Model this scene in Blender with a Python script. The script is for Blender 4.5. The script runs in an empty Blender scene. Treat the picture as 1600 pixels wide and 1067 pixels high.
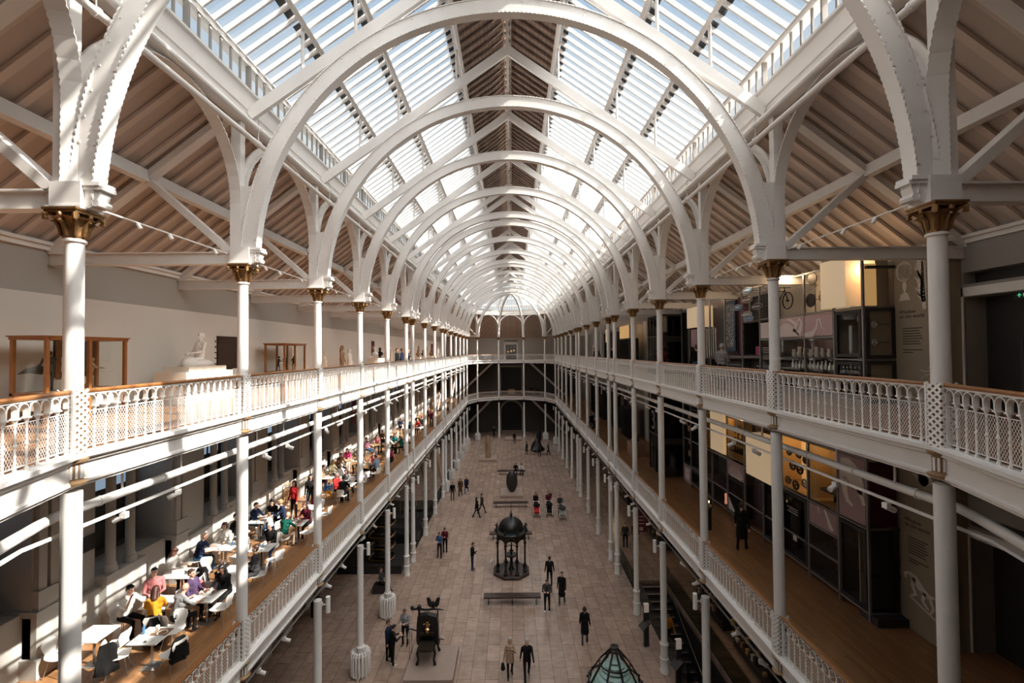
import bpy, bmesh, math, random
import numpy as np
from math import sin, cos, pi, radians, sqrt, atan2, ceil
from mathutils import Vector, Matrix
random.seed(7)
S = bpy.context.scene
COL = S.collection

# ------------------------------------------------------------------ camera, world, sun, exposure
CAMX, CAMZ, PITCH, YAW, ROLL = 0.062, 14.208, 0.0202, 0.0015, -0.0082
cd = bpy.data.cameras.new('camera'); cam = bpy.data.objects.new('camera', cd); COL.objects.link(cam)
cd.sensor_width = 36; cd.lens = 16; cd.clip_start = .05; cd.clip_end = 500
_f = Vector((sin(YAW)*cos(PITCH), cos(YAW)*cos(PITCH), sin(PITCH)))
_r0 = Vector((cos(YAW), -sin(YAW), 0)); _u0 = _r0.cross(_f)
_r = _r0*cos(ROLL)+_u0*sin(ROLL); _u = _u0*cos(ROLL)-_r0*sin(ROLL)
cam.matrix_world = Matrix(((_r.x, _u.x, -_f.x, CAMX), (_r.y, _u.y, -_f.y, 0), (_r.z, _u.z, -_f.z, CAMZ), (0, 0, 0, 1)))
S.camera = cam
S.view_settings.view_transform = 'Standard'; S.view_settings.look = 'None'
S.view_settings.gamma = 1; S.view_settings.use_curve_mapping = False
S.view_settings.exposure = EXPO = 0.12

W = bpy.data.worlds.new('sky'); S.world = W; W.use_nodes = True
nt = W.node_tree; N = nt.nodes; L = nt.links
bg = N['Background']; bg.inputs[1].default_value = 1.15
tc = N.new('ShaderNodeTexCoord'); mp = N.new('ShaderNodeMapping'); mp.inputs['Scale'].default_value = (1, 1, 2.2)
ns = N.new('ShaderNodeTexNoise'); ns.inputs['Scale'].default_value = 2.6; ns.inputs['Detail'].default_value = 7; ns.inputs['Roughness'].default_value = .6
cr = N.new('ShaderNodeValToRGB'); cr.color_ramp.elements[0].position = .49; cr.color_ramp.elements[1].position = .70
cr.color_ramp.elements[0].color = (.40, .62, .88, 1); cr.color_ramp.elements[1].color = (1.0, .985, .97, 1)
# added glow in the unseen sky behind-right of the camera, fills the hall
SUN_DIR = Vector((-1, .20, -.94)).normalized()          # the way the light travels
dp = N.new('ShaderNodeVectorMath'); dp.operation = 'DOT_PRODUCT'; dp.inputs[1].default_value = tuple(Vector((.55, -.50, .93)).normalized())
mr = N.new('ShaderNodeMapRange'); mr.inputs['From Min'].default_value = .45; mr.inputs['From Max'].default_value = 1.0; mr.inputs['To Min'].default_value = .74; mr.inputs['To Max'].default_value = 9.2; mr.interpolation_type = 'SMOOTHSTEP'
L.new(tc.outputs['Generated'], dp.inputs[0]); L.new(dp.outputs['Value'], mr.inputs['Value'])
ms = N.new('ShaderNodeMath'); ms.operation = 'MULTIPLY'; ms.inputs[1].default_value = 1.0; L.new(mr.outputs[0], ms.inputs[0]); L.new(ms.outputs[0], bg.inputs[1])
L.new(tc.outputs['Generated'], mp.inputs[0]); L.new(mp.outputs[0], ns.inputs['Vector']); L.new(ns.outputs['Fac'], cr.inputs[0])
# whiter towards the horizon, warmer in the added glow
sx = N.new('ShaderNodeSeparateXYZ'); L.new(tc.outputs['Generated'], sx.inputs[0])
m1 = N.new('ShaderNodeMapRange'); m1.inputs['From Min'].default_value = .66; m1.inputs['From Max'].default_value = .36; L.new(sx.outputs['Z'], m1.inputs['Value'])
x1 = N.new('ShaderNodeMix'); x1.data_type = 'RGBA'; x1.inputs[7].default_value = (1.08, 1.07, 1.06, 1); L.new(m1.outputs[0], x1.inputs[0]); L.new(cr.outputs[0], x1.inputs[6])
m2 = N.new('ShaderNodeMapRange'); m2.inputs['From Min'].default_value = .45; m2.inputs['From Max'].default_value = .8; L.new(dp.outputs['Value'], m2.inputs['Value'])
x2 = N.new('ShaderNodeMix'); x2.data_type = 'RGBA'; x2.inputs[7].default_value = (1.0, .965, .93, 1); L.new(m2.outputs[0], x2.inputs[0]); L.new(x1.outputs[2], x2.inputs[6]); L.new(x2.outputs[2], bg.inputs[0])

sd = bpy.data.lights.new('sun', 'SUN'); sd.energy = 14.5; sd.angle = radians(.6); sd.color = (1, .91, .81)
sun = bpy.data.objects.new('sun', sd); COL.objects.link(sun)
sun.rotation_euler = SUN_DIR.to_track_quat('-Z', 'Y').to_euler()
S.cycles.use_denoising = True
S.cycles.max_bounces = 8; S.cycles.diffuse_bounces = 5; S.cycles.transparent_max_bounces = 24
S.cycles.caustics_reflective = False; S.cycles.caustics_refractive = False
S.cycles.sample_clamp_indirect = 6

# ------------------------------------------------------------------ materials
def mat(name, col, rough=.55, metal=0., noise=0., nscale=8., bump=0., emit=None, estr=0., spec=None, col2=None):
    m = bpy.data.materials.new(name); m.use_nodes = True
    n = m.node_tree.nodes; l = m.node_tree.links; b = n['Principled BSDF']
    b.inputs['Base Color'].default_value = (*col, 1); b.inputs['Roughness'].default_value = rough; b.inputs['Metallic'].default_value = metal
    if spec is not None: b.inputs['Specular IOR Level'].default_value = spec
    if noise or bump:
        t = n.new('ShaderNodeTexCoord'); q = n.new('ShaderNodeTexNoise'); q.inputs['Scale'].default_value = nscale; q.inputs['Detail'].default_value = 5
        l.new(t.outputs['Object'], q.inputs['Vector'])
        if noise:
            mx = n.new('ShaderNodeMix'); mx.data_type = 'RGBA'
            c2 = col2 or tuple(c*(1-noise) for c in col)
            mx.inputs[6].default_value = (*col, 1); mx.inputs[7].default_value = (*c2, 1)
            l.new(q.outputs['Fac'], mx.inputs[0]); l.new(mx.outputs[2], b.inputs['Base Color'])
        if bump:
            bp = n.new('ShaderNodeBump'); bp.inputs['Strength'].default_value = bump; bp.inputs['Distance'].default_value = .02
            l.new(q.outputs['Fac'], bp.inputs['Height']); l.new(bp.outputs[0], b.inputs['Normal'])
    if emit:
        b.inputs['Emission Color'].default_value = (*emit, 1); b.inputs['Emission Strength'].default_value = estr
    return m

def plank_mat(name, c1, c2, w, length, rough=.35, along='Y', gap=(.1, .06, .04), bumpy=.0, streak=.0, mortar=.004, vary=4.0, spec=None):
    """rows of boards or slabs running along Y, w wide, length long, world-scale object coordinates"""
    m = bpy.data.materials.new(name); m.use_nodes = True
    n = m.node_tree.nodes; l = m.node_tree.links; b = n['Principled BSDF']; b.inputs['Roughness'].default_value = rough
    if spec is not None: b.inputs['Specular IOR Level'].default_value = spec
    t = n.new('ShaderNodeTexCoord'); mp = n.new('ShaderNodeMapping'); br = n.new('ShaderNodeTexBrick')
    if along == 'Y': mp.inputs['Rotation'].default_value = (0, 0, pi/2)
    l.new(t.outputs['Object'], mp.inputs[0]); l.new(mp.outputs[0], br.inputs['Vector'])
    br.inputs['Scale'].default_value = 1; br.inputs['Brick Width'].default_value = length; br.inputs['Row Height'].default_value = w
    br.inputs['Mortar Size'].default_value = mortar; br.inputs['Color1'].default_value = (*c1, 1); br.inputs['Color2'].default_value = (*c2, 1)
    br.inputs['Mortar'].default_value = (*gap, 1); br.offset = .37; br.inputs['Bias'].default_value = 0
    q = n.new('ShaderNodeTexNoise'); q.inputs['Scale'].default_value = vary; q.inputs['Detail'].default_value = 8; q.inputs['Roughness'].default_value = .7
    mp2 = n.new('ShaderNodeMapping')
    if streak: mp2.inputs['Scale'].default_value = (6, .5, 1)
    l.new(t.outputs['Object'], mp2.inputs[0]); l.new(mp2.outputs[0], q.inputs['Vector'])
    cr = n.new('ShaderNodeValToRGB'); cr.color_ramp.elements[0].position = .3; cr.color_ramp.elements[1].position = .7
    cr.color_ramp.elements[0].color = (.72, .66, .62, 1); cr.color_ramp.elements[1].color = (1.12, 1.12, 1.12, 1)
    mx = n.new('ShaderNodeMix'); mx.data_type = 'RGBA'; mx.blend_type = 'MULTIPLY'; mx.inputs[0].default_value = 1
    l.new(q.outputs['Fac'], cr.inputs[0]); l.new(br.outputs['Color'], mx.inputs[6]); l.new(cr.outputs[0], mx.inputs[7]); l.new(mx.outputs[2], b.inputs['Base Color'])
    return m

def glass_mat(name, tint=(.9, .95, .96), gloss=.07, rough=.02):
    m = bpy.data.materials.new(name); m.use_nodes = True
    n = m.node_tree.nodes; l = m.node_tree.links
    for x in list(n): n.remove(x)
    o = n.new('ShaderNodeOutputMaterial'); t = n.new('ShaderNodeBsdfTransparent'); g = n.new('ShaderNodeBsdfGlossy'); mx = n.new('ShaderNodeMixShader')
    t.inputs[0].default_value = (*tint, 1); g.inputs['Roughness'].default_value = rough; mx.inputs[0].default_value = gloss
    l.new(t.outputs[0], mx.inputs[1]); l.new(g.outputs[0], mx.inputs[2]); l.new(mx.outputs[0], o.inputs[0])
    return m

M = {}
M['iron'] = mat('white painted iron', (.77, .735, .70), .42, noise=.10, nscale=3)
M['ironb'] = mat('white painted ironwork', (.81, .775, .74), .4)
M['gold'] = mat('gilded iron', (.38, .21, .085), .42, .7, noise=.6, nscale=30, bump=.3)
M['goldp'] = mat('gilt paint', (.36, .22, .11), .5, .3, noise=.3, nscale=20)
M['rail'] = mat('varnished handrail wood', (.36, .145, .045), .32, noise=.5, nscale=9)
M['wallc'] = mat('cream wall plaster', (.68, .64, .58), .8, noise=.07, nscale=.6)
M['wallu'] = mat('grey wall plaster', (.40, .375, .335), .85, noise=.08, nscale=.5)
M['wallg'] = mat('stone grey wall plaster', (.52, .50, .465), .8, noise=.1, nscale=.8)
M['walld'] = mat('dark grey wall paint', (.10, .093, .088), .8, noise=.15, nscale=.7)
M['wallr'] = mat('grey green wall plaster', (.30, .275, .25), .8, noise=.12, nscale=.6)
M['blackish'] = mat('near black paint', (.02, .018, .017), .6)
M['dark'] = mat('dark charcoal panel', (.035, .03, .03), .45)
M['board'] = mat('painted ceiling boards', (.54, .445, .38), .75, noise=.12, nscale=1.2)
M['ridge'] = plank_mat('ridge boards', (.36, .27, .22), (.31, .235, .19), .14, 3., .8, along='Y', gap=(.08, .05, .04))
M['soffit'] = mat('gallery soffit paint', (.36, .335, .31), .7)
M['stone'] = plank_mat('pale limestone slabs', (.43, .31, .248), (.325, .232, .183), .6, 1.15, .24, gap=(.13, .095, .075), mortar=.010, vary=2.4, spec=.45)
M['oak'] = plank_mat('oak strip floor', (.36, .185, .08), (.27, .135, .058), .11, 1.9, .33, gap=(.12, .05, .02), streak=1, mortar=.003, vary=3)
M['glass'] = glass_mat('roof glass', (.90, .95, .97), .06)
M['cglass'] = glass_mat('case glass', (.93, .95, .94), .05)
M['dglass'] = glass_mat('grey balustrade glass', (.50, .54, .54), .10)
M['gasket'] = mat('black roof gasket', (.015, .015, .018), .7)
M['white'] = mat('white laminate', (.86, .84, .80), .35)
M['shell'] = mat('white chair plastic', (.80, .775, .74), .35)
M['steel'] = mat('brushed steel', (.50, .49, .48), .3, .85)
M['alu'] = mat('grey aluminium frame', (.24, .225, .22), .45, .4)
M['black'] = mat('black cast iron', (.012, .012, .012), .38, .3)
M['bronze'] = mat('dark bronze', (.05, .038, .026), .42, .5, noise=.5, nscale=20)
M['brass'] = mat('polished brass', (.46, .31, .17), .22, 1.)
M['marble'] = mat('white marble', (.88, .84, .78), .45)
M['plinth'] = mat('cream plinth paint', (.78, .70, .60), .6)
M['plinthstone'] = mat('limestone plinth', (.36, .265, .215), .55, noise=.2, nscale=3)
M['caramel'] = mat('showcase mahogany', (.38, .15, .04), .35, noise=.4, nscale=6)
M['maroon'] = mat('maroon panel', (.11, .012, .035), .6)
M['mauve'] = mat('mauve panel', (.34, .215, .225), .6)
M['lilac'] = mat('pale lilac print', (.66, .57, .54), .6)
M['khaki'] = mat('khaki wall panel', (.30, .25, .18), .7)
M['amber'] = mat('lit amber panel', (.75, .48, .2), .6, emit=(1., .58, .22), estr=.30)
M['amberd'] = mat('ochre back panel', (.50, .33, .14), .7)
M['lightbox'] = mat('lit cream box', (.8, .68, .5), .6, emit=(1., .72, .42), estr=.22)
M['lamp'] = mat('warm lamp', (1, .8, .5), .5, emit=(1, .62, .22), estr=6)
M['tan'] = mat('carved tan wood', (.42, .26, .14), .6, noise=.4, nscale=10)
M['screen'] = mat('white backlit face', (.5, .42, .38), .5, emit=(1, .8, .7), estr=.12)
M['blue'] = mat('blue enamel', (.05, .14, .27), .4)
M['teal'] = mat('teal print', (.02, .12, .14), .5)
M['pale'] = mat('pale stone print', (.62, .55, .48), .7)
M['ink'] = mat('dark brown print', (.04, .025, .02), .7)
M['straw'] = mat('natural birch', (.62, .40, .20), .5)
M['win'] = mat('daylit window', (.2, .3, .4), .3, emit=(.55, .75, 1.), estr=.35)
M['exit'] = mat('exit sign', (.02, .3, .12), .5, emit=(.1, .8, .35), estr=.5)

# ------------------------------------------------------------------ mesh building
class MB:
    def __init__(s): s.v = []; s.f = []; s.m = []; s.cur = 0
    def add(s, vs, fs):
        o = len(s.v); s.v.extend([tuple(p) for p in vs]); s.f.extend([tuple(i+o for i in f) for f in fs]); s.m.extend([s.cur]*len(fs)); return s
    def box(s, c, d, rz=0., rot=None):
        hx, hy, hz = d[0]/2, d[1]/2, d[2]/2
        R = rot if rot is not None else Matrix.Rotation(rz, 3, 'Z'); c = Vector(c)
        vs = [c+R@Vector((x*hx, y*hy, z*hz)) for z in (-1, 1) for x, y in ((-1, -1), (1, -1), (1, 1), (-1, 1))]
        return s.add(vs, [(3, 2, 1, 0), (4, 5, 6, 7), (0, 1, 5, 4), (1, 2, 6, 5), (2, 3, 7, 6), (3, 0, 4, 7)])
    def bx(s, x0, x1, y0, y1, z0, z1): return s.box(((x0+x1)/2, (y0+y1)/2, (z0+z1)/2), (abs(x1-x0), abs(y1-y0), abs(z1-z0)))
    def beam(s, p, q, w, h, up=(0, 0, 1)):
        p, q = Vector(p), Vector(q); d = q-p; n = d.length
        if n < 1e-6: return s
        z = d/n; u = Vector(up); x = u.cross(z)
        if x.length < 1e-4: x = Vector((1, 0, 0)).cross(z)
        x.normalize(); y = z.cross(x)
        return s.box((p+q)/2, (w, h, n), rot=Matrix((x, y, z)).transposed())
    def tube(s, p, q, r, r2=None, n=8, cap=True):
        p, q = Vector(p), Vector(q); r2 = r if r2 is None else r2; z = (q-p).normalized()
        x = (Vector((0, 0, 1)) if abs(z.z) < .9 else Vector((1, 0, 0))).cross(z).normalized(); y = z.cross(x)
        vs = []
        for c, rr in ((p, r), (q, r2)):
            for i in range(n): a = 2*pi*i/n; vs.append(c+x*rr*cos(a)+y*rr*sin(a))
        fs = [(i, (i+1) % n, n+(i+1) % n, n+i) for i in range(n)]
        if cap: fs += [tuple(range(n-1, -1, -1)), tuple(range(n, 2*n))]
        return s.add(vs, fs)
    def path(s, pts, r, n=8, closed=False):
        pts = [Vector(p) for p in pts]; k = len(pts); rs = r if isinstance(r, (list, tuple)) else [r]*k; vs = []; px = None
        for i, p in enumerate(pts):
            a = pts[(i-1) % k] if (closed or i > 0) else p; b = pts[(i+1) % k] if (closed or i < k-1) else p
            t = (b-a).normalized()
            if px is None: px = (Vector((0, 0, 1)) if abs(t.z) < .9 else Vector((1, 0, 0))).cross(t).normalized()
            x = (px-t*px.dot(t)); x.normalize(); px = x; y = t.cross(x)
            for j in range(n): a_ = 2*pi*j/n; vs.append(p+x*rs[i]*cos(a_)+y*rs[i]*sin(a_))
        fs = []
        for i in range(k if closed else k-1):
            i2 = (i+1) % k
            for j in range(n): fs.append((i*n+j, i*n+(j+1) % n, i2*n+(j+1) % n, i2*n+j))
        if not closed: fs += [tuple(range(n-1, -1, -1)), tuple((k-1)*n+j for j in range(n))]
        return s.add(vs, fs)
    def lathe(s, prof, c=(0, 0, 0), n=16, sx=1., sy=1., ph=0., mod=None):
        vs = []; c = Vector(c)
        for k, (r, z) in enumerate(prof):
            for i in range(n):
                a = 2*pi*i/n+ph; rr = r*(mod(a, k) if mod else 1); vs.append(c+Vector((rr*cos(a)*sx, rr*sin(a)*sy, z)))
        fs = [(k*n+i, k*n+(i+1) % n, (k+1)*n+(i+1) % n, (k+1)*n+i) for k in range(len(prof)-1) for i in range(n)]
        fs += [tuple(range(n-1, -1, -1)), tuple((len(prof)-1)*n+i for i in range(n))]
        return s.add(vs, fs)
    def ball(s, c, r, n=10, m=7):
        r = (r, r, r) if not isinstance(r, (tuple, list)) else r; c = Vector(c)
        prof = [(sin(pi*k/m), -cos(pi*k/m)) for k in range(m+1)]
        vs = []
        for a_, z in prof:
            for i in range(n): a = 2*pi*i/n; vs.append(c+Vector((r[0]*a_*cos(a), r[1]*a_*sin(a), r[2]*z)))
        return s.add(vs, [(k*n+i, k*n+(i+1) % n, (k+1)*n+(i+1) % n, (k+1)*n+i) for k in range(m) for i in range(n)])
    def prism(s, poly, o, u, v, t):
        """polygon (a,b) in the plane o + a*u + b*v, extruded both ways by t/2 along u x v"""
        o, u, v = Vector(o), Vector(u), Vector(v); w = u.cross(v).normalized()*(t/2); n = len(poly)
        vs = [o+u*a+v*b-w for a, b in poly]+[o+u*a+v*b+w for a, b in poly]
        return s.add(vs, [tuple(range(n-1, -1, -1)), tuple(range(n, 2*n))]+[(i, (i+1) % n, n+(i+1) % n, n+i) for i in range(n)])
    def strip(s, A, B, t, w):
        """solid ribbon between two equal point lists in one plane; w = direction of the thickness t"""
        w = Vector(w).normalized()*(t/2); n = len(A); vs = []
        for a, b in zip(A, B): a, b = Vector(a), Vector(b); vs += [a-w, b-w, b+w, a+w]
        fs = []
        for i in range(n-1):
            for j in range(4): fs.append((i*4+j, i*4+(j+1) % 4, (i+1)*4+(j+1) % 4, (i+1)*4+j))
        fs += [(3, 2, 1, 0), tuple((n-1)*4+j for j in range(4))]
        return s.add(vs, fs)
    def mesh(s, name, mats, smooth=False):
        me = bpy.data.meshes.new(name); me.from_pydata(s.v, [], s.f)
        for m in (mats if isinstance(mats, (list, tuple)) else [mats]): me.materials.append(m if not isinstance(m, str) else M[m])
        if any(s.m): me.polygons.foreach_set('material_index', s.m)
        if smooth: me.polygons.foreach_set('use_smooth', [True]*len(me.polygons))
        me.validate(); me.update()
        if smooth:
            try: me.set_sharp_from_angle(angle=radians(40))
            except Exception: pass
        return me
    def build(s, name, mats, parent=None, smooth=False, loc=None):
        return put(name, s.mesh(name, mats, smooth), parent, loc)

def put(name, me, parent=None, loc=None):
    o = bpy.data.objects.new(name, me); COL.objects.link(o)
    if parent: o.parent = parent
    if loc is not None: o.location = loc
    return o
def tag(o, label=None, cat=None, group=None, kind=None):
    if label: o['label'] = label
    if cat: o['category'] = cat
    if group: o['group'] = group
    if kind: o['kind'] = kind
    return o
def struct(name, mb, m, label=None, smooth=False):
    o = mb.build(name, m, None, smooth); o['kind'] = 'structure'
    if label: o['label'] = label
    o['category'] = name.split('_')[0]
    return o
def thing(name, label, cat, loc=(0, 0, 0), rz=0., group=None):
    o = bpy.data.objects.new(name, None); COL.objects.link(o); o.location = loc; o.rotation_euler = (0, 0, rz); o.empty_display_size = .2
    return tag(o, label, cat, group)
KIDS = {}
def kids(o): return o.children
def dup(root, loc, rz=0., label=None, group=None, sc=None):
    r = root.copy(); COL.objects.link(r); r.location = loc; r.rotation_euler = (0, 0, rz)
    if sc: r.scale = sc
    if label: r['label'] = label
    if group: r['group'] = group
    for ch in root.children:
        c = ch.copy(); COL.objects.link(c); c.parent = r
        for g in ch.children:
            d = g.copy(); COL.objects.link(d); d.parent = c
    return r
def single(name, me, label, cat, loc=(0, 0, 0), rz=0., group=None, sc=None):
    o = put(name, me, None, loc); o.rotation_euler = (0, 0, rz)
    if sc: o.scale = sc
    return tag(o, label, cat, group)
ORD = ['first', 'second', 'third', 'fourth', 'fifth', 'sixth', 'seventh', 'eighth', 'ninth', 'tenth', 'eleventh', 'twelfth', 'thirteenth', 'fourteenth', 'fifteenth', 'sixteenth', 'seventeenth', 'eighteenth', 'nineteenth', 'twentieth']

# ------------------------------------------------------------------ main dimensions
XN = 6.7                       # arcade line
IDX = [1.587, 2.587, 3.587, 4.587, 5.587, 6.587, 7.01, 8.01, 9.03, 10.03, 10.45, 11.45, 12.47, 13.48, 14.5, 15.55]
YS = [i*4.434 for i in IDX]
YN, YF = YS[0], YS[-1]
Z0, Z1, Z2 = 0., 6.60, 12.65    # floors
ZCAP = 16.42                    # top of the capitals
XW = 11.5                       # outer wall
YE = 80.3                       # far end wall
YB = -4.4                       # wall behind the camera
def apse(cy, sg, x=XN): return [(x*cos(pi*k/5), cy+sg*x*sin(pi*k/5)) for k in range(6)]    # from +x round to -x
AF = apse(YF, 1); AN = apse(YN, -1)
LOOP = [(XN, YN), (XN, YF)]+AF[1:5]+[(-XN, YF), (-XN, YN)]+AN[4:0:-1]                      # counter-clockwise seen from above
def offset_loop(pts, d):
    """move a closed counter-clockwise loop outward by d"""
    n = len(pts); out = []
    for i in range(n):
        p0, p, p1 = Vector(pts[i-1]), Vector(pts[i]), Vector(pts[(i+1) % n])
        a = (p-p0).normalized(); b = (p1-p).normalized(); na = Vector((a.y, -a.x)); nb = Vector((b.y, -b.x))
        m = (na+nb).normalized(); out.append(tuple(p+m*(d/max(.3, m.dot(na)))))
    return out
def sweep(mb, prof):
    """closed sweep round the arcade line of a closed profile [(outward offset, z)]"""
    rings = [offset_loop(LOOP, d) for d, z in prof]; n = len(LOOP); k = len(prof); vs = []
    for j in range(n):
        for r, (d, z) in zip(rings, prof): vs.append((r[j][0], r[j][1], z))
    fs = []
    for j in range(n):
        j2 = (j+1) % n
        for i in range(k): fs.append((j*k+i, j*k+(i+1) % k, j2*k+(i+1) % k, j2*k+i))
    return mb.add(vs, fs)
# ================================================================== the setting
XO = 12.7
def ring_faces():
    a = AF; b = AN
    P = [[(XN, YN), (XO, YN), (XO, YF), (XN, YF)], [(-XO, YN), (-XN, YN), (-XN, YF), (-XO, YF)]]
    for q, ye, s in ((a, YE, 1), (b, YB, -1)):
        yc = YF if s == 1 else YN
        P += [[q[0], (XO, yc), (XO, ye), q[1]], [q[1], (XO, ye), q[2]], [q[2], (XO, ye), (-XO, ye), q[3]], [q[3], (-XO, ye), q[4]], [q[4], (-XO, ye), (-XO, yc), q[5]]]
    return P
def ring_slab(z0, z1):
    mb = MB()
    for p in ring_faces():
        for z in (z0, z1): mb.add([(x, y, z) for x, y in p], [tuple(range(len(p)))])
    return mb
# ground floor, with the stair well on the right left open
WX0, WX1, WY0, WY1 = 7.35, 9.3, 15.0, 28.3
fl = MB()
fl.bx(-XO, WX0, YB, YE+1.4, -.3, 0); fl.bx(WX1, XO, YB, YE, -.3, 0); fl.bx(WX0, WX1, YB, WY0, -.3, 0); fl.bx(WX0, WX1, WY1, YE, -.3, 0)
struct('floor', fl, 'stone')
struct('floor', MB().bx(WX0-1, WX1+3, WY0-3, WY1+1, -4.6, -4.4), 'dark')
wl = MB(); wl.bx(WX0-.1, WX0, WY0, WY1, -4.4, -.3); wl.bx(WX1, WX1+.1, WY0, WY1, -4.4, -.3); wl.bx(WX0, WX1, WY1, WY1+.1, -4.4, -.3); wl.bx(WX0, WX1, WY0-.1, WY0, -4.4, -.3)
struct('wall_stairwell', wl, 'dark')
for z in (Z1, Z2):
    struct('floor', ring_slab(z-.02, z), 'oak')
    struct('ceiling', ring_slab(z-.32, z-.04), 'soffit')
    # cross joists under the gallery
    j = MB()
    for y in YS:
        for s in (-1, 1): j.bx(s*6.85, s*11.3, y-.09, y+.09, z-.55, z-.32)
    struct('trim_joists', j, 'soffit')
# gallery fascias
for z, nm in ((Z1, 'trim_1'), (Z2, 'trim_2')):
    m = MB(); sweep(m, [(-.02, z-.50), (-.02, z-.47), (-.07, z-.44), (-.07, z-.40), (-.03, z-.38), (-.03, z-.14), (-.09, z-.11), (-.09, z-.07), (-.17, z-.03), (-.17, z+.03), (.10, z+.03), (.10, z-.50)])
    struct(nm, m, 'iron')

# --- side walls
def wall_box(name, x0, x1, y0, y1, z0, z1, m, label=None): return struct(name, MB().bx(x0, x1, y0, y1, z0, z1), m, label)
wall_box('wall_left', -XO, -XW, YB, YE, Z2, 15.72, 'wallc', 'cream plaster wall of the upper left gallery')
wall_box('wall_left', -XO, -XW-.04, YB, YE, 15.72, 17.3, 'wallu')  # darker upper zone: shading difference put into the wall colour
struct('trim_3', MB().bx(-XW-.04, -XW+.14, YB, YE, 16.92, 17.0).bx(-XW-.04, -XW+.06, YB, YE, 16.8, 16.92), 'iron')
struct('trim_4', MB().bx(XW-.14, XW+.04, YB, YE, 16.92, 17.0).bx(XW-.06, XW+.04, YB, YE, 16.8, 16.92), 'iron')
wall_box('wall_left', -XO, -11.9, YB, YE, 0, Z1-.3, 'wallg')
# right walls, with the doorways near the camera
def right_wall(z0, z1, m, dz0, dz1, dy0=7.2, dy1=11.45):
    w = MB(); w.bx(XW, XO, dy1, YE, z0, z1); w.bx(XW, XO, YB, dy0, z0, z1); w.bx(XW, XO, dy0, dy1, dz1+.62, z1); w.bx(XW, XO, dy0, dy1, dz1, dz1+.32)
    w.bx(XW+.6, XO, dy0, dy1, dz1+.32, dz1+.62)
    struct('wall_right', w, m)
    d = MB(); d.bx(XW+.55, XW+.6, dy0, dy1, dz0, dz1); struct('door_1', d, 'blackish')
    d = MB(); d.bx(XW+.3, XW+.59, dy0, dy1, dz1+.33, dz1+.61); struct('trim_5', d, 'blackish')
    f = MB(); f.bx(XW-.03, XW+.02, dy1, dy1+.22, dz0, dz1+.24); f.bx(XW-.03, XW+.02, dy0-.22, dy1+.22, dz1+.02, dz1+.24); struct('trim_6', f, 'iron')
    g = MB(); g.bx(XW+.50, XW+.53, 10.6, 10.66, dz0+.4, dz1-1.1); g.bx(XW+.50, XW+.53, 10.2, 10.26, dz0+.4, dz1-1.1)
    struct('door_2', g, 'dark')
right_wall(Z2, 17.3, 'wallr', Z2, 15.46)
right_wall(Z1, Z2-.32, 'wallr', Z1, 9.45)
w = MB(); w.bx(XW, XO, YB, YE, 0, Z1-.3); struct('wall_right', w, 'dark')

# --- cafe wall (left, first gallery): pilasters, dado, recessed windows
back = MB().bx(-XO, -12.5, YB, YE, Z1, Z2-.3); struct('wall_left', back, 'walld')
seg = MB(); dado = MB(); opens = []
ylist = [2.6]+YS[:6]+YS[7:10]+YS[11:]
for i, y in enumerate(ylist):
    y2 = ylist[i+1] if i+1 < len(ylist) else YE
    ya, yb, yc = y-.62, y-.02, y+1.15
    # pilaster: square shafts with base blocks and caps
    seg.bx(-12.5, -11.30, ya, yb, Z1, Z2-.3)
    for yy in (ya+.16, yb-.16):
        seg.bx(-11.4, -11.18, yy-.10, yy+.10, 8.6, 11.75)
        seg.bx(-11.4, -11.14, yy-.14, yy+.14, 8.15, 8.6); seg.bx(-11.4, -11.14, yy-.14, yy+.14, 11.75, 12.0)
    seg.bx(-12.5, -11.10, ya-.05, yb+.05, 8.02, 8.15); seg.bx(-12.5, -11.16, ya, yb, Z1, 8.02); seg.bx(-12.5, -11.08, ya-.07, yb+.07, Z1, 7.05)
    seg.bx(-12.5, -11.1, ya-.05, yb+.05, 12.0, 12.33)
    # plain wall panel with dado
    seg.bx(-12.5, -11.42, yb, yc, Z1, Z2-.3)
    seg.bx(-11.5, -11.22, yb, yc+.02, 7.72, 7.84); seg.bx(-11.5, -11.30, yb, yc, Z1, 7.72); seg.bx(-11.5, -11.22, yb, yc+.02, Z1, 7.05)
    # low wall carrying the pair of columns
    seg.bx(-12.5, -11.08, yc, yc+1.35, Z1, 8.1)
    if y2 < YE: seg.bx(-12.5, -11.5, yc+1.35, y2-.6, Z1, 8.1)
    seg.bx(-12.5, -11.3, yc, y2-.6, 11.7, Z2-.3)
    opens.append((yc, y2-.6))
struct('wall_left', seg, 'wallg', 'pale stone cafe wall with pilasters and a dado')
for i, (a, b) in enumerate(opens):
    if b > 62: continue
    wn = MB(); wn.bx(-12.48, -12.44, a+.1, b-.1, 8.3, 11.6)
    o = struct('window_%d' % (i+1), wn, 'blackish')
    q = MB()
    for k in range(3):
        y = a+.25+k*(b-a-.5)/3; q.bx(-12.43, -12.42, y+.05, y+(b-a-.5)/3-.08, 10.1, 11.5)
    q.build('pane', 'win', o); 
    q = MB(); q.bx(-12.43, -12.42, a+.3, a+.9, 8.7, 9.6); q.build('pane', 'win', o)
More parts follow.
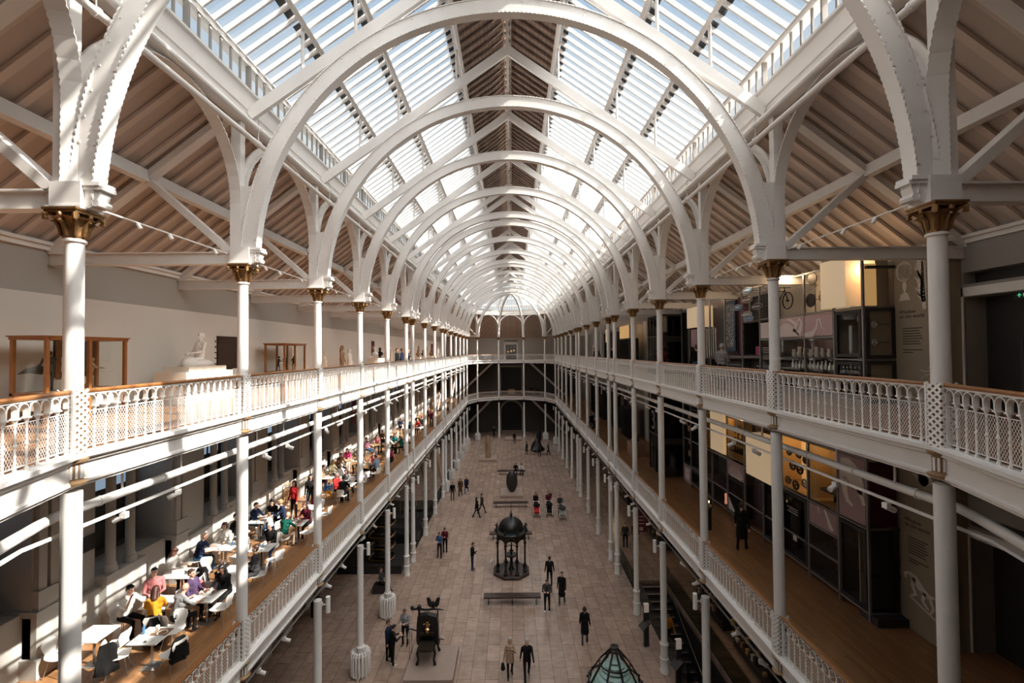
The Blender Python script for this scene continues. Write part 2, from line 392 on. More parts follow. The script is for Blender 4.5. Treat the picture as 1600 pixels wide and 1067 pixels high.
for i, (a, b) in enumerate(opens[:12]):
    for k, yy in enumerate((a+.32, a+.98)):
        y_i = min(i, 11)
        c = MB(); c.lathe([(.17, 8.1), (.17, 8.2), (.135, 8.26), (.15, 8.31), (.12, 8.36), (.115, 11.3), (.105, 11.35), (.14, 11.38), (.115, 11.42)], n=14)
        t = thing('window_column', '%s smooth stone column before the %s window recess from the camera, cafe wall' % (('nearer', 'farther')[k], ORD[i]), 'column', (-11.27, yy, 0), 0, 'paired columns of the cafe wall')
        c.build('shaft', 'wallg', t, True)
        q = MB(); q.lathe([(.12, 11.42), (.15, 11.5), (.2, 11.62), (.2, 11.7)], n=12); q.build('capital', 'bronze', t)

# --- end walls
def niche(mb, x0, x1, y0, y1, z0, z1, ox0, ox1, oz1, arch=True):
    """wall box with a door sized opening, the head an arch or flat"""
    mb.bx(x0, ox0, y0, y1, z0, z1); mb.bx(ox1, x1, y0, y1, z0, z1)
    if arch:
        r = (ox1-ox0)/2; c = (ox0+ox1)/2; n = 16; zs = oz1-r
        poly = [(ox1, z1), (ox0, z1), (ox0, zs)]+[(c-r*cos(pi*k/n), zs+r*sin(pi*k/n)) for k in range(1, n)]+[(ox1, zs)]
        # split into quads so that the concave outline stays clean
        for k in range(n):
            a0 = c-r*cos(pi*k/n); a1 = c-r*cos(pi*(k+1)/n); b0 = zs+r*sin(pi*k/n); b1 = zs+r*sin(pi*(k+1)/n)
            mb.prism([(a0, b0), (a1, b1), (a1, z1), (a0, z1)], (0, (y0+y1)/2, 0), (1, 0, 0), (0, 0, 1), abs(y1-y0))
    else: mb.bx(ox0, ox1, y0, y1, oz1, z1)
w = MB(); niche(w, -XO, XO, YE, YE+.5, Z2, 17.3, -.95, .95, 15.3, False); struct('wall_back', w, 'wallg')
w = MB(); niche(w, -XO, XO, YE, YE+.5, Z1, Z2-.3, -1.8, 1.8, 11.3, False); struct('wall_back', w, 'walld')
w = MB(); niche(w, -XO, XO, YE, YE+.5, 0, Z1-.3, -1.8, 1.8, 5.3); struct('wall_back', w, 'walld')
struct('wall_back', MB().bx(-XO, XO, YE+1.4, YE+1.5, 0, 17.3), 'blackish')
for z, oz, m, arch in ((Z2, 15.3, 'iron', 0), (Z1, 11.3, 'walld', 0), (0, 5.3, 'walld', 1)):
    f = MB(); hw = .95 if not (m == 'walld') else 1.8
    f.bx(-hw-.3, -hw, YE-.08, YE+.02, z, oz-(hw if arch else 0)); f.bx(hw, hw+.3, YE-.08, YE+.02, z, oz-(hw if arch else 0))
    if arch:
        A_ = [(-(hw)*cos(pi*k/20), YE-.03, oz-hw+hw*sin(pi*k/20)) for k in range(21)]; B_ = [(-(hw+.3)*cos(pi*k/20), YE-.03, oz-hw+(hw+.3)*sin(pi*k/20)) for k in range(21)]
        f.strip(A_, B_, .1, (0, 1, 0))
    else: f.bx(-hw-.3, hw+.3, YE-.08, YE+.02, oz, oz+.35)
    struct('trim_7', f, 'iron' if m == 'iron' else 'wallu')
struct('trim_8', MB().bx(-1.15, 1.15, YE-.1, YE-.02, 15.9, 16.05), 'blackish')
wall_box('wall_front', -XO, XO, YB-.3, YB, 0, 17.3, 'wallg')

# ================================================================== roof
ZR, SL = 26.25, .70            # ridge height and slope of the glass
def zroof(x): return ZR-SL*abs(x)
XE = 6.58
PX = [1.80, 3.85, 5.20, XE]     # purlin lines
slope_u = {s: Vector((s, 0, -SL)).normalized() for s in (-1, 1)}
def roof_pt(s, x, y, up=0.): n = Vector((s*SL, 0, 1)).normalized(); return Vector((s*x, y, zroof(x)))+n*up
# ridge boarding with its ribs
rb = MB()
for s in (-1, 1):
    rb.add([roof_pt(s, 0, YN, .10), roof_pt(s, PX[0], YN, .10), roof_pt(s, PX[0], YF, .10), roof_pt(s, 0, YF, .10)], [(0, 1, 2, 3)])
    rb.add([roof_pt(s, 0, YN, .16), roof_pt(s, PX[0], YN, .16), roof_pt(s, PX[0], YF, .16), roof_pt(s, 0, YF, .16)], [(0, 1, 2, 3)])
y = YN+.2
while y < YF:
    for s in (-1, 1): rb.beam(roof_pt(s, .05, y, .02), roof_pt(s, PX[0], y, .02), .07, .16, up=(0, 1, 0))
    y += .44
struct('ceiling', rb, 'ridge', 'boarded ridge of the glass roof')
rg = MB(); rg.beam((0, YN-.1, ZR-.22), (0, YF, ZR-.22), .12, .34); rg.beam((-.13, YN, ZR-.1), (-.13, YF, ZR-.1), .05, .1); rg.beam((.13, YN, ZR-.1), (.13, YF, ZR-.1), .05, .1)
struct('trim_ridge', rg, 'iron')
pu = MB()
for s in (-1, 1):
    for k, x in enumerate(PX):
        if k < 3: pu.beam(roof_pt(s, x, YN, -.12), roof_pt(s, x, YF, -.12), .20, .11, up=slope_u[s])
        pu.beam(roof_pt(s, x, YN, .0), roof_pt(s, x, YF, .0), .12, .12, up=slope_u[s])
struct('trim_purlins', pu, 'iron')
# one bay of glazing: bars, glass, black gaskets under the laps
def glazing(y0, y1, s, idx):
    n = max(3, round((y1-y0)/.385)); o = None
    bars = MB(); gl = MB(); gk = MB()
    for k in range(3):
        xa, xb = PX[k]+.03, PX[k+1]-.03
        for j in range(n):
            y = y0+(j+.5)*(y1-y0)/n
            bars.beam(roof_pt(s, xa, y, .03), roof_pt(s, xb, y, .03), .05, .14, up=(0, 1, 0)) if 0 else bars.box((roof_pt(s, xa, y, .03)+roof_pt(s, xb, y, .03))/2, ((Vector((xb-xa, 0, SL*(xb-xa)))).length, .055, .12), rot=Matrix((slope_u[s], Vector((0, 1, 0)), slope_u[s].cross(Vector((0, 1, 0))))).transposed())
        gl.add([roof_pt(s, xa, y0, .09), roof_pt(s, xb, y0, .09), roof_pt(s, xb, y1, .09), roof_pt(s, xa, y1, .09)], [(0, 1, 2, 3)])
        xm = xa+.10
        gk.box((roof_pt(s, xm, (y0+y1)/2, .115)), (.20, y1-y0-.06, .02), rot=Matrix((slope_u[s], Vector((0, 1, 0)), slope_u[s].cross(Vector((0, 1, 0))))).transposed())
    o = struct('window_%d' % idx, bars, 'iron'); gl.build('glass', 'glass', o); gk.build('gasket', 'gasket', o)
ybr = [YN]+[y for y in YS[1:]]
wi = 20
for i in range(len(YS)-1):
    for s in (-1, 1): glazing(YS[i]+.02, YS[i+1]-.02, s, wi); wi += 1
# wall plate, clerestory and its lights
gi = MB(); sweep(gi, [(-.16, 20.08), (-.16, 20.16), (-.12, 20.18), (-.12, 20.34), (-.15, 20.36), (-.15, 20.40), (-.11, 20.42), (-.11, 20.82), (-.17, 20.86), (-.17, 20.92), (.16, 20.92), (.16, 20.08)])
struct('trim_plate', gi, 'iron')
ev = MB(); sweep(ev, [(-.17, 21.50), (-.17, 21.58), (-.12, 21.64), (.12, 21.64), (.12, 21.50)]); struct('trim_eaves', ev, 'iron')
def clerestory(p, q, idx):
    p, q = Vector((*p, 0)), Vector((*q, 0)); d = (q-p); n = max(4, round(d.length/.36)); m = MB()
    for j in range(n):
        c = p+d*(j/n); w = .12 if j == 0 or j == n//2 else .035
        m.beam(c+Vector((0, 0, 20.92)), c+Vector((0, 0, 21.5)), w, .06, up=(d.normalized()))
    o = struct('window_%d' % idx, m, 'alu' if 0 else 'wallr')
    g = MB(); g.add([p+Vector((0, 0, 20.9)), q+Vector((0, 0, 20.9)), q+Vector((0, 0, 21.5)), p+Vector((0, 0, 21.5))], [(0, 1, 2, 3)]); g.build('glass', 'glass', o)
CL = offset_loop(LOOP, -.12)
for s in (-1, 1):
    for i in range(len(YS)-1): clerestory((s*XE, YS[i]), (s*XE, YS[i+1]), wi); wi += 1
CF = apse(YF, 1, XE); CN = apse(YN, -1, XE)
for C_ in (CF, CN):
    for k in range(5): clerestory(C_[k], C_[k+1], wi); wi += 1
# apse roofs: glazed facets rising to the apex
for C_, cy in ((CF, YF), (CN, YN)):
    ap = Vector((0, cy, ZR)); ez = zroof(XE)
    fr = MB(); gl = MB()
    for k in range(5):
        a, b = Vector((*C_[k], ez)), Vector((*C_[k+1], ez))
        fr.beam(a, ap, .14, .2); gl.add([a+Vector((0, 0, .1)), b+Vector((0, 0, .1)), ap+Vector((0, 0, .1))], [(0, 1, 2)])
        for t in (.0, .22, .45): fr.beam(a.lerp(ap, t), b.lerp(ap, t), .12, .14)
        for j in range(1, 11):
            c = a.lerp(b, j/11); tt = min(1, 1-abs(j-5.5)/5.5*.0)
            # bars run straight up the facet, stopping at the hips
            mid = (a+b)/2; up = (ap-mid); u = abs(j-5.5)/5.5
            fr.beam(c, c+up*(1-u), .05, .1)
    fr.beam(Vector((*C_[5], ez)), ap, .14, .2)
    o = struct('window_%d' % wi, fr, 'iron'); wi += 1; gl.build('glass', 'glass', o)
# gallery roofs: boarded slopes with ribs
ZI, ZO = 20.74, 17.02
def zgal(x): return ZI+(ZO-ZI)*(abs(x)-6.75)/(XW+.1-6.75)
gr = MB(); ribs = MB()
for s in (-1, 1):
    for up in (0, .12): gr.add([(s*6.6, YN, zgal(6.6)+up), (s*12.8, YN, zgal(12.8)+up), (s*12.8, YF, zgal(12.8)+up), (s*6.6, YF, zgal(6.6)+up)], [(0, 1, 2, 3)])
    for i in range(len(YS)-1):
        n = max(3, round((YS[i+1]-YS[i])/.55))
        for j in range(n):
            y = YS[i]+(j+.5)*(YS[i+1]-YS[i])/n
            ribs.beam((s*6.8, y, zgal(6.8)-.07), (s*11.58, y, zgal(11.58)-.07), .08, .15, up=(0, 1, 0))
for q, cy, ye, sg in ((AF, YF, YE, 1), (AN, YN, YB, -1)):
    O = [(XO, cy), (XO, ye), (-XO, ye), (-XO, cy)]; zo = zgal(XO)+.3
    def I(p): return (p[0]*.985, cy+(p[1]-cy)*.985, ZI+.1)
    def Q(p): return (p[0], p[1], zo-(.25 if abs(p[1]-cy) < .1 else 0))
    for up in (0, .12):
        U = lambda P: [(x, y, z+up) for x, y, z in P]
        gr.add(U([I(q[0]), Q(O[0]), Q(O[1]), I(q[1])]), [(0, 1, 2), (0, 2, 3)]); gr.add(U([I(q[1]), Q(O[1]), I(q[2])]), [(0, 1, 2)])
        gr.add(U([I(q[2]), Q(O[1]), Q(O[2]), I(q[3])]), [(0, 1, 2, 3)]); gr.add(U([I(q[3]), Q(O[2]), I(q[4])]), [(0, 1, 2)])
        gr.add(U([I(q[4]), Q(O[2]), Q(O[3]), I(q[5])]), [(0, 1, 2), (0, 2, 3)])
    for k in range(18):      # ribs of the end slope and the two fanning corners
        x = -8.5+k; xi = max(-2.07, min(2.07, x*.3)); ribs.beam((xi if abs(x) > 2.07 else x, q[2][1]+sg*.05, ZI-.02), (x*1.0, ye, zo-.12), .08, .15, up=(1, 0, 0))
    for s in (-1, 1):
        for k in range(1, 10):
            t = k/10; a = Vector((s*q[0][0], q[0][1], ZI)).lerp(Vector((s*q[1][0], q[1][1], ZI)), t); b = Vector((s*XO, cy+(ye-cy)*t, zo-.15-.25*(1-t)))
            ribs.beam(a, b, .08, .15, up=(0, 1, 0))
struct('ceiling', gr, 'board', 'boarded slopes over the galleries')
struct('ceiling', ribs, mat('ceiling ribs', (.60, .50, .43), .7))
# ================================================================== ironwork
def side_name(s): return 'left' if s < 0 else 'right'
# --- column (origin on the ground, nave side = local -X, i.e. right arcade orientation)
def lattice_mesh(h=.98, w=.125):
    m = MB(); n = 9; st = h/n*1.0
    for k in range(4):
        u = Vector((0, 1, 0)) if k % 2 == 0 else Vector((1, 0, 0)); nrm = Vector((1, 0, 0)) if k % 2 == 0 else Vector((0, 1, 0))
        if k > 1: nrm = -nrm
        o = nrm*w
        for j in range(n):
            for q in (0, 1):
                z0 = j*st; z1 = z0+st
                for (a0, a1) in ((-w, 0), (0, w)):
                    p, r = (a0, a1) if q else (a1, a0)
                    m.beam(o+u*p+Vector((0, 0, z0)), o+u*r+Vector((0, 0, z1)), .035, .012, up=nrm)
        m.beam(o+u*w, o+u*w+Vector((0, 0, h)), .03, .03)
    return m
me_lat = lattice_mesh().mesh('lattice_panel', 'ironb')
c_ = MB(); c_.bx(-.112, .112, -.112, .112, 0, .98); me_core = c_.mesh('gilded_core', 'goldp')
c_ = MB(); c_.lathe([(.14, 0), (.19, .03), (.20, .06), (.15, .08), (.13, .10), (.13, .34), (.19, .37), (.20, .41), (.15, .44), (.15, .46)], n=16); me_collar = c_.mesh('gilded_collar', 'goldp', True)
c_ = MB()
for k in range(14): a = 2*pi*k/14; c_.box((.138*cos(a), .138*sin(a), .22), (.02, .03, .20), rz=a)
me_flute = c_.mesh('fluted_band', 'ironb')
c_ = MB(); c_.lathe([(.20, 0), (.20, .10), (.18, .13), (.175, .5), (.175, .56), (.2, .58), (.2, .64), (.165, .66), (.16, 1.15), (.19, 1.18), (.19, 1.26), (.15, 1.30), (.135, 1.34), (.135, 5.65)], n=18); me_s0 = c_.mesh('shaft', 'iron', True)
c_ = MB(); c_.lathe([(.13, Z1+1.0), (.13, Z2-.55)], n=18); me_s1 = c_.mesh('shaft', 'iron', True)
c_ = MB(); c_.lathe([(.125, Z2+1.0), (.122, ZCAP-.5), (.15, ZCAP-.48), (.15, ZCAP-.45), (.12, ZCAP-.43)], n=18); me_s2 = c_.mesh('shaft', 'iron', True)
c_ = MB()
c_.lathe([(.12, -.44), (.135, -.42), (.13, -.36), (.145, -.25), (.19, -.16), (.25, -.12), (.2, -.10)], n=24, mod=lambda a, k: 1+.08*cos(8*a))
for k in range(8):
    a = 2*pi*k/8; d = Vector((cos(a), sin(a), 0)); c_.path([d*.14+Vector((0, 0, -.40)), d*.17+Vector((0, 0, -.25)), d*.23+Vector((0, 0, -.17)), d*.26+Vector((0, 0, -.20))], [.03, .035, .025, .015], 5)
for k in range(4):
    a = pi/4+k*pi/2; d = Vector((cos(a), sin(a), 0)); t_ = Vector((-sin(a), cos(a), 0))
    c_.path([d*.15+Vector((0, 0, -.2)), d*.26+Vector((0, 0, -.08)), d*.33+Vector((0, 0, -.1)), d*.33+Vector((0, 0, -.16)), d*.285+Vector((0, 0, -.16))], [.03, .04, .045, .04, .02], 6)
    b = pi/2*k; e = Vector((cos(b), sin(b), 0)); c_.ball(e*.24+Vector((0, 0, -.10)), .04, 6, 4)
ab = [(.33*cos(pi/4+k*pi/2), .33*sin(pi/4+k*pi/2)) for k in range(4)]; ab2 = []
for k in range(4):
    ab2 += [(ab[k][0], ab[k][1]), (.235*cos(pi/2+k*pi/2)*1.0, .235*sin(pi/2+k*pi/2))]
c_.prism([(x*1.04, y*1.04) for x, y in ab2], (0, 0, -.045), (1, 0, 0), (0, 1, 0), .05); c_.prism([(x*1.12, y*1.12) for x, y in ab2], (0, 0, -.012), (1, 0, 0), (0, 1, 0), .035)
me_cap = c_.mesh('capital', 'gold', True)
# impost block and post up to the wall plate, scroll console towards the nave (-X)
c_ = MB(); c_.bx(-.24, .24, -.17, .17, 0, .42); c_.bx(-.27, .27, -.2, .2, .0, .05); c_.bx(.02, .26, -.10, .10, .42, 20.1-ZCAP)
me_post = c_.mesh('post', 'iron')
c_ = MB(); c_.prism([(-.24, .02), (-.33, .03), (-.40, .08), (-.44, .15), (-.47, .24), (-.47, .30), (-.24, .30)], (0, 0, 0), (1, 0, 0), (0, 0, 1), .2); c_.bx(-.53, -.24, -.13, .13, .30, .36); c_.bx(-.50, -.24, -.15, .15, .36, .42)
c_.tube((-.42, -.12, .10), (-.42, .12, .10), .06, n=8); me_console = c_.mesh('scroll_console', 'iron')
def column(x, y, rz, label, near=True, group='cast iron arcade columns'):
    t = thing('iron_column', label, 'column', (x, y, 0), rz, group)
    put('shaft', me_s0, t); put('shaft', me_s1, t); put('shaft', me_s2, t)
    for z in (Z1, Z2):
        l = put('lattice_panel', me_lat, t, (0, 0, z+.03)); put('gilded_core', me_core, l, (0, 0, 0))
        l = put('gilded_collar', me_collar, t, (0, 0, z-.46)); put('fluted_band', me_flute, l, (0, 0, 0))
    put('capital', me_cap, t, (0, 0, ZCAP)); p = put('post', me_post, t, (0, 0, ZCAP)); put('scroll_console', me_console, p, (0, 0, 0))
    return t
for i, y in enumerate(YS):
    for s in (-1, 1):
        column(s*XN, y, 0 if s > 0 else pi, 'tall white iron column with gilt capital, %s from the camera in the %s arcade' % (ORD[i], side_name(s)))
for k in (1, 2, 3, 4):
    a = pi*k/5; x, y = AF[k]
    column(x, y, a, 'white iron column at the rounded far end, %s from the left' % ORD[4-k], group='columns of the far end')
for k in (1, 4):
    x, y = AN[k]; column(x, y, -pi*k/5, 'white iron column of the near end, just outside the %s edge of the view' % side_name(x), group='columns of the near end')

# --- nave arches
RI, RO, ZA = 6.33, 6.71, ZCAP+.04
def arch_pts(r, n, a0=0., a1=pi): return [(r*cos(a0+(a1-a0)*k/n), 0, r*sin(a0+(a1-a0)*k/n)) for k in range(n+1)]
def make_arch(half=False):
    a1 = pi/2 if half else pi; n = 36 if half else 72
    web = MB(); web.strip(arch_pts(RI+.02, n, 0, a1), arch_pts(RO, n, 0, a1), .16, (0, 1, 0))
    # spandrel filling between arch and post
    for s in ((1,) if half else (1, -1)):
        P = [(s*6.71, 0)]; m = 8
        A_ = []; B_ = []
        for k in range(m+1): z = 1.95*k/m; A_.append((s*sqrt(RO*RO-z*z)-s*.02, 0, z)); B_.append((s*6.96, 0, z))
        web.strip(A_, B_, .14, (0, 1, 0))
    # rivets in two rows
    k_ = int((a1)*6.5/.40)
    for k in range(k_):
        a = (k+.5)/k_*a1
        for r in (RI+.07, RO-.06):
            for sy in (-1, 1): web.lathe([(.018, 0), (.010, .012)], (0, 0, 0), 5) if 0 else web.box((r*cos(a), sy*.084, r*sin(a)), (.036, .014, .036))
    # scalloped flanges
    fl = MB(); L_ = a1*RI; ns = int(L_/.105)
    for (r, w) in ((RI, .115), (RO, .10)):
        A_ = []; B_ = []
        for k in range(ns*4+1):
            a = a1*k/(ns*4); ww = w+.014*abs(sin(pi*k/4)); c = Vector((r*cos(a), 0, r*sin(a)))
            A_.append(c+Vector((0, -ww, 0))); B_.append(c+Vector((0, ww, 0)))
        # ribbon whose thickness is radial
        o = len(fl.v)
        for k, (p, q) in enumerate(zip(A_, B_)):
            rad = Vector((p.x, 0, p.z)).normalized()*.012
            fl.v += [tuple(p-rad), tuple(q-rad), tuple(q+rad), tuple(p+rad)]
        for k in range(len(A_)-1):
            for j in range(4): fl.f.append((o+k*4+j, o+k*4+(j+1) % 4, o+(k+1)*4+(j+1) % 4, o+(k+1)*4+j)); fl.m.append(0)
    return web.mesh('web', 'iron'), fl.mesh('scalloped_flange', 'iron')
me_web, me_fl = make_arch(); me_webh, me_flh = make_arch(True)
for i, y in enumerate(YS):
    t = thing('roof_arch', 'white riveted semicircular arch spanning the hall, %s from the camera' % ORD[i], 'arch', (0, y, ZA), 0, 'semicircular arches of the hall')
    put('web', me_web, t); put('scalloped_flange', me_fl, t)
for k in (1, 2, 3, 4):
    t = thing('arch_rib', 'curved white half rib rising over the rounded far end, %s from the left' % ORD[4-k], 'rib', (0, YF, ZA), pi*k/5, 'half ribs over the far end')
    put('web', me_webh, t); put('scalloped_flange', me_flh, t)

# --- arches along the arcade, one per bay, local +X along the bay from its column
def make_arcade(length, name='arcade'):
    h = length/2; x0 = .10; R = min(h-x0, 2.1); zs = 20.06-ZCAP-R
    path = [(x0, 0), (x0, zs)]+[(x0+R-R*cos(pi*k/2/10), zs+R*sin(pi*k/2/10)) for k in range(1, 11)]
    if h-x0 > R+.01: path.append((h, zs+R))
    path = path+[(length-x, z) for x, z in reversed(path[:-1])]
    # resample for scallops
    P = []
    for (a, b) in zip(path[:-1], path[1:]):
        d = sqrt((a[0]-b[0])**2+(a[1]-b[1])**2); n = max(1, int(d/.028))
        for k in range(n): P.append((a[0]+(b[0]-a[0])*k/n, a[1]+(b[1]-a[1])*k/n))
    P.append(path[-1])
    so = MB(); o = 0
    for k, (x, z) in enumerate(P):
        p = P[max(0, k-1)]; q = P[min(len(P)-1, k+1)]; t = Vector((q[0]-p[0], 0, q[1]-p[1])).normalized(); nn = Vector((-t.z, 0, t.x))*.012
        w = .13+.015*abs(sin(pi*k/4)); c = Vector((x, 0, z))
        so.v += [tuple(c+Vector((0, -w, 0))-nn), tuple(c+Vector((0, w, 0))-nn), tuple(c+Vector((0, w, 0))+nn), tuple(c+Vector((0, -w, 0))+nn)]
    for k in range(len(P)-1):
        for j in range(4): so.f.append((k*4+j, k*4+(j+1) % 4, (k+1)*4+(j+1) % 4, (k+1)*4+j)); so.m.append(0)
    web = MB(); A_ = []; B_ = []
    for k in range(0, len(P), 4):
        x, z = P[k]; p = P[max(0, k-4)]; q = P[min(len(P)-1, k+4)]; t = Vector((q[0]-p[0], 0, q[1]-p[1])).normalized(); nn = Vector((-t.z, 0, t.x))
        if nn.z < 0 and abs(nn.x) < .9: nn = -nn
        A_.append((x, 0, z)); e = Vector((x, 0, z))+nn*(.16); B_.append((min(max(e.x, 0), length), 0, min(e.z, 20.1-ZCAP)))
    web.strip(A_, B_, .05, (0, 1, 0))
    return so.mesh('soffit', 'iron'), web.mesh('web', 'iron')
AC = {}
def arcade(p, q, label, group):
    d = Vector(q)-Vector(p); key = round(d.length, 1)
    if key not in AC: AC[key] = make_arcade(d.length)
    t = thing('arcade_arch', label, 'arch', (p[0], p[1], ZCAP), atan2(d.y, d.x), group)
    put('soffit', AC[key][0], t); put('web', AC[key][1], t)
bays = []       # (p, q, side, index, place)
for i in range(len(YS)-1):
    for s in (-1, 1): bays.append(((s*XN, YS[i]), (s*XN, YS[i+1]), s, i))
for p, q, s, i in bays:
    arcade((p[0]+s*.13, p[1]), (q[0]+s*.13, q[1]), 'slim white arcade arch in the %s bay from the camera, %s side' % (ORD[i], side_name(s)), 'arches along the arcades')
for k in range(5):
    arcade(AF[k], AF[k+1], 'slim white arch of the rounded far end, %s from the left' % ORD[4-k], 'arches of the far end')
for k in (0, 4):
    arcade(AN[k+1] if k == 0 else AN[k], AN[k] if k == 0 else AN[k+1], 'slim white arch of the near end at the %s edge of the view' % ('right' if k == 0 else 'left'), 'arches of the near end')

# --- principal rafters of the nave with struts
raf = MB(); raf.beam((-6.55, 0, 20.35), (0, 0, 24.93), .10, .34, up=(0, 1, 0)); raf.beam((6.55, 0, 20.35), (0, 0, 24.93), .10, .34, up=(0, 1, 0))
raf = MB()
for s in (-1, 1):
    a, b = Vector((s*6.55, 0, 20.25)), Vector((0, 0, 24.85)); d = (b-a).normalized(); u = Vector((-d.z*s, 0, d.x*s)); u = Vector((-d.z, 0, d.x)) if s < 0 else Vector((d.z, 0, -d.x))
    w = Vector((0, 1, 0)); raf.box((a+b)/2, ((b-a).length, .12, .30), rot=Matrix((d, w, d.cross(w))).transposed())
me_raf = raf.mesh('rafters', 'iron')
me_st = []
for x in (1.8, 3.85, 5.2):
    st = MB(); zr_ = 20.25+(6.55-x)*(4.6/6.55); st.tube((0, 0, zr_), (0, 0, zroof(x)-.1), .045, n=6); me_st += [(-x, st.mesh('strut', 'iron')), (x, None)]
me_st = [(x, m or me_st[i-1][1]) for i, (x, m) in enumerate(me_st)]
pl = MB(); pl.bx(-.05, .05, -.05, .05, 24.9, ZR-.2); pl.prism([(-.45, 24.38), (0, 24.72), (.45, 24.38), (.45, 24.44), (0, 24.80), (-.45, 24.44)], (0, 0, 0), (1, 0, 0), (0, 0, 1), .16); me_pl = pl.mesh('ridge_strap', 'iron')
for i, y in enumerate(YS):
    t = thing('roof_truss', 'pair of straight white rafters meeting under the ridge, %s from the camera' % ORD[i], 'truss', (0, y, 0), 0, 'rafters of the hall roof')
    put('rafters', me_raf, t); [put('strut', m_, t, (x_, 0, 0)) for x_, m_ in me_st]; put('ridge_strap', me_pl, t)

# --- gallery trusses (local +X away from the nave, origin at the column top)
tb = MB(); xs = [.24+k*(XW-XN-.2)/140 for k in range(141)]
tb.strip([(x, 0, .04-.02*abs(sin(pi*k/4))) for k, x in enumerate(xs)], [(x, 0, .32) for x in xs], .10, (0, 1, 0)); tb.bx(.24, 4.8, -.11, .11, .02, .045); tb.bx(.24, 4.8, -.11, .11, .30, .33)
for k in range(14):
    for sy in (-1, 1): tb.box((.45+k*.32, sy*.055, .25), (.03, .012, .03))
me_tb = tb.mesh('tie_beam', 'iron')
stt = MB(); stt.beam((.3, 0, .34), (2.35, 0, zgal(XN+2.35)-ZCAP-.42), .16, .22, up=(0, 1, 0)); me_stt = stt.mesh('strut', 'iron')
pr_ = MB(); pr_.beam((.25, 0, zgal(XN+.25)-ZCAP-.27), (4.85, 0, zgal(XN+4.85)-ZCAP-.27), .16, .26, up=(0, 1, 0)); me_pr = pr_.mesh('principal_rafter', 'iron')
def gtruss(x, y, rz, label, group):
    t = thing('gallery_truss', label, 'truss', (x, y, ZCAP), rz, group)
    put('tie_beam', me_tb, t); put('strut', me_stt, t); put('principal_rafter', me_pr, t)
for i, y in enumerate(YS):
    for s in (-1, 1): gtruss(s*XN, y, 0 if s > 0 else pi, 'white timber truss over the %s gallery behind the %s column from the camera' % (side_name(s), ORD[i]), 'trusses of the side galleries')
for k in (1, 4): gtruss(*AF[k], pi/5*k*(1 if k == 1 else 1), 'white truss fanning behind the far end, %s' % ('right' if k == 1 else 'left'), 'trusses of the far end')
for k in (1, 4): gtruss(*AN[k], -pi/5*k, 'dark truss over the near end, %s corner' % ('right' if k == 1 else 'left'), 'trusses of the near end')
pu = MB()
for s in (-1, 1):
    pu.bx(s*9.02, s*9.16, YB, YE, zgal(9.1)-.38, zgal(9.1)-.12); pu.bx(s*8.98, s*9.20, YB, YE, zgal(9.1)-.42, zgal(9.1)-.37)
pu.bx(-9.1, 9.1, YE-2.2, YE-2.06, zgal(9.1)-.38, zgal(9.1)-.1)
struct('trim_purlins', pu, 'iron')

# --- pipes along the arcade
def rng_tube(path, r, n=10): m = MB(); m.path(path, r, n); return m
for s in (-1, 1):
    for z, nm in ((19.78, 'upper'), (19.40, 'lower')):
        m = rng_tube([(s*6.2, YN-4.5, z), (s*6.2, YF-1, z)], .065, 10)
        for y in YS:
            m.tube((s*6.2, y-.25, z), (s*6.2, y-.19, z), .085, n=10)
        t = thing('service_pipe', '%s white pipe running the length of the %s arcade below the wall plate' % (nm, side_name(s)), 'pipe', (0, 0, 0))
        m.build('pipe', 'iron', t, True)
        h = MB()
        for y in YS: h.tube((s*6.2, y-.22, z), (s*6.2, y-.22, 20.1), .012, n=5)
        h.build('hanger', 'iron', t)
    m = rng_tube([(s*5.6, YN-3.8, 11.66), (s*7.0, YN-.2, 11.66), (s*7.12, YN+.2, 11.66), (s*7.12, YF, 11.66)], .078, 12)
    y = YN-2
    while y < YF: m.tube((s*7.12, max(y, YN+.4), 11.66), (s*7.12, max(y, YN+.4)+.05, 11.66), .092, n=12); y += 1.45
    t = thing('heating_pipe', 'thick white pipe slung under the edge of the upper %s gallery' % side_name(s), 'pipe', (0, 0, 0)); m.build('pipe', 'iron', t, True)
    h = MB()
    for y in YS:
        for dy in (1.4, 2.9):
            if y+dy < YF: h.tube((s*7.12, y+dy, 11.7), (s*7.12, y+dy, Z2-.34), .02, n=6)
    h.build('hanger', 'iron', t)
    for zz, xx, wh in ((11.42, 6.93, 'under the upper %s gallery' % side_name(s)),):
        m = MB(); m.beam((s*xx, YN-.5, zz), (s*xx, YF, zz), .035, .05); m.beam((s*xx, YN-.5, zz), (s*(xx-1.1), YN-3.6, zz), .035, .05)
        tag(m.build('track_rail', 'iron'), 'thin white lighting track '+wh, 'track')
    m = MB(); m.beam((s*6.93, YN, 5.6), (s*6.93, YF, 5.6), .03, .05); tag(m.build('track_rail', 'wallr'), 'thin grey lighting track under the first %s gallery' % side_name(s), 'track')
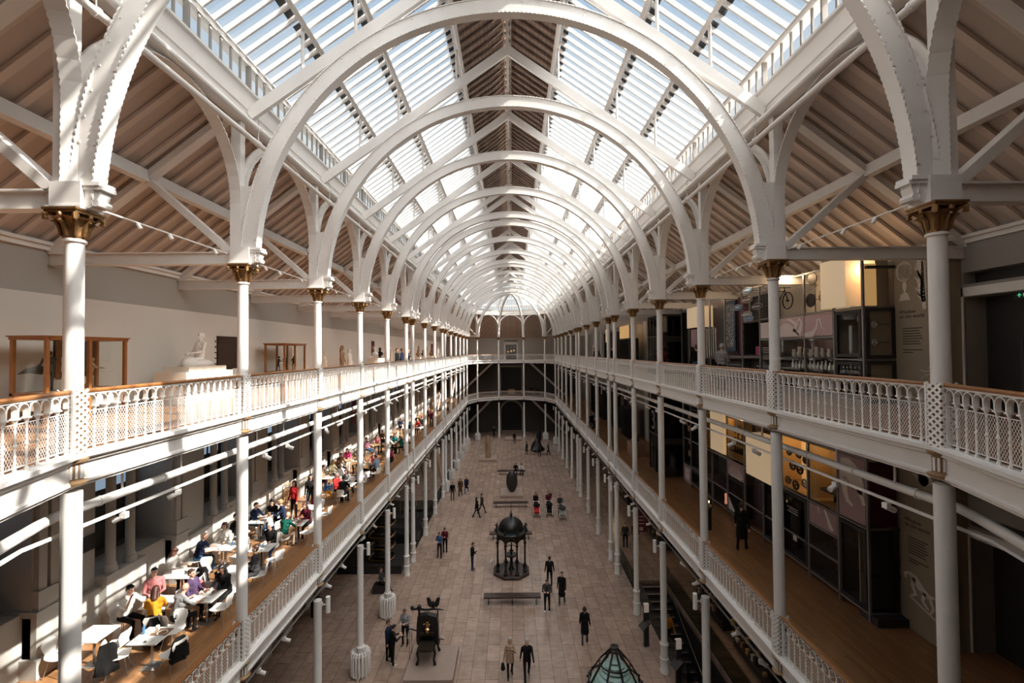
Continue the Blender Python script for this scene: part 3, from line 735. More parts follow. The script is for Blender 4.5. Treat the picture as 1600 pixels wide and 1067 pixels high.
# spotlights on the tracks
sp = MB(); sp.tube((0, 0, -.03), (0, 0, -.12), .012, n=5); me_stem = sp.mesh('stem', 'iron')
sp = MB(); sp.tube((0, 0, -.12), (.17, 0, -.2), .055, n=10); sp.bx(-.05, .05, -.05, .05, -.15, -.05); me_head = sp.mesh('lamp_head', 'ironb')
rnd = random.Random(3)
for s in (-1, 1):
    for i in range(len(YS)-1):
        L_ = YS[i+1]-YS[i]
        for k, f in enumerate((.3, .62) if L_ > 3 else (.5,)):
            if i > 11: continue
            for w, (zz, xx) in enumerate(((11.41, 6.93), (5.6, 6.93))):
                if w == 1 and i > 8: continue
                t = thing('spotlight', '%s white spotlight under the %s %s gallery, %s bay from the camera' % (('nearer', 'farther')[k], ('upper', 'first')[w], side_name(s), ORD[i]), 'spotlight', (s*xx, YS[i]+f*L_+rnd.uniform(-.2, .2), zz), (pi if s > 0 else 0)+rnd.uniform(-.7, .7)+(pi if rnd.random() < .5 else 0), 'spotlights on the gallery tracks')
                put('stem', me_stem, t); put('lamp_head', me_head, t)
# rods between the consoles with two spotlights
for s in (-1, 1):
    for i in range(0, 9):
        m = MB(); m.tube((0, 0, 0), (0, YS[i+1]-YS[i]-.4, 0), .017, n=6)
        t = thing('spotlight_rod', 'thin spotlight rod at capital height, %s side, %s bay from the camera' % (side_name(s), ORD[i]), 'light rod', (s*6.98, YS[i]+.2, ZCAP+.26), 0, 'rods between the columns'); m.build('rod', 'iron', t)
        for f in (.3, .48, .8):
            h = MB(); h.tube((0, 0, -.02), (-s*.06, 0, -.12), .035, n=7); h.build('lamp_head', 'ironb', t, loc=(0, f*(YS[i+1]-YS[i]), 0))
# cylinder lamps on the columns below the first gallery
cy_ = MB(); cy_.tube((0, 0, -.27), (0, 0, .27), .075, n=14); me_cyl = cy_.mesh('lamp_tube', 'ironb', True)
cy_ = MB(); cy_.tube((-.26, 0, 0), (0, 0, 0), .02, n=6); cy_.bx(-.26, -.20, -.04, .04, -.07, .07); me_brk = cy_.mesh('bracket', 'iron')
for i, y in enumerate(YS):
    for s in (-1, 1):
        if s > 0 and i in (3, ): pass
        t = thing('cylinder_lamp', 'white cylinder lamp on the foot of the %s column from the camera, %s arcade' % (ORD[i], side_name(s)), 'lamp', (s*(XN-.36), y, 5.5), 0 if s < 0 else pi, 'cylinder lamps on the columns')
        put('lamp_tube', me_cyl, t); put('bracket', me_brk, t)

# --- balustrades: local +X from column to column, +Y outward, z = 0 at the gallery floor
def baluster_bm(m, x):
    m.lathe([(.026, .03), (.026, .06), (.015, .09), (.014, .36), (.022, .375), (.022, .39), (.014, .405), (.013, .655), (.018, .66), (.02, .68), (.030, .70), (.034, .72)], (x, 0, 0), 6)
    m.bx(x-.036, x+.036, -.04, .04, .715, .738)
b_ = MB(); baluster_bm(b_, 0); me_bal = b_.mesh('baluster', 'ironb')
BP = {}
def panel_parts(L_):
    key = round(L_, 1)
    if key in BP: return BP[key]
    a, b = .16, L_-.16; n = max(3, round((b-a)/.208)); st = (b-a)/n
    xs = [a+st*k for k in range(n+1)]
    hr = MB(); hr.prism([(-.045, .955), (-.05, .985), (-.03, 1.01), (.03, 1.01), (.05, .985), (.045, .955)], (L_/2, 0, 0), (0, 1, 0), (0, 0, 1), L_-.2)
    ir = MB(); ir.bx(.1, L_-.1, -.03, .03, .925, .955); ir.bx(.1, L_-.1, -.045, .045, .0, .04); ir.bx(.125, .15, -.03, .03, .04, .93); ir.bx(L_-.15, L_-.125, -.03, .03, .04, .93)
    ar = MB(); r = st/2-.012; zc = .925-r-.012
    for k in range(n):
        xc = (xs[k]+xs[k+1])/2
        Pi = [(xc-r, 0, .735)]+[(xc-r*cos(pi*j/8), 0, zc+r*sin(pi*j/8)) for j in range(9)]+[(xc+r, 0, .735)]
        ro = r+.012; Po = [(xc-ro, 0, .735)]+[(xc-ro*cos(pi*j/8), 0, zc+ro*sin(pi*j/8)) for j in range(9)]+[(xc+ro, 0, .735)]
        ar.strip(Pi, Po, .07, (0, 1, 0))
    ir.cur = 1
    for k in range(n+1): ir.bx(xs[k]-.016, xs[k]+.016, -.028, .028, .86, .9)
    bl = MB()
    for x in xs[1:-1]: baluster_bm(bl, x)
    wm = MB(); z0, z1 = .10, .66; d = .052; x0, x1 = .15, L_-.15; H = z1-z0; W_ = x1-x0; t = .0035; asp = 1.5
    k = -int(H/d/asp)-1
    while k*d < W_:
        for sg in (1, -1):
            # line from (k*d, z0) going up with slope asp
            xa = k*d; xb = xa+H/asp; za, zb = z0, z1
            if xa < 0: za = z0+(-xa)*asp; xa = 0
            if xb > W_: zb = z1-(xb-W_)*asp; xb = W_
            if zb > za+.01 and xb > xa:
                if sg < 0: xa, xb = W_-xa, W_-xb
                p, q = Vector((x0+xa, 0, za)), Vector((x0+xb, 0, zb)); dd = (q-p).normalized(); nn = Vector((-dd.z, 0, dd.x))*t
                wm.add([p-nn, q-nn, q+nn, p+nn], [(0, 1, 2, 3)])
        k += 1
    wm.bx(x0, x1, -.004, .004, z1-.006, z1+.006); wm.bx(x0, x1, -.004, .004, z0-.006, z0+.006)
    BP[key] = dict(hr=hr.mesh('handrail', 'rail'), ir=ir.mesh('iron_rails', ['ironb', 'gold']), ar=ar.mesh('arched_heads', 'ironb'), bl=bl.mesh('balusters', 'ironb'), wm=wm.mesh('wire_mesh', 'ironb'), xs=xs[1:-1])
    return BP[key]
def balustrade(p, q, z, label, near, group, far=False):
    d = Vector(q)-Vector(p); P = panel_parts(d.length)
    t = thing('balustrade', label, 'balustrade', (p[0], p[1], z), atan2(d.y, d.x), group)
    put('handrail', P['hr'], t); put('iron_rails', P['ir'], t); put('arched_heads', P['ar'], t)
    if not far: put('wire_mesh', P['wm'], t)
    if near:
        for x in P['xs']: put('baluster', me_bal, t, (x, 0, 0))
    else: put('balusters', P['bl'], t)
for p, q, s, i in bays:
    for z, wh in ((Z1, 'first'), (Z2, 'upper')):
        balustrade(p, q, z, 'white iron balustrade of the %s %s gallery, %s bay from the camera' % (wh, side_name(s), ORD[i]), i < (3 if z == Z2 else 4), 'balustrades of the side galleries', i > 10)
for k in range(5):
    for z, wh in ((Z1, 'first'), (Z2, 'upper')):
        balustrade(AF[k], AF[k+1], z, 'white iron balustrade round the far end of the %s gallery, %s from the left' % (wh, ORD[4-k]), False, 'balustrades of the far end', True)
for k in (0, 4):
    balustrade(AN[k], AN[k+1], Z2, 'white iron balustrade angling in at the %s edge of the view, upper gallery' % ('right' if k == 0 else 'left'), True, 'balustrades of the near end')
    balustrade(AN[k], AN[k+1], Z1, 'white iron balustrade of the first gallery below the %s edge of the view' % ('right' if k == 0 else 'left'), False, 'balustrades of the near end, below')

# --- radiators ringed round column feet
rd = MB(); n = 18
for k in range(n):
    a = 2*pi*k/n; c, s_ = cos(a), sin(a)
    rd.path([(.40*c, .40*s_, .12), (.40*c, .40*s_, 1.0), (.36*c, .36*s_, 1.06), (.29*c, .29*s_, 1.06), (.25*c, .25*s_, 1.0), (.25*c, .25*s_, .12), (.29*c, .29*s_, .07), (.36*c, .36*s_, .07)], .038, 6, closed=True)
me_rad = rd.mesh('ribs', 'ironb', True)
rf = MB()
for k in range(6): a = 2*pi*(k+.5)/6; rf.tube((.36*cos(a), .36*sin(a), 0), (.34*cos(a), .34*sin(a), .1), .045, .03, 7)
rf.path([(.33*cos(2*pi*k/24), .33*sin(2*pi*k/24), .93) for k in range(24)], .03, 6, closed=True); me_radf = rf.mesh('feet', 'ironb')
rads = [(-XN, YS[i], 'the %s column of the left arcade' % ORD[i]) for i in (3, 4, 10, 11, 12, 13, 14, 15)]+[(XN, YS[15], 'the last column of the right arcade')]+[(*AF[1], 'the right column of the rounded far end'), (*AF[4], 'the left column of the rounded far end')]
for x, y, w in rads:
    t = thing('ring_radiator', 'white ribbed round radiator at the foot of '+w, 'radiator', (x, y, 0), 0, 'ring radiators round the columns'); put('ribs', me_rad, t); put('feet', me_radf, t)
# ================================================================== people
SKIN, HAIR, TOP, LEGS, SHOE, EYE, XTRA = range(7)
def body(pose):
    """primitives (kind, p, q, r0, r1, slot) of a figure facing +Y with its feet at z = 0 (or its seat at .45)"""
    P = []
    g = pose.get
    f = g('female', 0); sc = 1.0
    seat = g('sit', 0)
    hipz = .56 if seat else .93
    lean = radians(g('lean', 0)); hw = .095
    def cap(p, q, r0, r1, m, s=(1, 1, 1)): P.append(('c', Vector(p), Vector(q), r0, r1, m, s))
    def ell(c, r, m): P.append(('e', Vector(c), Vector(r), 0, 0, m, None))
    pel = Vector((0, 0, hipz))
    def up(h, dx=0., dy=0.): return pel+Vector((dx, h*sin(lean)+dy*cos(lean), h*cos(lean)-dy*sin(lean)))
    # torso
    sh = g('shoulder', .175 if f else .195)
    ell(up(.02), (.165, .125, .13), LEGS); 
    cap(up(.08, -.06), up(.08, .06), .115, .115, TOP); cap(up(.20, -.055), up(.20, .055), .105 if f else .115, .105 if f else .115, TOP)
    cap(up(.34, -.075, .01), up(.34, .075, .01), .112, .112, TOP); cap(up(.45, -.09), up(.45, .09), .095, .095, TOP)
    if f: ell(up(.36, -.075, .09), (.06, .05, .06), TOP); ell(up(.36, .075, .09), (.06, .05, .06), TOP)
    cap(up(.495, -sh+.045), up(.495, sh-.045), .055, .055, TOP)
    for s in (-1, 1): cap(up(.545, s*.03), up(.485, s*(sh-.01)), .050, .052, TOP)
    cap(up(.10, 0, .01), up(.42, 0, .01), .125, .135, TOP)
    # neck, head
    hl = radians(g('head', 0)); ht = radians(g('turn', 0))
    nb = up(.50, 0, -.01); hc = nb+Vector((0, .02+.20*sin(lean*.6+hl), .215*cos(lean*.6+hl)))
    cap(nb, hc-Vector((0, 0, .05)), .055, .05, SKIN)
    R = Matrix.Rotation(-ht, 3, 'Z') @ Matrix.Rotation(-(hl+lean*.4), 3, 'X')
    def H(x, y, z): return hc+R@Vector((x, y, z))
    ell(H(0, 0, .02), (.077, .094, .10), SKIN); ell(H(0, .02, -.045), (.058, .07, .062), SKIN); ell(H(0, .055, -.088), (.026, .025, .02), SKIN)
    cap(H(0, .088, .012), H(0, .112, -.022), .010, .015, SKIN)
    for s in (-1, 1):
        ell(H(s*.080, -.004, .0), (.012, .02, .03), SKIN); ell(H(s*.031, .083, .017), (.013, .011, .009), EYE); ell(H(s*.032, .088, .035), (.02, .009, .006), HAIR)
    cap(H(-.017, .087, -.05), H(.017, .087, -.05), .007, .007, XTRA)
    hr = g('hair', 'short')
    if hr != 'bald':
        ell(H(0, -.022, .048), (.086, .094, .088), HAIR); ell(H(0, -.05, .0), (.082, .06, .075), HAIR); ell(H(0, .045, .092), (.06, .045, .03), HAIR)
    if hr == 'long':
        for s in (-1, 1): cap(H(s*.068, -.02, .02), H(s*.075, -.03, -.17), .035, .04, HAIR)
        cap(H(0, -.07, .0), H(0, -.085, -.2), .06, .065, HAIR)
    if hr == 'bob':
        for s in (-1, 1): cap(H(s*.07, -.015, .02), H(s*.075, -.015, -.07), .038, .034, HAIR)
        cap(H(0, -.06, .0), H(0, -.07, -.08), .055, .05, HAIR)
    if hr == 'bun': ell(H(0, -.12, .07), (.045, .045, .045), HAIR)
    if hr == 'cap': ell(H(0, .0, .08), (.09, .10, .05), XTRA); cap(H(-.04, .1, .06), H(.04, .1, .06), .012, .012, XTRA)
    if hr == 'hood': ell(H(0, -.03, .02), (.10, .11, .13), TOP)
    # legs
    for s in (-1, 1):
        th, kn, ab = (g('legR', (0, 0, 3)) if s > 0 else g('legL', (0, 0, 3)))
        if seat and not g('legR'): th, kn, ab = (84, 88, 5) if s > 0 else (80, 74, 7)
        th, kn, ab = radians(th), radians(kn), radians(ab)*s
        hp = pel+Vector((s*hw, 0, -.03)); kp = hp+Vector((sin(ab)*.42, sin(th)*.43, -cos(th)*.43))
        an = kp+Vector((0, sin(th-kn)*.41, -cos(th-kn)*.41))
        lr = .078 if not f else .08
        cap(hp, kp, lr+.008, .056, LEGS); 
        bare = g('skirt') or g('shorts')
        cap(kp, an, .055, .040, SKIN if bare else LEGS); 
        if not bare: cap(kp.lerp(an, .75), an, .050, .052, LEGS)
        fd = Vector((s*.12, 1, 0)).normalized(); an2 = an-Vector((0, 0, .035))
        cap(an2-fd*.03, an2+fd*.13, .040, .032, SHOE); cap(an2+fd*.02, an2+fd*.15, .04, .028, SHOE)
    if g('skirt'):
        for k in range(7): a = pi*k/3.5; cap(pel+Vector((.08*cos(a), .06*sin(a), 0)), pel+Vector((.15*cos(a), .13*sin(a), -.42)), .09, .06, LEGS)
    if g('coat'):
        for k in range(9): a = 2*pi*k/9; cap(up(.2, .07*cos(a), .05*sin(a)), pel+Vector((.14*cos(a), .12*sin(a), -g('coat'))), .10, .065, TOP)
    # arms: (forward swing, outward, elbow bend, inward turn)
    for s in (-1, 1):
        fw, ou, el, inn = (g('armR', (5, 8, 12, 0)) if s > 0 else g('armL', (5, 8, 12, 0)))
        fw, ou, el, inn = radians(fw), radians(ou), radians(el), radians(inn)
        sp_ = up(.465, s*sh); d1 = Vector((s*sin(ou), sin(fw)*cos(ou), -cos(fw)*cos(ou))).normalized()
        ep = sp_+d1*.29; d2 = Vector((s*sin(ou)-s*sin(inn), sin(fw+el), -cos(fw+el))).normalized(); wp = ep+d2*.25
        slv = g('sleeve', 1)
        cap(sp_, ep, .056, .043, TOP); cap(ep, wp, .042 if slv else .036, .033 if slv else .026, TOP if slv else SKIN)
        # hand
        side = d2.cross(Vector((0, 0, 1))); side = side.normalized() if side.length > .05 else Vector((1, 0, 0)); nrm = side.cross(d2).normalized()
        pc = wp+d2*.055; cap(wp, wp+d2*.03, .025, .026, SKIN)
        cap(pc-side*.022, pc+side*.022, .020, .020, SKIN); cap(pc+d2*.025-side*.028, pc+d2*.025+side*.028, .015, .015, SKIN)
        cl = g('curl', .5)
        for k in range(4):
            o = (k-1.5)*.023; L1 = (.030, .034, .033, .026)[k]; b0 = pc+d2*.038+side*o; b1 = b0+(d2*cos(cl)-nrm*sin(cl)+side*(k-1.5)*.08)*L1; b2 = b1+(d2*cos(cl*2.2)-nrm*sin(cl*2.2))*L1*.85
            cap(b0, b1, .0098, .009, SKIN); cap(b1, b2, .009, .008, SKIN)
        tb_ = pc-side*s*.03*(1 if s > 0 else 1)-d2*.02; cap(tb_, tb_-side*s*.022+d2*.035-nrm*.01, .012, .010, SKIN); cap(tb_-side*s*.022+d2*.035-nrm*.01, tb_-side*s*.018+d2*.06-nrm*.02, .010, .009, SKIN)
    if g('bag'):
        hx = .34; cap((hx, .02, .62), (hx, .12, .50), .07, .11, XTRA)
    if g('pack'): ell(up(.30, 0, -.17), (.15, .09, .21), XTRA)
    if g('strap'):
        a_, b_ = up(.5, .12, .02), up(.02, -.19, .0); 
        for k in range(6): P.append(('c', a_.lerp(b_, k/6)+Vector((0, .115*sin(pi*(k+.3)/6.5), 0)), a_.lerp(b_, (k+1)/6)+Vector((0, .115*sin(pi*(k+1.3)/6.5), 0)), .018, .018, XTRA, None))
        ell(up(-.02, -.23, 0), (.07, .14, .13), XTRA)
    return P
def _dist(P, c):
    best = None; D = []
    for k, p, q, r0, r1, m, s in P:
        p = np.array(p); q = np.array(q)
        if k == 'c':
            d = q-p; t = np.clip(((c-p)@d)/max(d@d, 1e-9), 0, 1); D.append(np.linalg.norm(c-(p+t[:, None]*d), axis=1)-(r0+(r1-r0)*t))
        else:
            e = (c-p)/q; n = np.linalg.norm(e, axis=1); D.append((n-1)*q.min())
    return np.array(D)
_tmpc = 0
def make_body(name, pose, vox=.0115):
    P = body(pose); m = MB()
    for k, p, q, r0, r1, sl, s in P:
        if k == 'c':
            n = 10; d = (q-p); L_ = d.length; z = d.normalized() if L_ > 1e-6 else Vector((0, 0, 1))
            x = (Vector((0, 0, 1)) if abs(z.z) < .9 else Vector((1, 0, 0))).cross(z).normalized(); y = z.cross(x); pts = []
            for (c, r, a0, a1) in ((p, r0, -pi/2, 0), (q, r1, 0, pi/2)):
                for j in range(4):
                    a = a0+(a1-a0)*j/3; rr = max(r*cos(a), 1e-4); o = c+z*r*sin(a)
                    for i in range(n): b = 2*pi*i/n; pts.append(o+x*rr*cos(b)+y*rr*sin(b))
            fs = [(j*n+i, j*n+(i+1) % n, (j+1)*n+(i+1) % n, (j+1)*n+i) for j in range(7) for i in range(n)]+[tuple(range(n-1, -1, -1)), tuple(7*n+i for i in range(n))]
            m.add(pts, fs)
        else: m.ball(p, tuple(q), 14, 9)
    me = m.mesh('tmp', 'iron'); o = bpy.data.objects.new('tmp', me); COL.objects.link(o)
    r = o.modifiers.new('r', 'REMESH'); r.mode = 'VOXEL'; r.voxel_size = vox
    sm = o.modifiers.new('s', 'SMOOTH'); sm.iterations = 2; sm.factor = .4
    dg = bpy.context.evaluated_depsgraph_get(); dg.update(); ev = o.evaluated_get(dg)
    out = bpy.data.meshes.new_from_object(ev); out.name = name
    bpy.data.objects.remove(o); bpy.data.meshes.remove(me)
    out.materials.clear()
    for mm in BODY_M: out.materials.append(mm)
    n = len(out.polygons); c = np.zeros(n*3, dtype=np.float32); out.polygons.foreach_get('center', c); c = c.reshape(-1, 3).astype(float)
    D = _dist(P, c); idx = D.argmin(axis=0); sl = np.array([p[5] for p in P], dtype=np.int32)[idx]
    out.polygons.foreach_set('material_index', sl); out.polygons.foreach_set('use_smooth', np.ones(n, dtype=bool)); out.update()
    return out
def cloth(name, c, r=.9): return mat(name, c, r, noise=.25, nscale=14, bump=.4, spec=.12)
SK = [mat('fair skin', (.62, .36, .26), .5), mat('tanned skin', (.45, .25, .17), .5), mat('brown skin', (.22, .11, .07), .5)]
HR = dict(brown=mat('brown hair', (.05, .025, .015), .5), black=mat('black hair', (.012, .010, .010), .4), blond=mat('blond hair', (.38, .24, .12), .5), red=mat('red brown hair', (.07, .022, .014), .5), grey=mat('grey hair', (.34, .32, .30), .6), white=mat('white hair', (.6, .58, .55), .6))
CL = {}
for nm, c in dict(white=(.80, .77, .72), black=(.013, .012, .012), navy=(.018, .028, .065), mustard=(.62, .25, .02), red=(.50, .03, .03), green=(.01, .10, .07), teal=(.02, .16, .18), purple=(.09, .055, .12), pink=(.70, .08, .20), grey=(.30, .29, .29), darkgrey=(.06, .058, .06), jeans=(.05, .12, .22), lightblue=(.30, .40, .55), tan=(.42, .30, .20), khaki=(.25, .21, .13), brown=(.10, .05, .03), maroon=(.13, .015, .03), rose=(.46, .16, .16), blue=(.05, .15, .36), stripe=(.30, .12, .16), cream=(.62, .52, .42)).items(): CL[nm] = cloth(nm+' cloth', c)
LIP = mat('lips', (.35, .09, .07), .5)
BODY_M = [SK[0], HR['brown'], CL['navy'], CL['black'], mat('shoe leather', (.03, .022, .02), .5), mat('eyes', (.02, .015, .01), .3), LIP]
POSES = dict(
    stand=dict(), standf=dict(female=1, hair='long'), look=dict(head=14, armR=(30, 6, 95, 45), armL=(12, 8, 20, 0)),
    hold=dict(armR=(25, 8, 85, 40), armL=(25, 8, 85, 40), head=18), pack=dict(pack=1, armL=(-4, 8, 25, 0)),
    walk=dict(legR=(24, 8, 2), legL=(-18, 14, 2), armR=(-22, 7, 14, 0), armL=(24, 7, 24, 0)),
    walkf=dict(female=1, hair='long', legR=(20, 6, 2), legL=(-16, 16, 2), armR=(-18, 8, 14, 0), armL=(18, 8, 30, 0), coat=.25),
    walkbag=dict(female=1, hair='bob', legR=(14, 6, 2), legL=(-10, 12, 2), armR=(3, 12, 6, 0), armL=(42, 10, 110, 50), coat=.2, bag=1),
    coat=dict(legR=(12, 5, 2), legL=(-10, 9, 2), coat=.45, hair='short', armR=(-8, 7, 15, 0), armL=(10, 7, 18, 0)),
    coatf=dict(female=1, legR=(10, 5, 2), legL=(-8, 9, 2), coat=.4, hair='bob', armR=(5, 9, 15, 0), armL=(-6, 10, 40, 10)),
    push=dict(armR=(42, 6, 40, 8), armL=(42, 6, 40, 8), lean=6, legR=(14, 10, 2), legL=(-12, 12, 2)),
    pushf=dict(female=1, hair='long', armR=(42, 6, 40, 8), armL=(42, 6, 40, 8), lean=6, legR=(10, 10, 2), legL=(-12, 12, 2)),
    strap=dict(strap=1, sleeve=0, head=12, armR=(15, 8, 70, 40), armL=(8, 10, 15, 0)),
    sit=dict(sit=1, lean=10, armR=(38, 10, 62, 30), armL=(40, 10, 58, 30), head=10), sitf=dict(sit=1, female=1, hair='long', lean=12, armR=(36, 10, 64, 30), armL=(45, 10, 50, 25), head=16),
    sitb=dict(sit=1, hair='bald', lean=16, armR=(40, 14, 50, 25), armL=(34, 12, 66, 30), head=18, sleeve=0),
    eat=dict(sit=1, lean=14, sleeve=0, armR=(60, 14, 112, 40), armL=(45, 14, 55, 30), head=8), eatf=dict(sit=1, female=1, hair='bob', lean=8, armR=(52, 12, 105, 40), armL=(30, 10, 70, 30), head=6),
    laptop=dict(sit=1, female=1, hair='long', sleeve=0, lean=8, armR=(34, 8, 62, 20), armL=(34, 8, 62, 20), head=22), upright=dict(sit=1, lean=0, hair='short', armR=(20, 8, 78, 35), armL=(16, 8, 80, 40)),
    relax=dict(sit=1, lean=-6, hair='short', armR=(10, 16, 70, 40), armL=(22, 10, 60, 20), legR=(78, 40, 9), legL=(82, 70, 4)))
BODIES = {k: make_body('person_body', p) for k, p in POSES.items()}
PCOUNT = {}
def person(pose, x, y, z, rz, label, top, legs='black', hair='brown', skin=0, shoe=None, extra=None, group=None, h=1., name='person'):
    """rz: heading in degrees, 0 looks along +Y (away from the camera), 180 towards it"""
    o = single('person', BODIES[pose], label, 'person', (x, y, z), -radians(rz), group, (h, h, h))
    for i, mm in ((SKIN, SK[skin]), (HAIR, HR[hair]), (TOP, CL[top]), (LEGS, CL[legs])): 
        o.material_slots[i].link = 'OBJECT'; o.material_slots[i].material = mm
    if shoe: o.material_slots[SHOE].link = 'OBJECT'; o.material_slots[SHOE].material = CL[shoe]
    if extra: o.material_slots[XTRA].link = 'OBJECT'; o.material_slots[XTRA].material = CL[extra]
    return o
G = 'people on the ground floor'
person('stand', -5.66, 43.6, 0, 170, 'person in dark clothes standing left of two women in the left of the hall', 'black', 'darkgrey', 'black')
person('coatf', -5.05, 44.9, 0, 180, 'person in a brown coat walking beside another in dark blue jacket', 'brown', 'black', 'brown')
person('walkf', -4.51, 45.5, 0, 190, 'person with long hair in a dark blue jacket and light shoes', 'navy', 'jeans', 'blond', shoe='white')
person('walkf', -3.0, 39.05, 0, 75, 'person in black with long hair striding right beside a taller man', 'black', 'black', 'black')
person('walk', -2.62, 40.0, 0, 60, 'taller person in dark jacket walking right with a dark haired woman', 'darkgrey', 'black', 'black')
person('hold', -5.0, 31.65, 0, 200, 'person in a blue denim jacket standing before one in red and black', 'jeans', 'black', 'brown')
person('hold', -4.74, 32.45, 0, 190, 'person in a black jacket over a red top behind the denim jacket', 'maroon', 'black', 'black')
person('look', -2.59, 29.88, 0, 95, 'person in a dark waistcoat and jeans alone left of the iron fountain', 'black', 'navy', 'brown')
person('pushf', 2.09, 40.3, 0, 180, 'person in black pushing a pushchair with a red and yellow seat', 'black', 'black', 'black')
person('push', 3.2, 40.5, 0, 176, 'person in dark clothes holding a child behind the middle pushchair', 'maroon', 'black', 'black')
person('push', 4.15, 39.6, 0, 180, 'person in grey pushing the rightmost silver pushchair', 'darkgrey', 'black', 'brown')
person('stand', 3.42, 40.55, .85, 175, 'small child in dark clothes carried beside the middle pushchair', 'black', 'darkgrey', 'brown', h=.48)
person('pack', 2.26, 27.78, 0, 5, 'person in black with a black backpack walking away past the bench', 'black', 'black', 'black', extra='black')
person('coat', 2.78, 25.82, 0, 200, 'person in a long black coat walking with a bag beside the bench end', 'black', 'darkgrey', 'black')
person('hold', 1.9, 25.08, 0, 190, 'person with long dark hair in black with a white scarf and white shoes', 'darkgrey', 'black', 'black', shoe='white')
person('coatf', 3.51, 22.35, 0, 10, 'person in a dark coat and boots walking away alone on the right', 'black', 'darkgrey', 'brown')
person('walkbag', -.11, 20.14, 0, 172, 'person in a light brown coat walking with a black handbag', 'tan', 'black', 'grey', extra='black', shoe='black', h=.95)
person('walk', .62, 19.85, 0, 175, 'balding person in a long black jacket striding towards the camera', 'black', 'black', 'grey', h=1.02)
person('stand', -5.75, 21.35, 0, 105, 'person in a patterned denim jacket half hidden behind another in black', 'navy', 'black', 'brown', h=1.0)
person('hold', -5.45, 20.95, 0, 60, 'person in black with white trainers facing the printing press', 'black', 'black', 'black', shoe='white', h=1.02)
person('hold', -5.2, 22.35, 0, 185, 'person in a grey shirt and black trousers beside the printing press', 'grey', 'black', 'brown')
person('coatf', 2.04, 62.5, 0, 100, 'person in a dark dress left of the dark sculpture, far end', 'black', 'black', 'black')
person('stand', 3.7, 61.0, 0, 0, 'person in dark clothes before the dark sculpture plinth, far end', 'darkgrey', 'black', 'black')
person('coat', 4.95, 62.0, 0, 250, 'person in a dark coat right of the dark sculpture, far end', 'darkgrey', 'black', 'brown')
person('stand', .43, 69.9, 0, 180, 'person in black standing in the middle before the far platform', 'black', 'black', 'brown')
person('coat', -2.9, 75.0, 0, 180, 'person in a long dark coat near the left column of the far end', 'black', 'black', 'grey')
person('pack', 8.15, 33.0, 0, 190, 'person with a backpack in shadow beneath the right gallery', 'darkgrey', 'black', 'black')
person('stand', 8.9, 33.2, 0, 180, 'person in dark clothes in shadow beside one with a backpack, right', 'brown', 'black', 'black')
person('sit', .45, 52.45, 0, 185, 'person in black sitting on the farthest bench', 'black', 'black', 'black')
person('sitf', 1.1, 52.45, 0, 180, 'person in a white top sitting on the farthest bench', 'white', 'black', 'black')
person('relax', -7.75, 27.3, .0, 100, 'person in dark trousers sitting in shadow under the left gallery', 'darkgrey', 'black', 'brown')
person('walk', 8.3, 24.6, -1.62, 180, 'person in a bright orange top coming down the dark stairs', 'mustard', 'black', 'black')
# upper galleries
person('stand', -7.45, 29.9, Z2, 100, 'person in a black jacket with folded cream scarf at the upper left rail', 'black', 'darkgrey', 'red')
person('stand', -7.4, 31.0, Z2, 95, 'tall person in a navy jacket at the upper left rail', 'navy', 'black', 'brown')
person('look', -7.35, 32.5, Z2, 80, 'dark haired person in black by the sixth upper left column', 'black', 'black', 'black')
person('strap', 8.0, 17.2, Z2, 60, 'grey haired person in a grey tee shirt with a shoulder bag strap', 'grey', 'black', 'grey', skin=1, extra='black')
person('stand', 8.75, 21.4, Z2, 10, 'red haired person in a black tee shirt seen from behind, upper right gallery', 'black', 'jeans', 'red')
person('stand', 8.6, 25.9, Z2, 20, 'person in a maroon top in the shade of the upper right gallery', 'maroon', 'black', 'black')
for k, (x, y, c) in enumerate(((8.0, 36.5, 'black'), (8.6, 38.5, 'darkgrey'), (7.9, 41.5, 'brown'), (8.1, 44.0, 'black'))):
    person(('stand', 'coatf', 'look', 'stand')[k], x, y, Z2, (30, 200, 150, 90)[k], 'shaded person in %s on the upper right gallery, %s of four from the camera' % (c.replace('darkgrey', 'dark grey'), ORD[k]), c, 'black', 'brown')
# first gallery, right side
person('coat', 8.75, 17.4, Z1, 40, 'person in black standing before the dark showcases behind a right column', 'black', 'black', 'brown')
for k, (x, y, ps, c) in enumerate(((7.9, 45.0, 'sit', 'black'), (8.2, 46.2, 'sit', 'blue'), (7.7, 42.0, 'relax', 'black'))):
    person(ps, x, y, Z1, (0, 180, 200)[k], 'person in %s seated on the right first gallery, %s of three' % (c, ORD[k]), c, 'black', 'black')
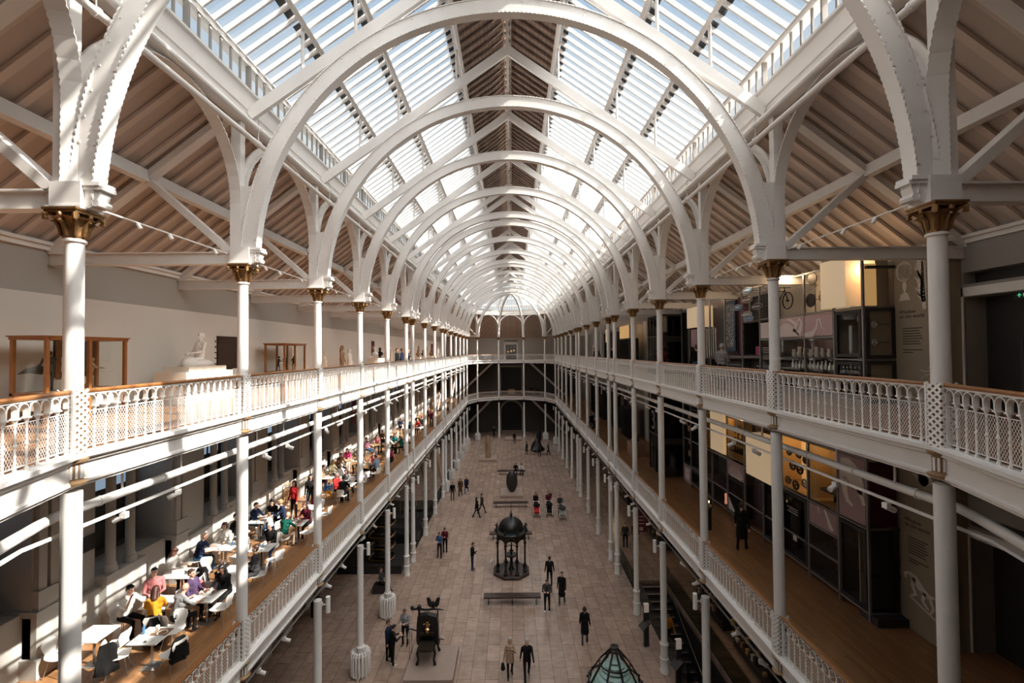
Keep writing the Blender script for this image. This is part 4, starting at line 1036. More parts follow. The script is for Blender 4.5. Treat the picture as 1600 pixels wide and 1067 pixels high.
# ================================================================== cafe
# chair (faces +Y)
def chair_meshes():
    sh = MB(); prof = []
    for k in range(6): prof.append((.22-k*.078, .455-.012*sin(pi*k/5)))           # seat front to back (y, z)
    for a in (25, 50, 75): prof.append((-.19-.05*sin(radians(a)), .452+.05*(1-cos(radians(a)))))
    prof += [(-.25, .55), (-.262, .64), (-.28, .74), (-.30, .82)]
    wid = [.17, .215, .23, .23, .22, .20, .17, .15, .135, .13, .17, .19, .15]
    A_ = []; n = len(prof)
    for i, ((y, z), w) in enumerate(zip(prof, wid)):
        for j in range(7):
            u = -1+j/3; dz = .012*u*u if i < 6 else 0; dy = .025*u*u if i > 8 else 0; A_.append((u*w, y+dy, z+dz))
    sh.add(A_, [(i*7+j, i*7+j+1, (i+1)*7+j+1, (i+1)*7+j) for i in range(n-1) for j in range(6)])
    B_ = [(x, y-(.014 if k//7 > 7 else 0), z-(.014 if k//7 < 9 else 0)) for k, (x, y, z) in enumerate(A_)]
    sh.add(B_, [(i*7+j, (i+1)*7+j, (i+1)*7+j+1, i*7+j+1) for i in range(n-1) for j in range(6)])
    o = len(A_)
    edge = [j for j in range(7)]+[i*7+6 for i in range(1, n)]+[(n-1)*7+j for j in range(5, -1, -1)]+[i*7 for i in range(n-2, 0, -1)]
    sh.f += [(edge[k], edge[(k+1) % len(edge)], edge[(k+1) % len(edge)]+o, edge[k]+o) for k in range(len(edge))]; sh.m += [0]*len(edge)
    legs = []
    for x, y in ((-.2, .2), (.2, .2), (-.2, -.2), (.2, -.2)):
        m = MB(); m.path([(x*.25, y*.3, .43), (x*.6, y*.6, .43), (x*1.0, y*1.05, .0)], .009, 6); legs.append(m.mesh('leg', 'steel'))
    return sh.mesh('seat_shell', 'shell', True), legs
me_shell, me_legs = chair_meshes()
me_shellw = me_shell.copy(); me_shellw.name = 'seat_shell'; me_shellw.materials[0] = M['straw']
def chair(x, y, rz, label, wood=False, group='white cafe chairs'):
    t = thing('cafe_chair', label, 'chair', (x, y, Z1), -radians(rz), group)
    put('seat_shell', me_shellw if wood else me_shell, t)
    for l in me_legs: put('leg', l, t)
    return t
tt = MB(); tt.bx(-.35, .35, -.35, .35, .715, .74); me_top = tt.mesh('table_top', 'white')
tt = MB(); tt.bx(-.5, .5, -.35, .35, .715, .74); me_topl = tt.mesh('table_top', 'white')
tt = MB(); tt.lathe([(.36, .715), (.36, .74)], n=28); me_topr = tt.mesh('table_top', 'straw')
tt = MB(); tt.tube((0, 0, .02), (0, 0, .715), .03, n=10); me_ped = tt.mesh('pedestal', 'steel')
tt = MB(); tt.bx(-.18, .18, -.18, .18, 0, .015); me_base = tt.mesh('foot_plate', 'steel')
def table(x, y, rz, label, kind='s'):
    t = thing('cafe_table', label, 'table', (x, y, Z1), -radians(rz), 'cafe tables')
    put('table_top', {'s': me_top, 'l': me_topl, 'r': me_topr}[kind], t); put('pedestal', me_ped, t); put('foot_plate', me_base, t)
# tableware
q = MB(); q.lathe([(.05, 0), (.11, .012), (.12, .018), (.105, .016), (.05, .006)], n=18); me_plate = q.mesh('plate', 'white', True)
q = MB(); q.lathe([(.025, 0), (.04, .03), (.042, .075), (.038, .075), (.034, .02)], n=12); q.path([(.04, 0, .06), (.065, 0, .055), (.065, 0, .03), (.037, 0, .02)], .006, 5); me_cup = q.mesh('cup', 'white', True)
q = MB(); q.lathe([(.03, 0), (.032, .16), (.012, .2), (.012, .23)], n=10); me_bottle = q.mesh('bottle', 'blue', True)
q = MB(); q.lathe([(.03, 0), (.042, .12), (.045, .125)], n=12); me_pcup = q.mesh('paper_cup', mat('brown paper cup', (.5, .2, .08), .6), True)
q = MB(); q.bx(-.2, .2, -.14, .14, 0, .012); me_tray = q.mesh('tray', mat('brown tray', (.25, .13, .07), .5))
def ware(me, nm, x, y, z, label, group): single(nm, me, label, nm.replace('_', ' '), (x, y, z), random.random()*6, group)
TZ = Z1+.741
tabs = [('T0', -10.25, 11.35, 's', 'empty white table beside the wall, nearest the camera'), ('T1', -8.75, 11.25, 's', 'white table cluttered with plates and papers, nearest the balustrade and camera'),
        ('T2', -10.3, 14.4, 'l', 'white table with an open laptop on it'), ('T3', -10.3, 16.35, 'l', 'white table between the bald man in navy and the woman in white'),
        ('T4', -8.62, 13.05, 's', 'white table with plates before the grey shirted bald man'), ('T5', -8.76, 14.55, 's', 'white table half hidden by the second left column'),
        ('T6', -8.77, 16.25, 's', 'white table with a blue cup before the white haired woman in black'), ('T7', -10.35, 18.85, 's', 'white table with an orange paper cup'),
        ('T8', -8.67, 18.55, 's', 'white table with a colourful tray before the bald man in green'), ('T9', -8.85, 20.35, 's', 'empty white table with two free white chairs by the balustrade'),
        ('Ta', -9.7, 12.75, 's', 'white table hidden among the group round the woman in mustard'), ('T11', -10.1, 25.2, 's', 'white table between the wall and the red jumper'), ('T12', -8.5, 23.8, 's', 'white table before the person in a black coat'),
        ('T13', -10.5, 29.0, 'r', 'round birch table beside the wall with the pink top'), ('T14', -8.7, 28.0, 'r', 'round birch table by the balustrade before the light blue shirt'),
        ('T15', -10.1, 33.9, 'r', 'round birch table beside the plaid shirt'), ('T16', -8.6, 34.3, 'r', 'round birch table before the teal top'), ('T17', -9.5, 41.3, 's', 'white table among the farther cafe guests'), ('T18', -8.3, 41.3, 's', 'white table by the balustrade among the farthest cafe guests'),
        ('T19', -9.9, 37.6, 's', 'white table beside the stacked birch high chairs'), ('T20', -8.9, 44.3, 's', 'farthest white cafe table')]
for nm, x, y, k, lab in tabs: table(x, y, 0 if k != 'r' else 0, lab, k)
# laptop
lp = thing('laptop', 'silver laptop standing open on the white wall side table', 'laptop', (-10.35, 14.35, TZ), radians(-155))
q = MB(); q.bx(-.16, .16, -.11, .11, 0, .015); q.build('keyboard', 'steel', lp); q = MB(); q.beam((0, .11, .01), (0, .17, .21), .32, .008, up=(0, 1, 0)); q.build('lid', 'white', lp)
def set_table(x, y, n, who, seed, papers=False):
    r = random.Random(seed)
    for k in range(n):
        a = 2*pi*k/n+.5; ware(me_plate, 'plate', x+.2*cos(a), y+.2*sin(a), TZ, 'white plate on %s, %s' % (who, ('nearest the balustrade', 'on the far side', 'towards the wall', 'on the camera side')[k]), 'plates on '+who)
    for k in range(2): ware(me_cup, 'cup', x+(-.08 if k else .1), y+(.28 if k else -.27), TZ, '%s white cup on %s' % (('nearer', 'farther')[k], who), 'cups on '+who)
set_table(-8.75, 11.25, 4, 'the cluttered table nearest the camera', 1); set_table(-8.62, 13.05, 3, 'the table of the grey shirted man', 2); set_table(-10.3, 16.35, 2, 'the table of the couple by the wall', 3)
set_table(-8.77, 16.25, 2, 'the table of the white haired woman', 4); set_table(-8.67, 18.55, 2, 'the table of the man in green', 5); set_table(-10.35, 18.85, 2, 'the table with the paper cup', 6)
ware(me_bottle, 'bottle', -8.98, 11.35, TZ, 'blue bottle on the cluttered nearest table', None) if 0 else single('bottle', me_bottle, 'clear blue bottle on the cluttered nearest table', 'bottle', (-9.0, 11.3, TZ))
single('paper_cup', me_pcup, 'tall orange brown paper cup on a white table', 'cup', (-10.25, 18.75, TZ))
single('bottle', me_bottle, 'small blue jug on the couple\'s table by the wall', 'jug', (-9.95, 16.4, TZ), sc=(1, 1, .7)); single('bottle', me_bottle, 'short dark blue cup on the white haired woman\'s table', 'cup', (-8.75, 16.2, TZ), sc=(1, 1, .5))
single('tray', me_tray, 'brown tray lying across the cluttered nearest table', 'tray', (-8.62, 11.38, TZ+.001), 0); single('tray', me_tray, 'brown tray before the man in green', 'tray', (-8.6, 18.6, TZ+.001), 1.5, sc=(.8, .8, 1))
# guests (x, y, pose, heading, label, colours)
guests = [
 (-10.45, 12.45, 'eat', 100, 'person in a white tee shirt raising a hand to the mouth', 'white', 'black', 'black', 0), (-10.35, 13.35, 'upright', 140, 'person in a rose apron over black facing the camera', 'rose', 'white', 'black', 0),
 (-9.45, 12.2, 'sitf', 330, 'person with curly dark hair in a mustard top', 'mustard', 'black', 'red', 0), (-10.95, 14.75, 'laptop', 95, 'person with long brown hair and white tee shirt typing on a laptop', 'white', 'black', 'red', 0),
 (-10.9, 15.95, 'sitb', 75, 'bald person in a navy jumper and jeans leaning on the table', 'navy', 'jeans', 'grey', 0), (-10.55, 16.95, 'eatf', 165, 'red haired person in a white top seated against the wall', 'white', 'white', 'red', 0),
 (-9.2, 13.25, 'upright', 95, 'person in a purple shirt seated beside the grey shirt', 'purple', 'black', 'brown', 0), (-8.95, 12.3, 'sitb', 20, 'bald person in a checked grey shirt seen from behind', 'grey', 'black', 'grey', 1),
 (-8.5, 13.75, 'sitf', 190, 'person with black hair and black coat facing the grey shirt', 'black', 'black', 'black', 2), (-8.95, 14.05, 'sitf', 0, 'child with brown hair in black near the second left column', 'black', 'navy', 'blond', 0),
 (-8.25, 14.85, 'upright', 250, 'person in a grey jumper partly behind the second left column', 'darkgrey', 'darkgrey', 'brown', 0), (-10.75, 19.1, 'sit', 100, 'person with dark hair in a dark blue jacket by the wall', 'navy', 'jeans', 'brown', 0),
 (-10.2, 19.65, 'sitf', 170, 'person with dark hair leaning in by the wall, in black', 'black', 'black', 'black', 0), (-9.65, 19.5, 'sit', 240, 'blond person in a navy top with back to the pink bag', 'navy', 'black', 'blond', 0),
 (-9.75, 18.65, 'sit', 285, 'child with fair hair in a white shirt', 'white', 'jeans', 'blond', 0), (-8.8, 17.75, 'sitb', 10, 'balding person in a dark green jumper and tan trousers', 'green', 'tan', 'grey', 0),
 (-8.5, 19.2, 'sitf', 200, 'person with brown hair in a dark maroon top facing the green jumper', 'maroon', 'black', 'red', 0), (-8.85, 16.95, 'sit', 175, 'white haired person in black facing the camera by the rail', 'black', 'navy', 'white', 0),
 (-10.6, 17.75, 'relax', 110, 'person in grey trousers behind the second left column', 'black', 'grey', 'black', 0), (-9.0, 23.6, 'upright', 110, 'person in a bright red jumper with grey hair', 'red', 'black', 'grey', 0),
 (-8.45, 22.95, 'sit', 0, 'person in a long black coat seen from behind on a white chair', 'black', 'black', 'brown', 0), (-10.5, 26.6, 'sitf', 120, 'person with long blond hair in a brown patterned top', 'khaki', 'black', 'blond', 0),
 (-10.65, 28.3, 'sit', 120, 'dark haired person in a brown jacket by the wall', 'brown', 'black', 'black', 0), (-10.65, 29.8, 'sitf', 170, 'person with a bright pink scarf by the wall', 'pink', 'white', 'black', 0),
 (-9.4, 25.4, 'sit', 330, 'person in a white shirt seen from behind at the wall row', 'white', 'navy', 'grey', 0), (-8.75, 24.6, 'sitf', 200, 'person with red brown hair in a grey blue top', 'grey', 'black', 'red', 0),
 (-8.3, 25.2, 'upright', 230, 'person with glasses in a light blue shirt by the left rail', 'lightblue', 'black', 'brown', 0), (-9.1, 27.6, 'sit', 90, 'person in grey at the nearer round birch table', 'grey', 'black', 'black', 0),
 (-8.05, 27.6, 'sit', 290, 'person in a light blue checked shirt at a round birch table', 'lightblue', 'black', 'brown', 0), (-8.6, 28.75, 'sitf', 180, 'person with a pink top at the nearer round birch table', 'rose', 'black', 'brown', 0),
 (-10.5, 33.3, 'relax', 100, 'person in a plaid shirt and jeans by the wall', 'stripe', 'jeans', 'brown', 0), (-10.15, 34.6, 'sitf', 170, 'person with brown hair at the table of the plaid shirt', 'rose', 'black', 'brown', 0),
 (-10.3, 36.4, 'sit', 150, 'person in dark brown by the wall beyond the plaid shirt', 'brown', 'black', 'black', 0), (-8.9, 35.0, 'sitf', 175, 'person with long red brown hair in a teal top', 'teal', 'black', 'red', 0),
 (-9.05, 33.8, 'sit', 60, 'person in a white top with black hair at the round table of the teal top', 'white', 'black', 'black', 0), (-8.1, 33.9, 'sitf', 300, 'person in dark teal by the rail at a round table', 'green', 'black', 'brown', 0),
 (-7.95, 35.6, 'sit', 240, 'person in grey by the rail beyond the teal top', 'grey', 'black', 'brown', 0), (-7.85, 30.0, 'sitf', 200, 'person in a deep red top close to the left rail', 'maroon', 'black', 'brown', 0),
 (-10.4, 42.7, 'sit', 150, 'person in a dark patterned top by the wall among the farther guests', 'navy', 'black', 'grey', 0), (-9.4, 41.9, 'sitf', 190, 'person in pale green among the farther guests', 'teal', 'tan', 'blond', 0),
 (-9.2, 44.9, 'sit', 180, 'person in black at the farthest cafe table', 'black', 'black', 'black', 0), (-8.6, 42.4, 'sitf', 200, 'person in a red top with fair hair among the farther guests', 'red', 'black', 'blond', 0),
 (-8.65, 43.7, 'sit', 20, 'person in dark grey seen from behind at the farthest cafe table', 'darkgrey', 'black', 'brown', 0), (-9.5, 23.3, 'sitf', 60, 'child in bright blue beside the red jumper', 'blue', 'mustard', 'brown', 0),
 (-10.6, 25.3, 'sitf', 90, 'person with a cream bag against the wall near the red jumper', 'tan', 'black', 'brown', 0), (-9.5, 28.8, 'sit', 240, 'person in white leaning over the wall side round table', 'white', 'black', 'black', 0),
 (-9.4, 34.6, 'sit', 250, 'person in black between the two round tables', 'black', 'black', 'brown', 0), (-9.0, 40.5, 'sit', 10, 'person in navy seen from behind among the farther guests', 'navy', 'black', 'black', 0),
 (-9.3, 37.3, 'upright', 260, 'person in cream at the table beside the high chairs', 'cream', 'black', 'brown', 0)]
for x, y, ps, hd, lab, tp, lg, hr, sk in guests:
    hh = .72 if lab.startswith('child') else 1.0
    person(ps, x, y, Z1+(.12 if hh < 1 else 0), hd, lab, tp, lg, hr, sk, group=None, h=hh)
    a = radians(hd); chair(x-.06*sin(a), y-.06*cos(a), hd, ' '.join(('chair of the '+lab.replace('person', 'guest')).split()[:16]), wood=(y > 27 and y < 40))
for ps, x, y, hd, lab, tp, lg, hr in (('stand', -8.95, 20.9, 180, 'person in black standing with a teal bag by the cafe tables', 'black', 'maroon', 'brown'), ('standf', -9.6, 21.9, 150, 'person in black and white standing near the high chairs', 'black', 'jeans', 'black'),
        ('stand', -8.6, 47.6, 170, 'person in a dark check shirt standing beyond the last cafe table', 'brown', 'black', 'brown'), ('standf', -8.05, 46.0, 150, 'person in maroon standing by the rail beyond the cafe', 'maroon', 'black', 'black'), ('standf', -9.9, 20.9, 200, 'person in red with dark hair standing by the wall row', 'red', 'black', 'black')):
    person(ps, x, y, Z1, hd, lab, tp, lg, hr)
for x, y, rz, lab in [(-9.75, 11.35, 270, 'white chair turned towards the wall between the two nearest tables'), (-10.75, 11.0, 90, 'white chair half hidden behind the first left column'), (-9.35, 11.0, 60, 'white chair tucked to the cluttered nearest table, seen from behind'),
        (-8.1, 11.05, 290, 'white chair on the rail side of the cluttered nearest table'), (-8.75, 11.95, 180, 'white chair beyond the cluttered nearest table'), (-8.2, 13.0, 270, 'white chair on the rail side of the grey shirted man\'s table'),
        (-9.75, 14.0, 280, 'white chair facing the laptop from the aisle'), (-10.1, 15.05, 170, 'white chair between the laptop and the bald man in navy'), (-9.6, 16.3, 270, 'empty white chair on the aisle side of the couple\'s table'),
        (-8.2, 15.95, 300, 'empty white chair by the rail at the white haired woman\'s table'), (-9.2, 15.6, 20, 'empty white chair on the near side of the table with a blue cup'), (-9.2, 14.3, 60, 'white chair near the child in black'), (-8.15, 18.3, 290, 'empty white chair on the rail side of the green jumper\'s table'),
        (-8.25, 20.3, 280, 'empty white chair by the rail at the empty table'), (-8.8, 20.95, 180, 'empty white chair beyond the empty table'), (-8.0, 27.0, 300, 'empty white chair by the rail before the light blue check shirt'), (-8.35, 26.3, 330, 'second empty white chair near the light blue check shirt')]:
    chair(x, y, rz, lab)
# black coats hung on two chairs
def drape(name, label, cat, c, w, h, d, m, seed, rz=0):
    r = random.Random(seed); mb = MB(); n, k = 14, 8; V = []
    for i in range(k):
        z = h*(1-i/(k-1))
        for j in range(n):
            a = 2*pi*j/n; g = 1+.16*sin(5*a+seed+i*.5)+r.uniform(-.09, .09); t = i/(k-1)
            V.append(((w*(.55+.45*t**.5))*cos(a)*g, (d*(.5+.5*t))*sin(a)*g, z*(1 if i else .97)))
    mb.add(V, [(i*n+j, (i+1)*n+j, (i+1)*n+(j+1) % n, i*n+(j+1) % n) for i in range(k-1) for j in range(n)]+[tuple(range(n)), tuple((k-1)*n+j for j in range(n-1, -1, -1))])
    o = mb.build(name, m, None, True, c); o.rotation_euler = (0, 0, rz); return tag(o, label, cat)
drape('coat', 'black coat hung over the nearest white chair back', 'coat', (-9.42, 10.76, Z1+.2), .22, .66, .13, CL['black'], 1, .9)
drape('coat', 'black coat over the chair on the rail side of the nearest table', 'coat', (-7.89, 10.98, Z1+.35), .22, .52, .12, CL['black'], 5, 1.2)
drape('coat', 'pale pink coat over a chair beside the mustard top', 'coat', (-9.3, 13.7, Z1+.35), .2, .5, .14, CL['rose'], 3, .4)
drape('coat', 'black coat heaped behind the mustard top', 'coat', (-9.3, 11.95, Z1+.1), .3, .7, .17, CL['black'], 8, -.3)
drape('coat', 'black and white coat on the chair before the laptop', 'coat', (-9.78, 14.55, Z1+.3), .2, .55, .14, CL['black'], 11, .3)
# high chairs stacked by the wall
def highchair():
    q = MB()
    for sx in (-1, 1):
        for sy in (-1, 1): q.beam((sx*.25, sy*.25, 0), (sx*.17, sy*.15, .78), .035, .035)
    for z, w in ((.2, .46), (.52, .38), (.76, .36)):
        for s in (-1, 1): q.beam((-w/2, s*w/2, z), (w/2, s*w/2, z), .03, .04); q.beam((s*w/2, -w/2, z), (s*w/2, w/2, z), .03, .04)
    return q.mesh('frame', 'straw')
me_hc = highchair(); q = MB(); q.bx(-.17, .17, -.15, .15, .45, .47); me_hs = q.mesh('seat', 'straw')
for x, y, z, lab in ((-10.85, 22.4, 0, 'birch high chair standing by the wall near the second group of guests'), (-10.85, 22.4, .42, 'birch high chair stacked on another by the wall'), (-10.6, 38.6, 0, 'left one of the three birch high chairs farther along'), (-10.05, 38.8, 0, 'middle one of the three birch high chairs farther along'), (-9.5, 39.0, 0, 'right one of the three birch high chairs farther along')):
    t = thing('high_chair', lab, 'high chair', (x, y, Z1+z), .3 if z == 0 else .5, 'birch high chairs'); put('frame', me_hc, t); put('seat', me_hs, t)
# banners on the cafe wall, plaque, wall frames
for k, (y, x) in enumerate(((27.2, -11.38), (33.0, -11.38), (42.5, -11.38))):
    t = thing('wall_banner', 'maroon banner hung on the cafe wall, %s from the camera' % ORD[k], 'banner', (x, y, 9.0), 0, 'maroon banners of the cafe wall')
    q = MB(); q.bx(0, .03, -.45, .45, 0, 2.4); q.build('cloth', 'maroon', t); q = MB(); q.bx(.03, .034, -.22, .22, .9, 1.0); q.bx(.03, .034, -.1, .1, .5, .62); q.build('print', 'rose' if 0 else 'pale', t)
o = MB().bx(-11.1, -11.07, 10.2, 10.7, 8.5, 9.0).build('wall_plaque', 'blackish') if 0 else MB().bx(-11.42, -11.38, 12.2, 12.6, 8.9, 9.3).build('wall_plaque', 'blackish'); tag(o, 'small black square sign on the cafe wall behind the first left column', 'sign')
for k, y in enumerate((23.3, 24.9)):
    o = MB().bx(-11.3, -11.27, y, y+.7, 7.25, 7.6).build('wall_picture', 'pale'); tag(o, 'framed print low on the cafe wall, %s of two' % ('nearer', 'farther')[k], 'picture')
# ================================================================== statues built from posed figures
def statue(pose, x, y, z, rz, label, m, h, cat='statue', wings=False, name='statue', part=True):
    key = 'st_'+pose
    o = put(name, BODIES[pose], None, (x, y, z)); o.rotation_euler = (0, 0, -radians(rz)); o.scale = (h, h, h); tag(o, label, cat)
    for i in range(7): o.material_slots[i].link = 'OBJECT'; o.material_slots[i].material = M[m]
    return o
def block(name, x0, x1, y0, y1, z0, z1, m, label, cat, bev=None):
    q = MB(); q.bx(x0, x1, y0, y1, z0, z1)
    if bev: q.bx(x0-bev, x1+bev, y0-bev, y1+bev, z0, z0+.04)
    return tag(q.build(name, m), label, cat)
# --- upper left gallery: mahogany showcases
def showcase(x0, x1, y0, y1, zb, zt, label):
    t = thing('showcase', label, 'showcase', (x0, y0, Z2)); W_, D_ = x1-x0, y1-y0; b, h = zb-Z2, zt-Z2; r = .035
    q = MB()
    for x in (0, W_):
        for y in (0, D_/2, D_) if D_ > 1.5 else (0, D_): q.bx(x-r, x+r, y-r, y+r, 0, h)
    q.bx(-r, W_+r, -r, r, b-.06, b); q.bx(-r, W_+r, D_-r, D_+r, b-.06, b); q.bx(-r, r, 0, D_, b-.06, b); q.bx(W_-r, W_+r, 0, D_, b-.06, b); q.build('frame', 'caramel', t)
    q = MB(); q.bx(-.08, W_+.08, -.08, D_+.08, h, h+.03); q.bx(-.05, W_+.05, -.05, .03, h-.06, h); q.bx(-.05, W_+.05, D_-.03, D_+.05, h-.06, h); q.bx(-.05, .03, 0, D_, h-.06, h); q.bx(W_-.03, W_+.05, 0, D_, h-.06, h); q.build('cornice', 'caramel', t)
    q = MB(); q.bx(0, W_, 0, D_, b-.4, b-.02); q.build('display_base', 'plinth', t)
    q = MB(); q.add([(0, 0, b), (W_, 0, b), (W_, 0, h), (0, 0, h)], [(0, 1, 2, 3)]); q.add([(W_, 0, b), (W_, D_, b), (W_, D_, h), (W_, 0, h)], [(0, 1, 2, 3)]); q.add([(0, D_, b), (W_, D_, b), (W_, D_, h), (0, D_, h)], [(0, 1, 2, 3)]); q.build('glass', 'cglass', t)
showcase(-10.95, -10.2, 10.07, 12.1, 13.36, 14.6, 'long mahogany framed showcase with sculptures behind the first left column')
showcase(-11.0, -10.15, 20.5, 22.5, 13.36, 14.6, 'smaller mahogany framed showcase with black bronzes between the second and third columns')
statue('push', -10.62, 10.55, 13.37, 300, 'dark bronze winged figure in the long showcase', 'bronze', .52)
q = MB()
for s in (-1, 1): q.prism([(0, .15), (.12, .22), (.35, .15), (.5, .02), (.3, .04), (.1, 0)], (-10.62, 10.5, 13.75), (s*.55, -.8, .0), (0, 0, 1), .03)
tag(q.build('bronze_wings', 'bronze'), 'spread bronze wings of the winged figure in the long showcase', 'wings')
statue('coatf', -10.75, 11.05, 13.6, 90, 'pale standing statuette partly behind the first left column', 'plinth', .38)
statue('push', -10.5, 11.45, 13.38, 60, 'golden brown striding statuette raising an arm in the long showcase', 'tan', .42)
block('plinth', -10.9, -10.6, 10.9, 11.2, 13.36, 13.6, 'plinth', 'small cream block inside the long showcase', 'plinth')
t = tag(MB().bx(-11.5, -11.44, 11.5, 12.65, 13.62, 14.6).build('wall_relief', 'blackish'), 'dark rectangular relief on the wall behind the long showcase', 'relief')
for k, (dx, dy, ps) in enumerate(((0, .35, 'push'), (.1, .75, 'coatf'), (-.1, 1.15, 'hold'), (.1, 1.6, 'look'))):
    statue(ps, -10.6+dx, 20.5+dy, 13.37, 60+40*k, 'black bronze statuette in the smaller showcase, %s from the camera' % ORD[k], 'black', .38+.05*(k == 1))
# reclining marble on its plinths
block('plinth', -10.85, -9.85, 13.9, 16.2, Z2, 13.62, 'plinth', 'wide cream plinth under the white marble between the first two columns', 'plinth')
block('plinth', -10.75, -9.95, 14.15, 16.0, 13.62, 13.78, 'plinth', 'smaller cream step on the wide plinth carrying the marble', 'plinth')
sp_ = MB(); sp_.prism([(0, -.65), (.5, -.65), (.5, .35), (0, .12)], (-9.9, 16.25, 13.3), (0, 1, 0), (0, 0, 1), .5); tag(sp_.build('label_desk', 'plinth'), 'small sloped white label desk beside the marble', 'label desk')
statue('relax', -10.35, 15.2, 13.50, 200, 'white marble seated nude leaning back on a cream plinth', 'marble', 1.0)
q = MB(); q.ball((-10.4, 15.2, 13.86), (.32, .62, .16), 14, 8); q.ball((-10.35, 14.75, 13.9), (.2, .3, .2), 12, 7); tag(q.build('marble_rock', 'marble', None, True), 'rough white marble rock under the seated nude', 'rock')
t = thing('carved_panel', 'large dark carved timber panel on the upper left wall behind the second column', 'panel', (-11.5, 17.75, 13.5))
q = MB(); q.bx(0, .06, .12, 1.7, 0, 1.38); q.bx(.06, .09, .2, 1.6, .1, .16); q.bx(.06, .09, .2, 1.6, 1.2, 1.28); q.build('board', mat('dark carved oak', (.05, .025, .012), .6, noise=.7, nscale=12, bump=1.), t)
q = MB()
for k in range(6): q.bx(0, .05, .0, .13, .05+k*.22, .09+k*.22); q.bx(0, .05, 1.7, 1.78, .05+k*.22, .12+k*.22)
q.build('notched_edge', 'blackish', t)
block('wall_shelf', -11.5, -11.2, 23.4, 24.0, 13.6, 14.5, 'plinth', 'pale relief block on the wall beyond the smaller showcase', 'relief')
statue('standf', -10.5, 28.4, Z2, 90, 'tall tan draped statue by the upper left wall before the fourth column', 'tan', 1.1)
statue('coatf', -10.5, 29.7, Z2, 90, 'tall white marble statue partly behind the fourth left column', 'marble', 1.0)
statue('coat', -11.0, 27.0, Z2, 90, 'pale narrow relief figure on the upper left wall', 'plinth', .9)
block('plinth', -10.7, -9.9, 34.0, 36.4, Z2, 13.75, 'plinth', 'cream plinth with two busts between the fourth and fifth upper left columns', 'plinth')
def bust(x, y, z, m, label):
    q = MB(); q.lathe([(.16, 0), (.12, .04), (.07, .1), (.09, .14), (.24, .22), (.27, .32), (.2, .42), (.09, .47), (.08, .54)], (0, 0, 0), 14, sy=.75); q.ball((0, 0, .66), (.11, .13, .16), 14, 9); q.ball((.11, 0, .64), (.03, .02, .03), 6, 4)
    tag(q.build('bust', m, None, True, (x, y, z)), label, 'bust')
bust(-10.3, 34.6, 13.75, 'marble', 'white marble bust on the cream plinth of two'); bust(-10.3, 35.9, 13.75, 'black', 'black bust beside the white one on the cream plinth')
bust(-10.6, 39.5, 14.2, 'marble', 'white bust high behind the two people at the upper left rail'); block('plinth', -10.9, -10.3, 39.2, 39.8, Z2, 14.2, 'plinth', 'tall cream plinth under the high white bust', 'plinth')
for k, (y, m) in enumerate(((45.5, 'marble'), (47.0, 'black'), (50.5, 'tan'), (53.5, 'bronze'), (58.5, 'tan'), (61.0, 'black'))):
    block('plinth', -10.6, -10.0, y-.3, y+.3, Z2, 13.6, 'plinth', 'cream plinth of the farther upper left row, %s from the camera' % ORD[k], 'plinth')
    bust(-10.3, y, 13.6, m, 'bust on the farther upper left row of plinths, %s from the camera' % ORD[k])
for k, (y, w, z0, z1, m) in enumerate(((37.6, .7, 13.9, 15.1, 'maroon'), (65.5, 3.2, 13.6, 15.3, 'maroon'), (61.6, .9, 13.6, 14.8, 'tan'), (56.3, .6, 13.6, 14.9, 'tan'))):
    t = thing('wall_board', ('maroon banner', 'wide maroon board', 'tan framed picture', 'narrow tan carved panel')[k]+' on the upper left wall, '+('behind the two busts', 'near the far end', 'before the wide board', 'beyond the row of busts')[k], 'board', (-11.5, y, z0))
    q = MB(); q.bx(0, .05, 0, w, 0, z1-z0); q.build('board', m, t)
    if m == 'maroon': q = MB(); q.bx(.05, .055, w*.3, w*.75, (z1-z0)*.55, (z1-z0)*.62); q.bx(.05, .055, w*.3, w*.75, (z1-z0)*.45, (z1-z0)*.5); q.build('print', 'pale', t)

# ================================================================== ground floor exhibits
def bench(x, y, label, w=3.2):
    t = thing('bench', label, 'bench', (x, y, 0), 0, 'long benches of the hall')
    q = MB(); q.bx(-w/2, w/2, -.25, .25, .38, .46)
    for k in range(3): q.bx(-w/2, w/2, -.25+.17*k, -.25+.17*k+.15, .46, .475)
    q.build('seat', mat('dark bench leather', (.055, .032, .027), .35), t)
    for k in (-1, 0, 1): q = MB(); q.bx(k*w*.42-.03, k*w*.42+.03, -.2, .2, 0, .05); q.bx(k*w*.42-.02, k*w*.42+.02, -.04, .04, .05, .38); q.build('leg', 'dark', t)
bench(0, 25.9, 'long dark bench nearest the camera'); bench(-.1, 34.7, 'long dark bench half hidden behind the iron fountain'); bench(-.1, 41.7, 'long dark bench before the stone base with the dark oval'); bench(-.05, 52.6, 'farthest long dark bench with two people sitting')
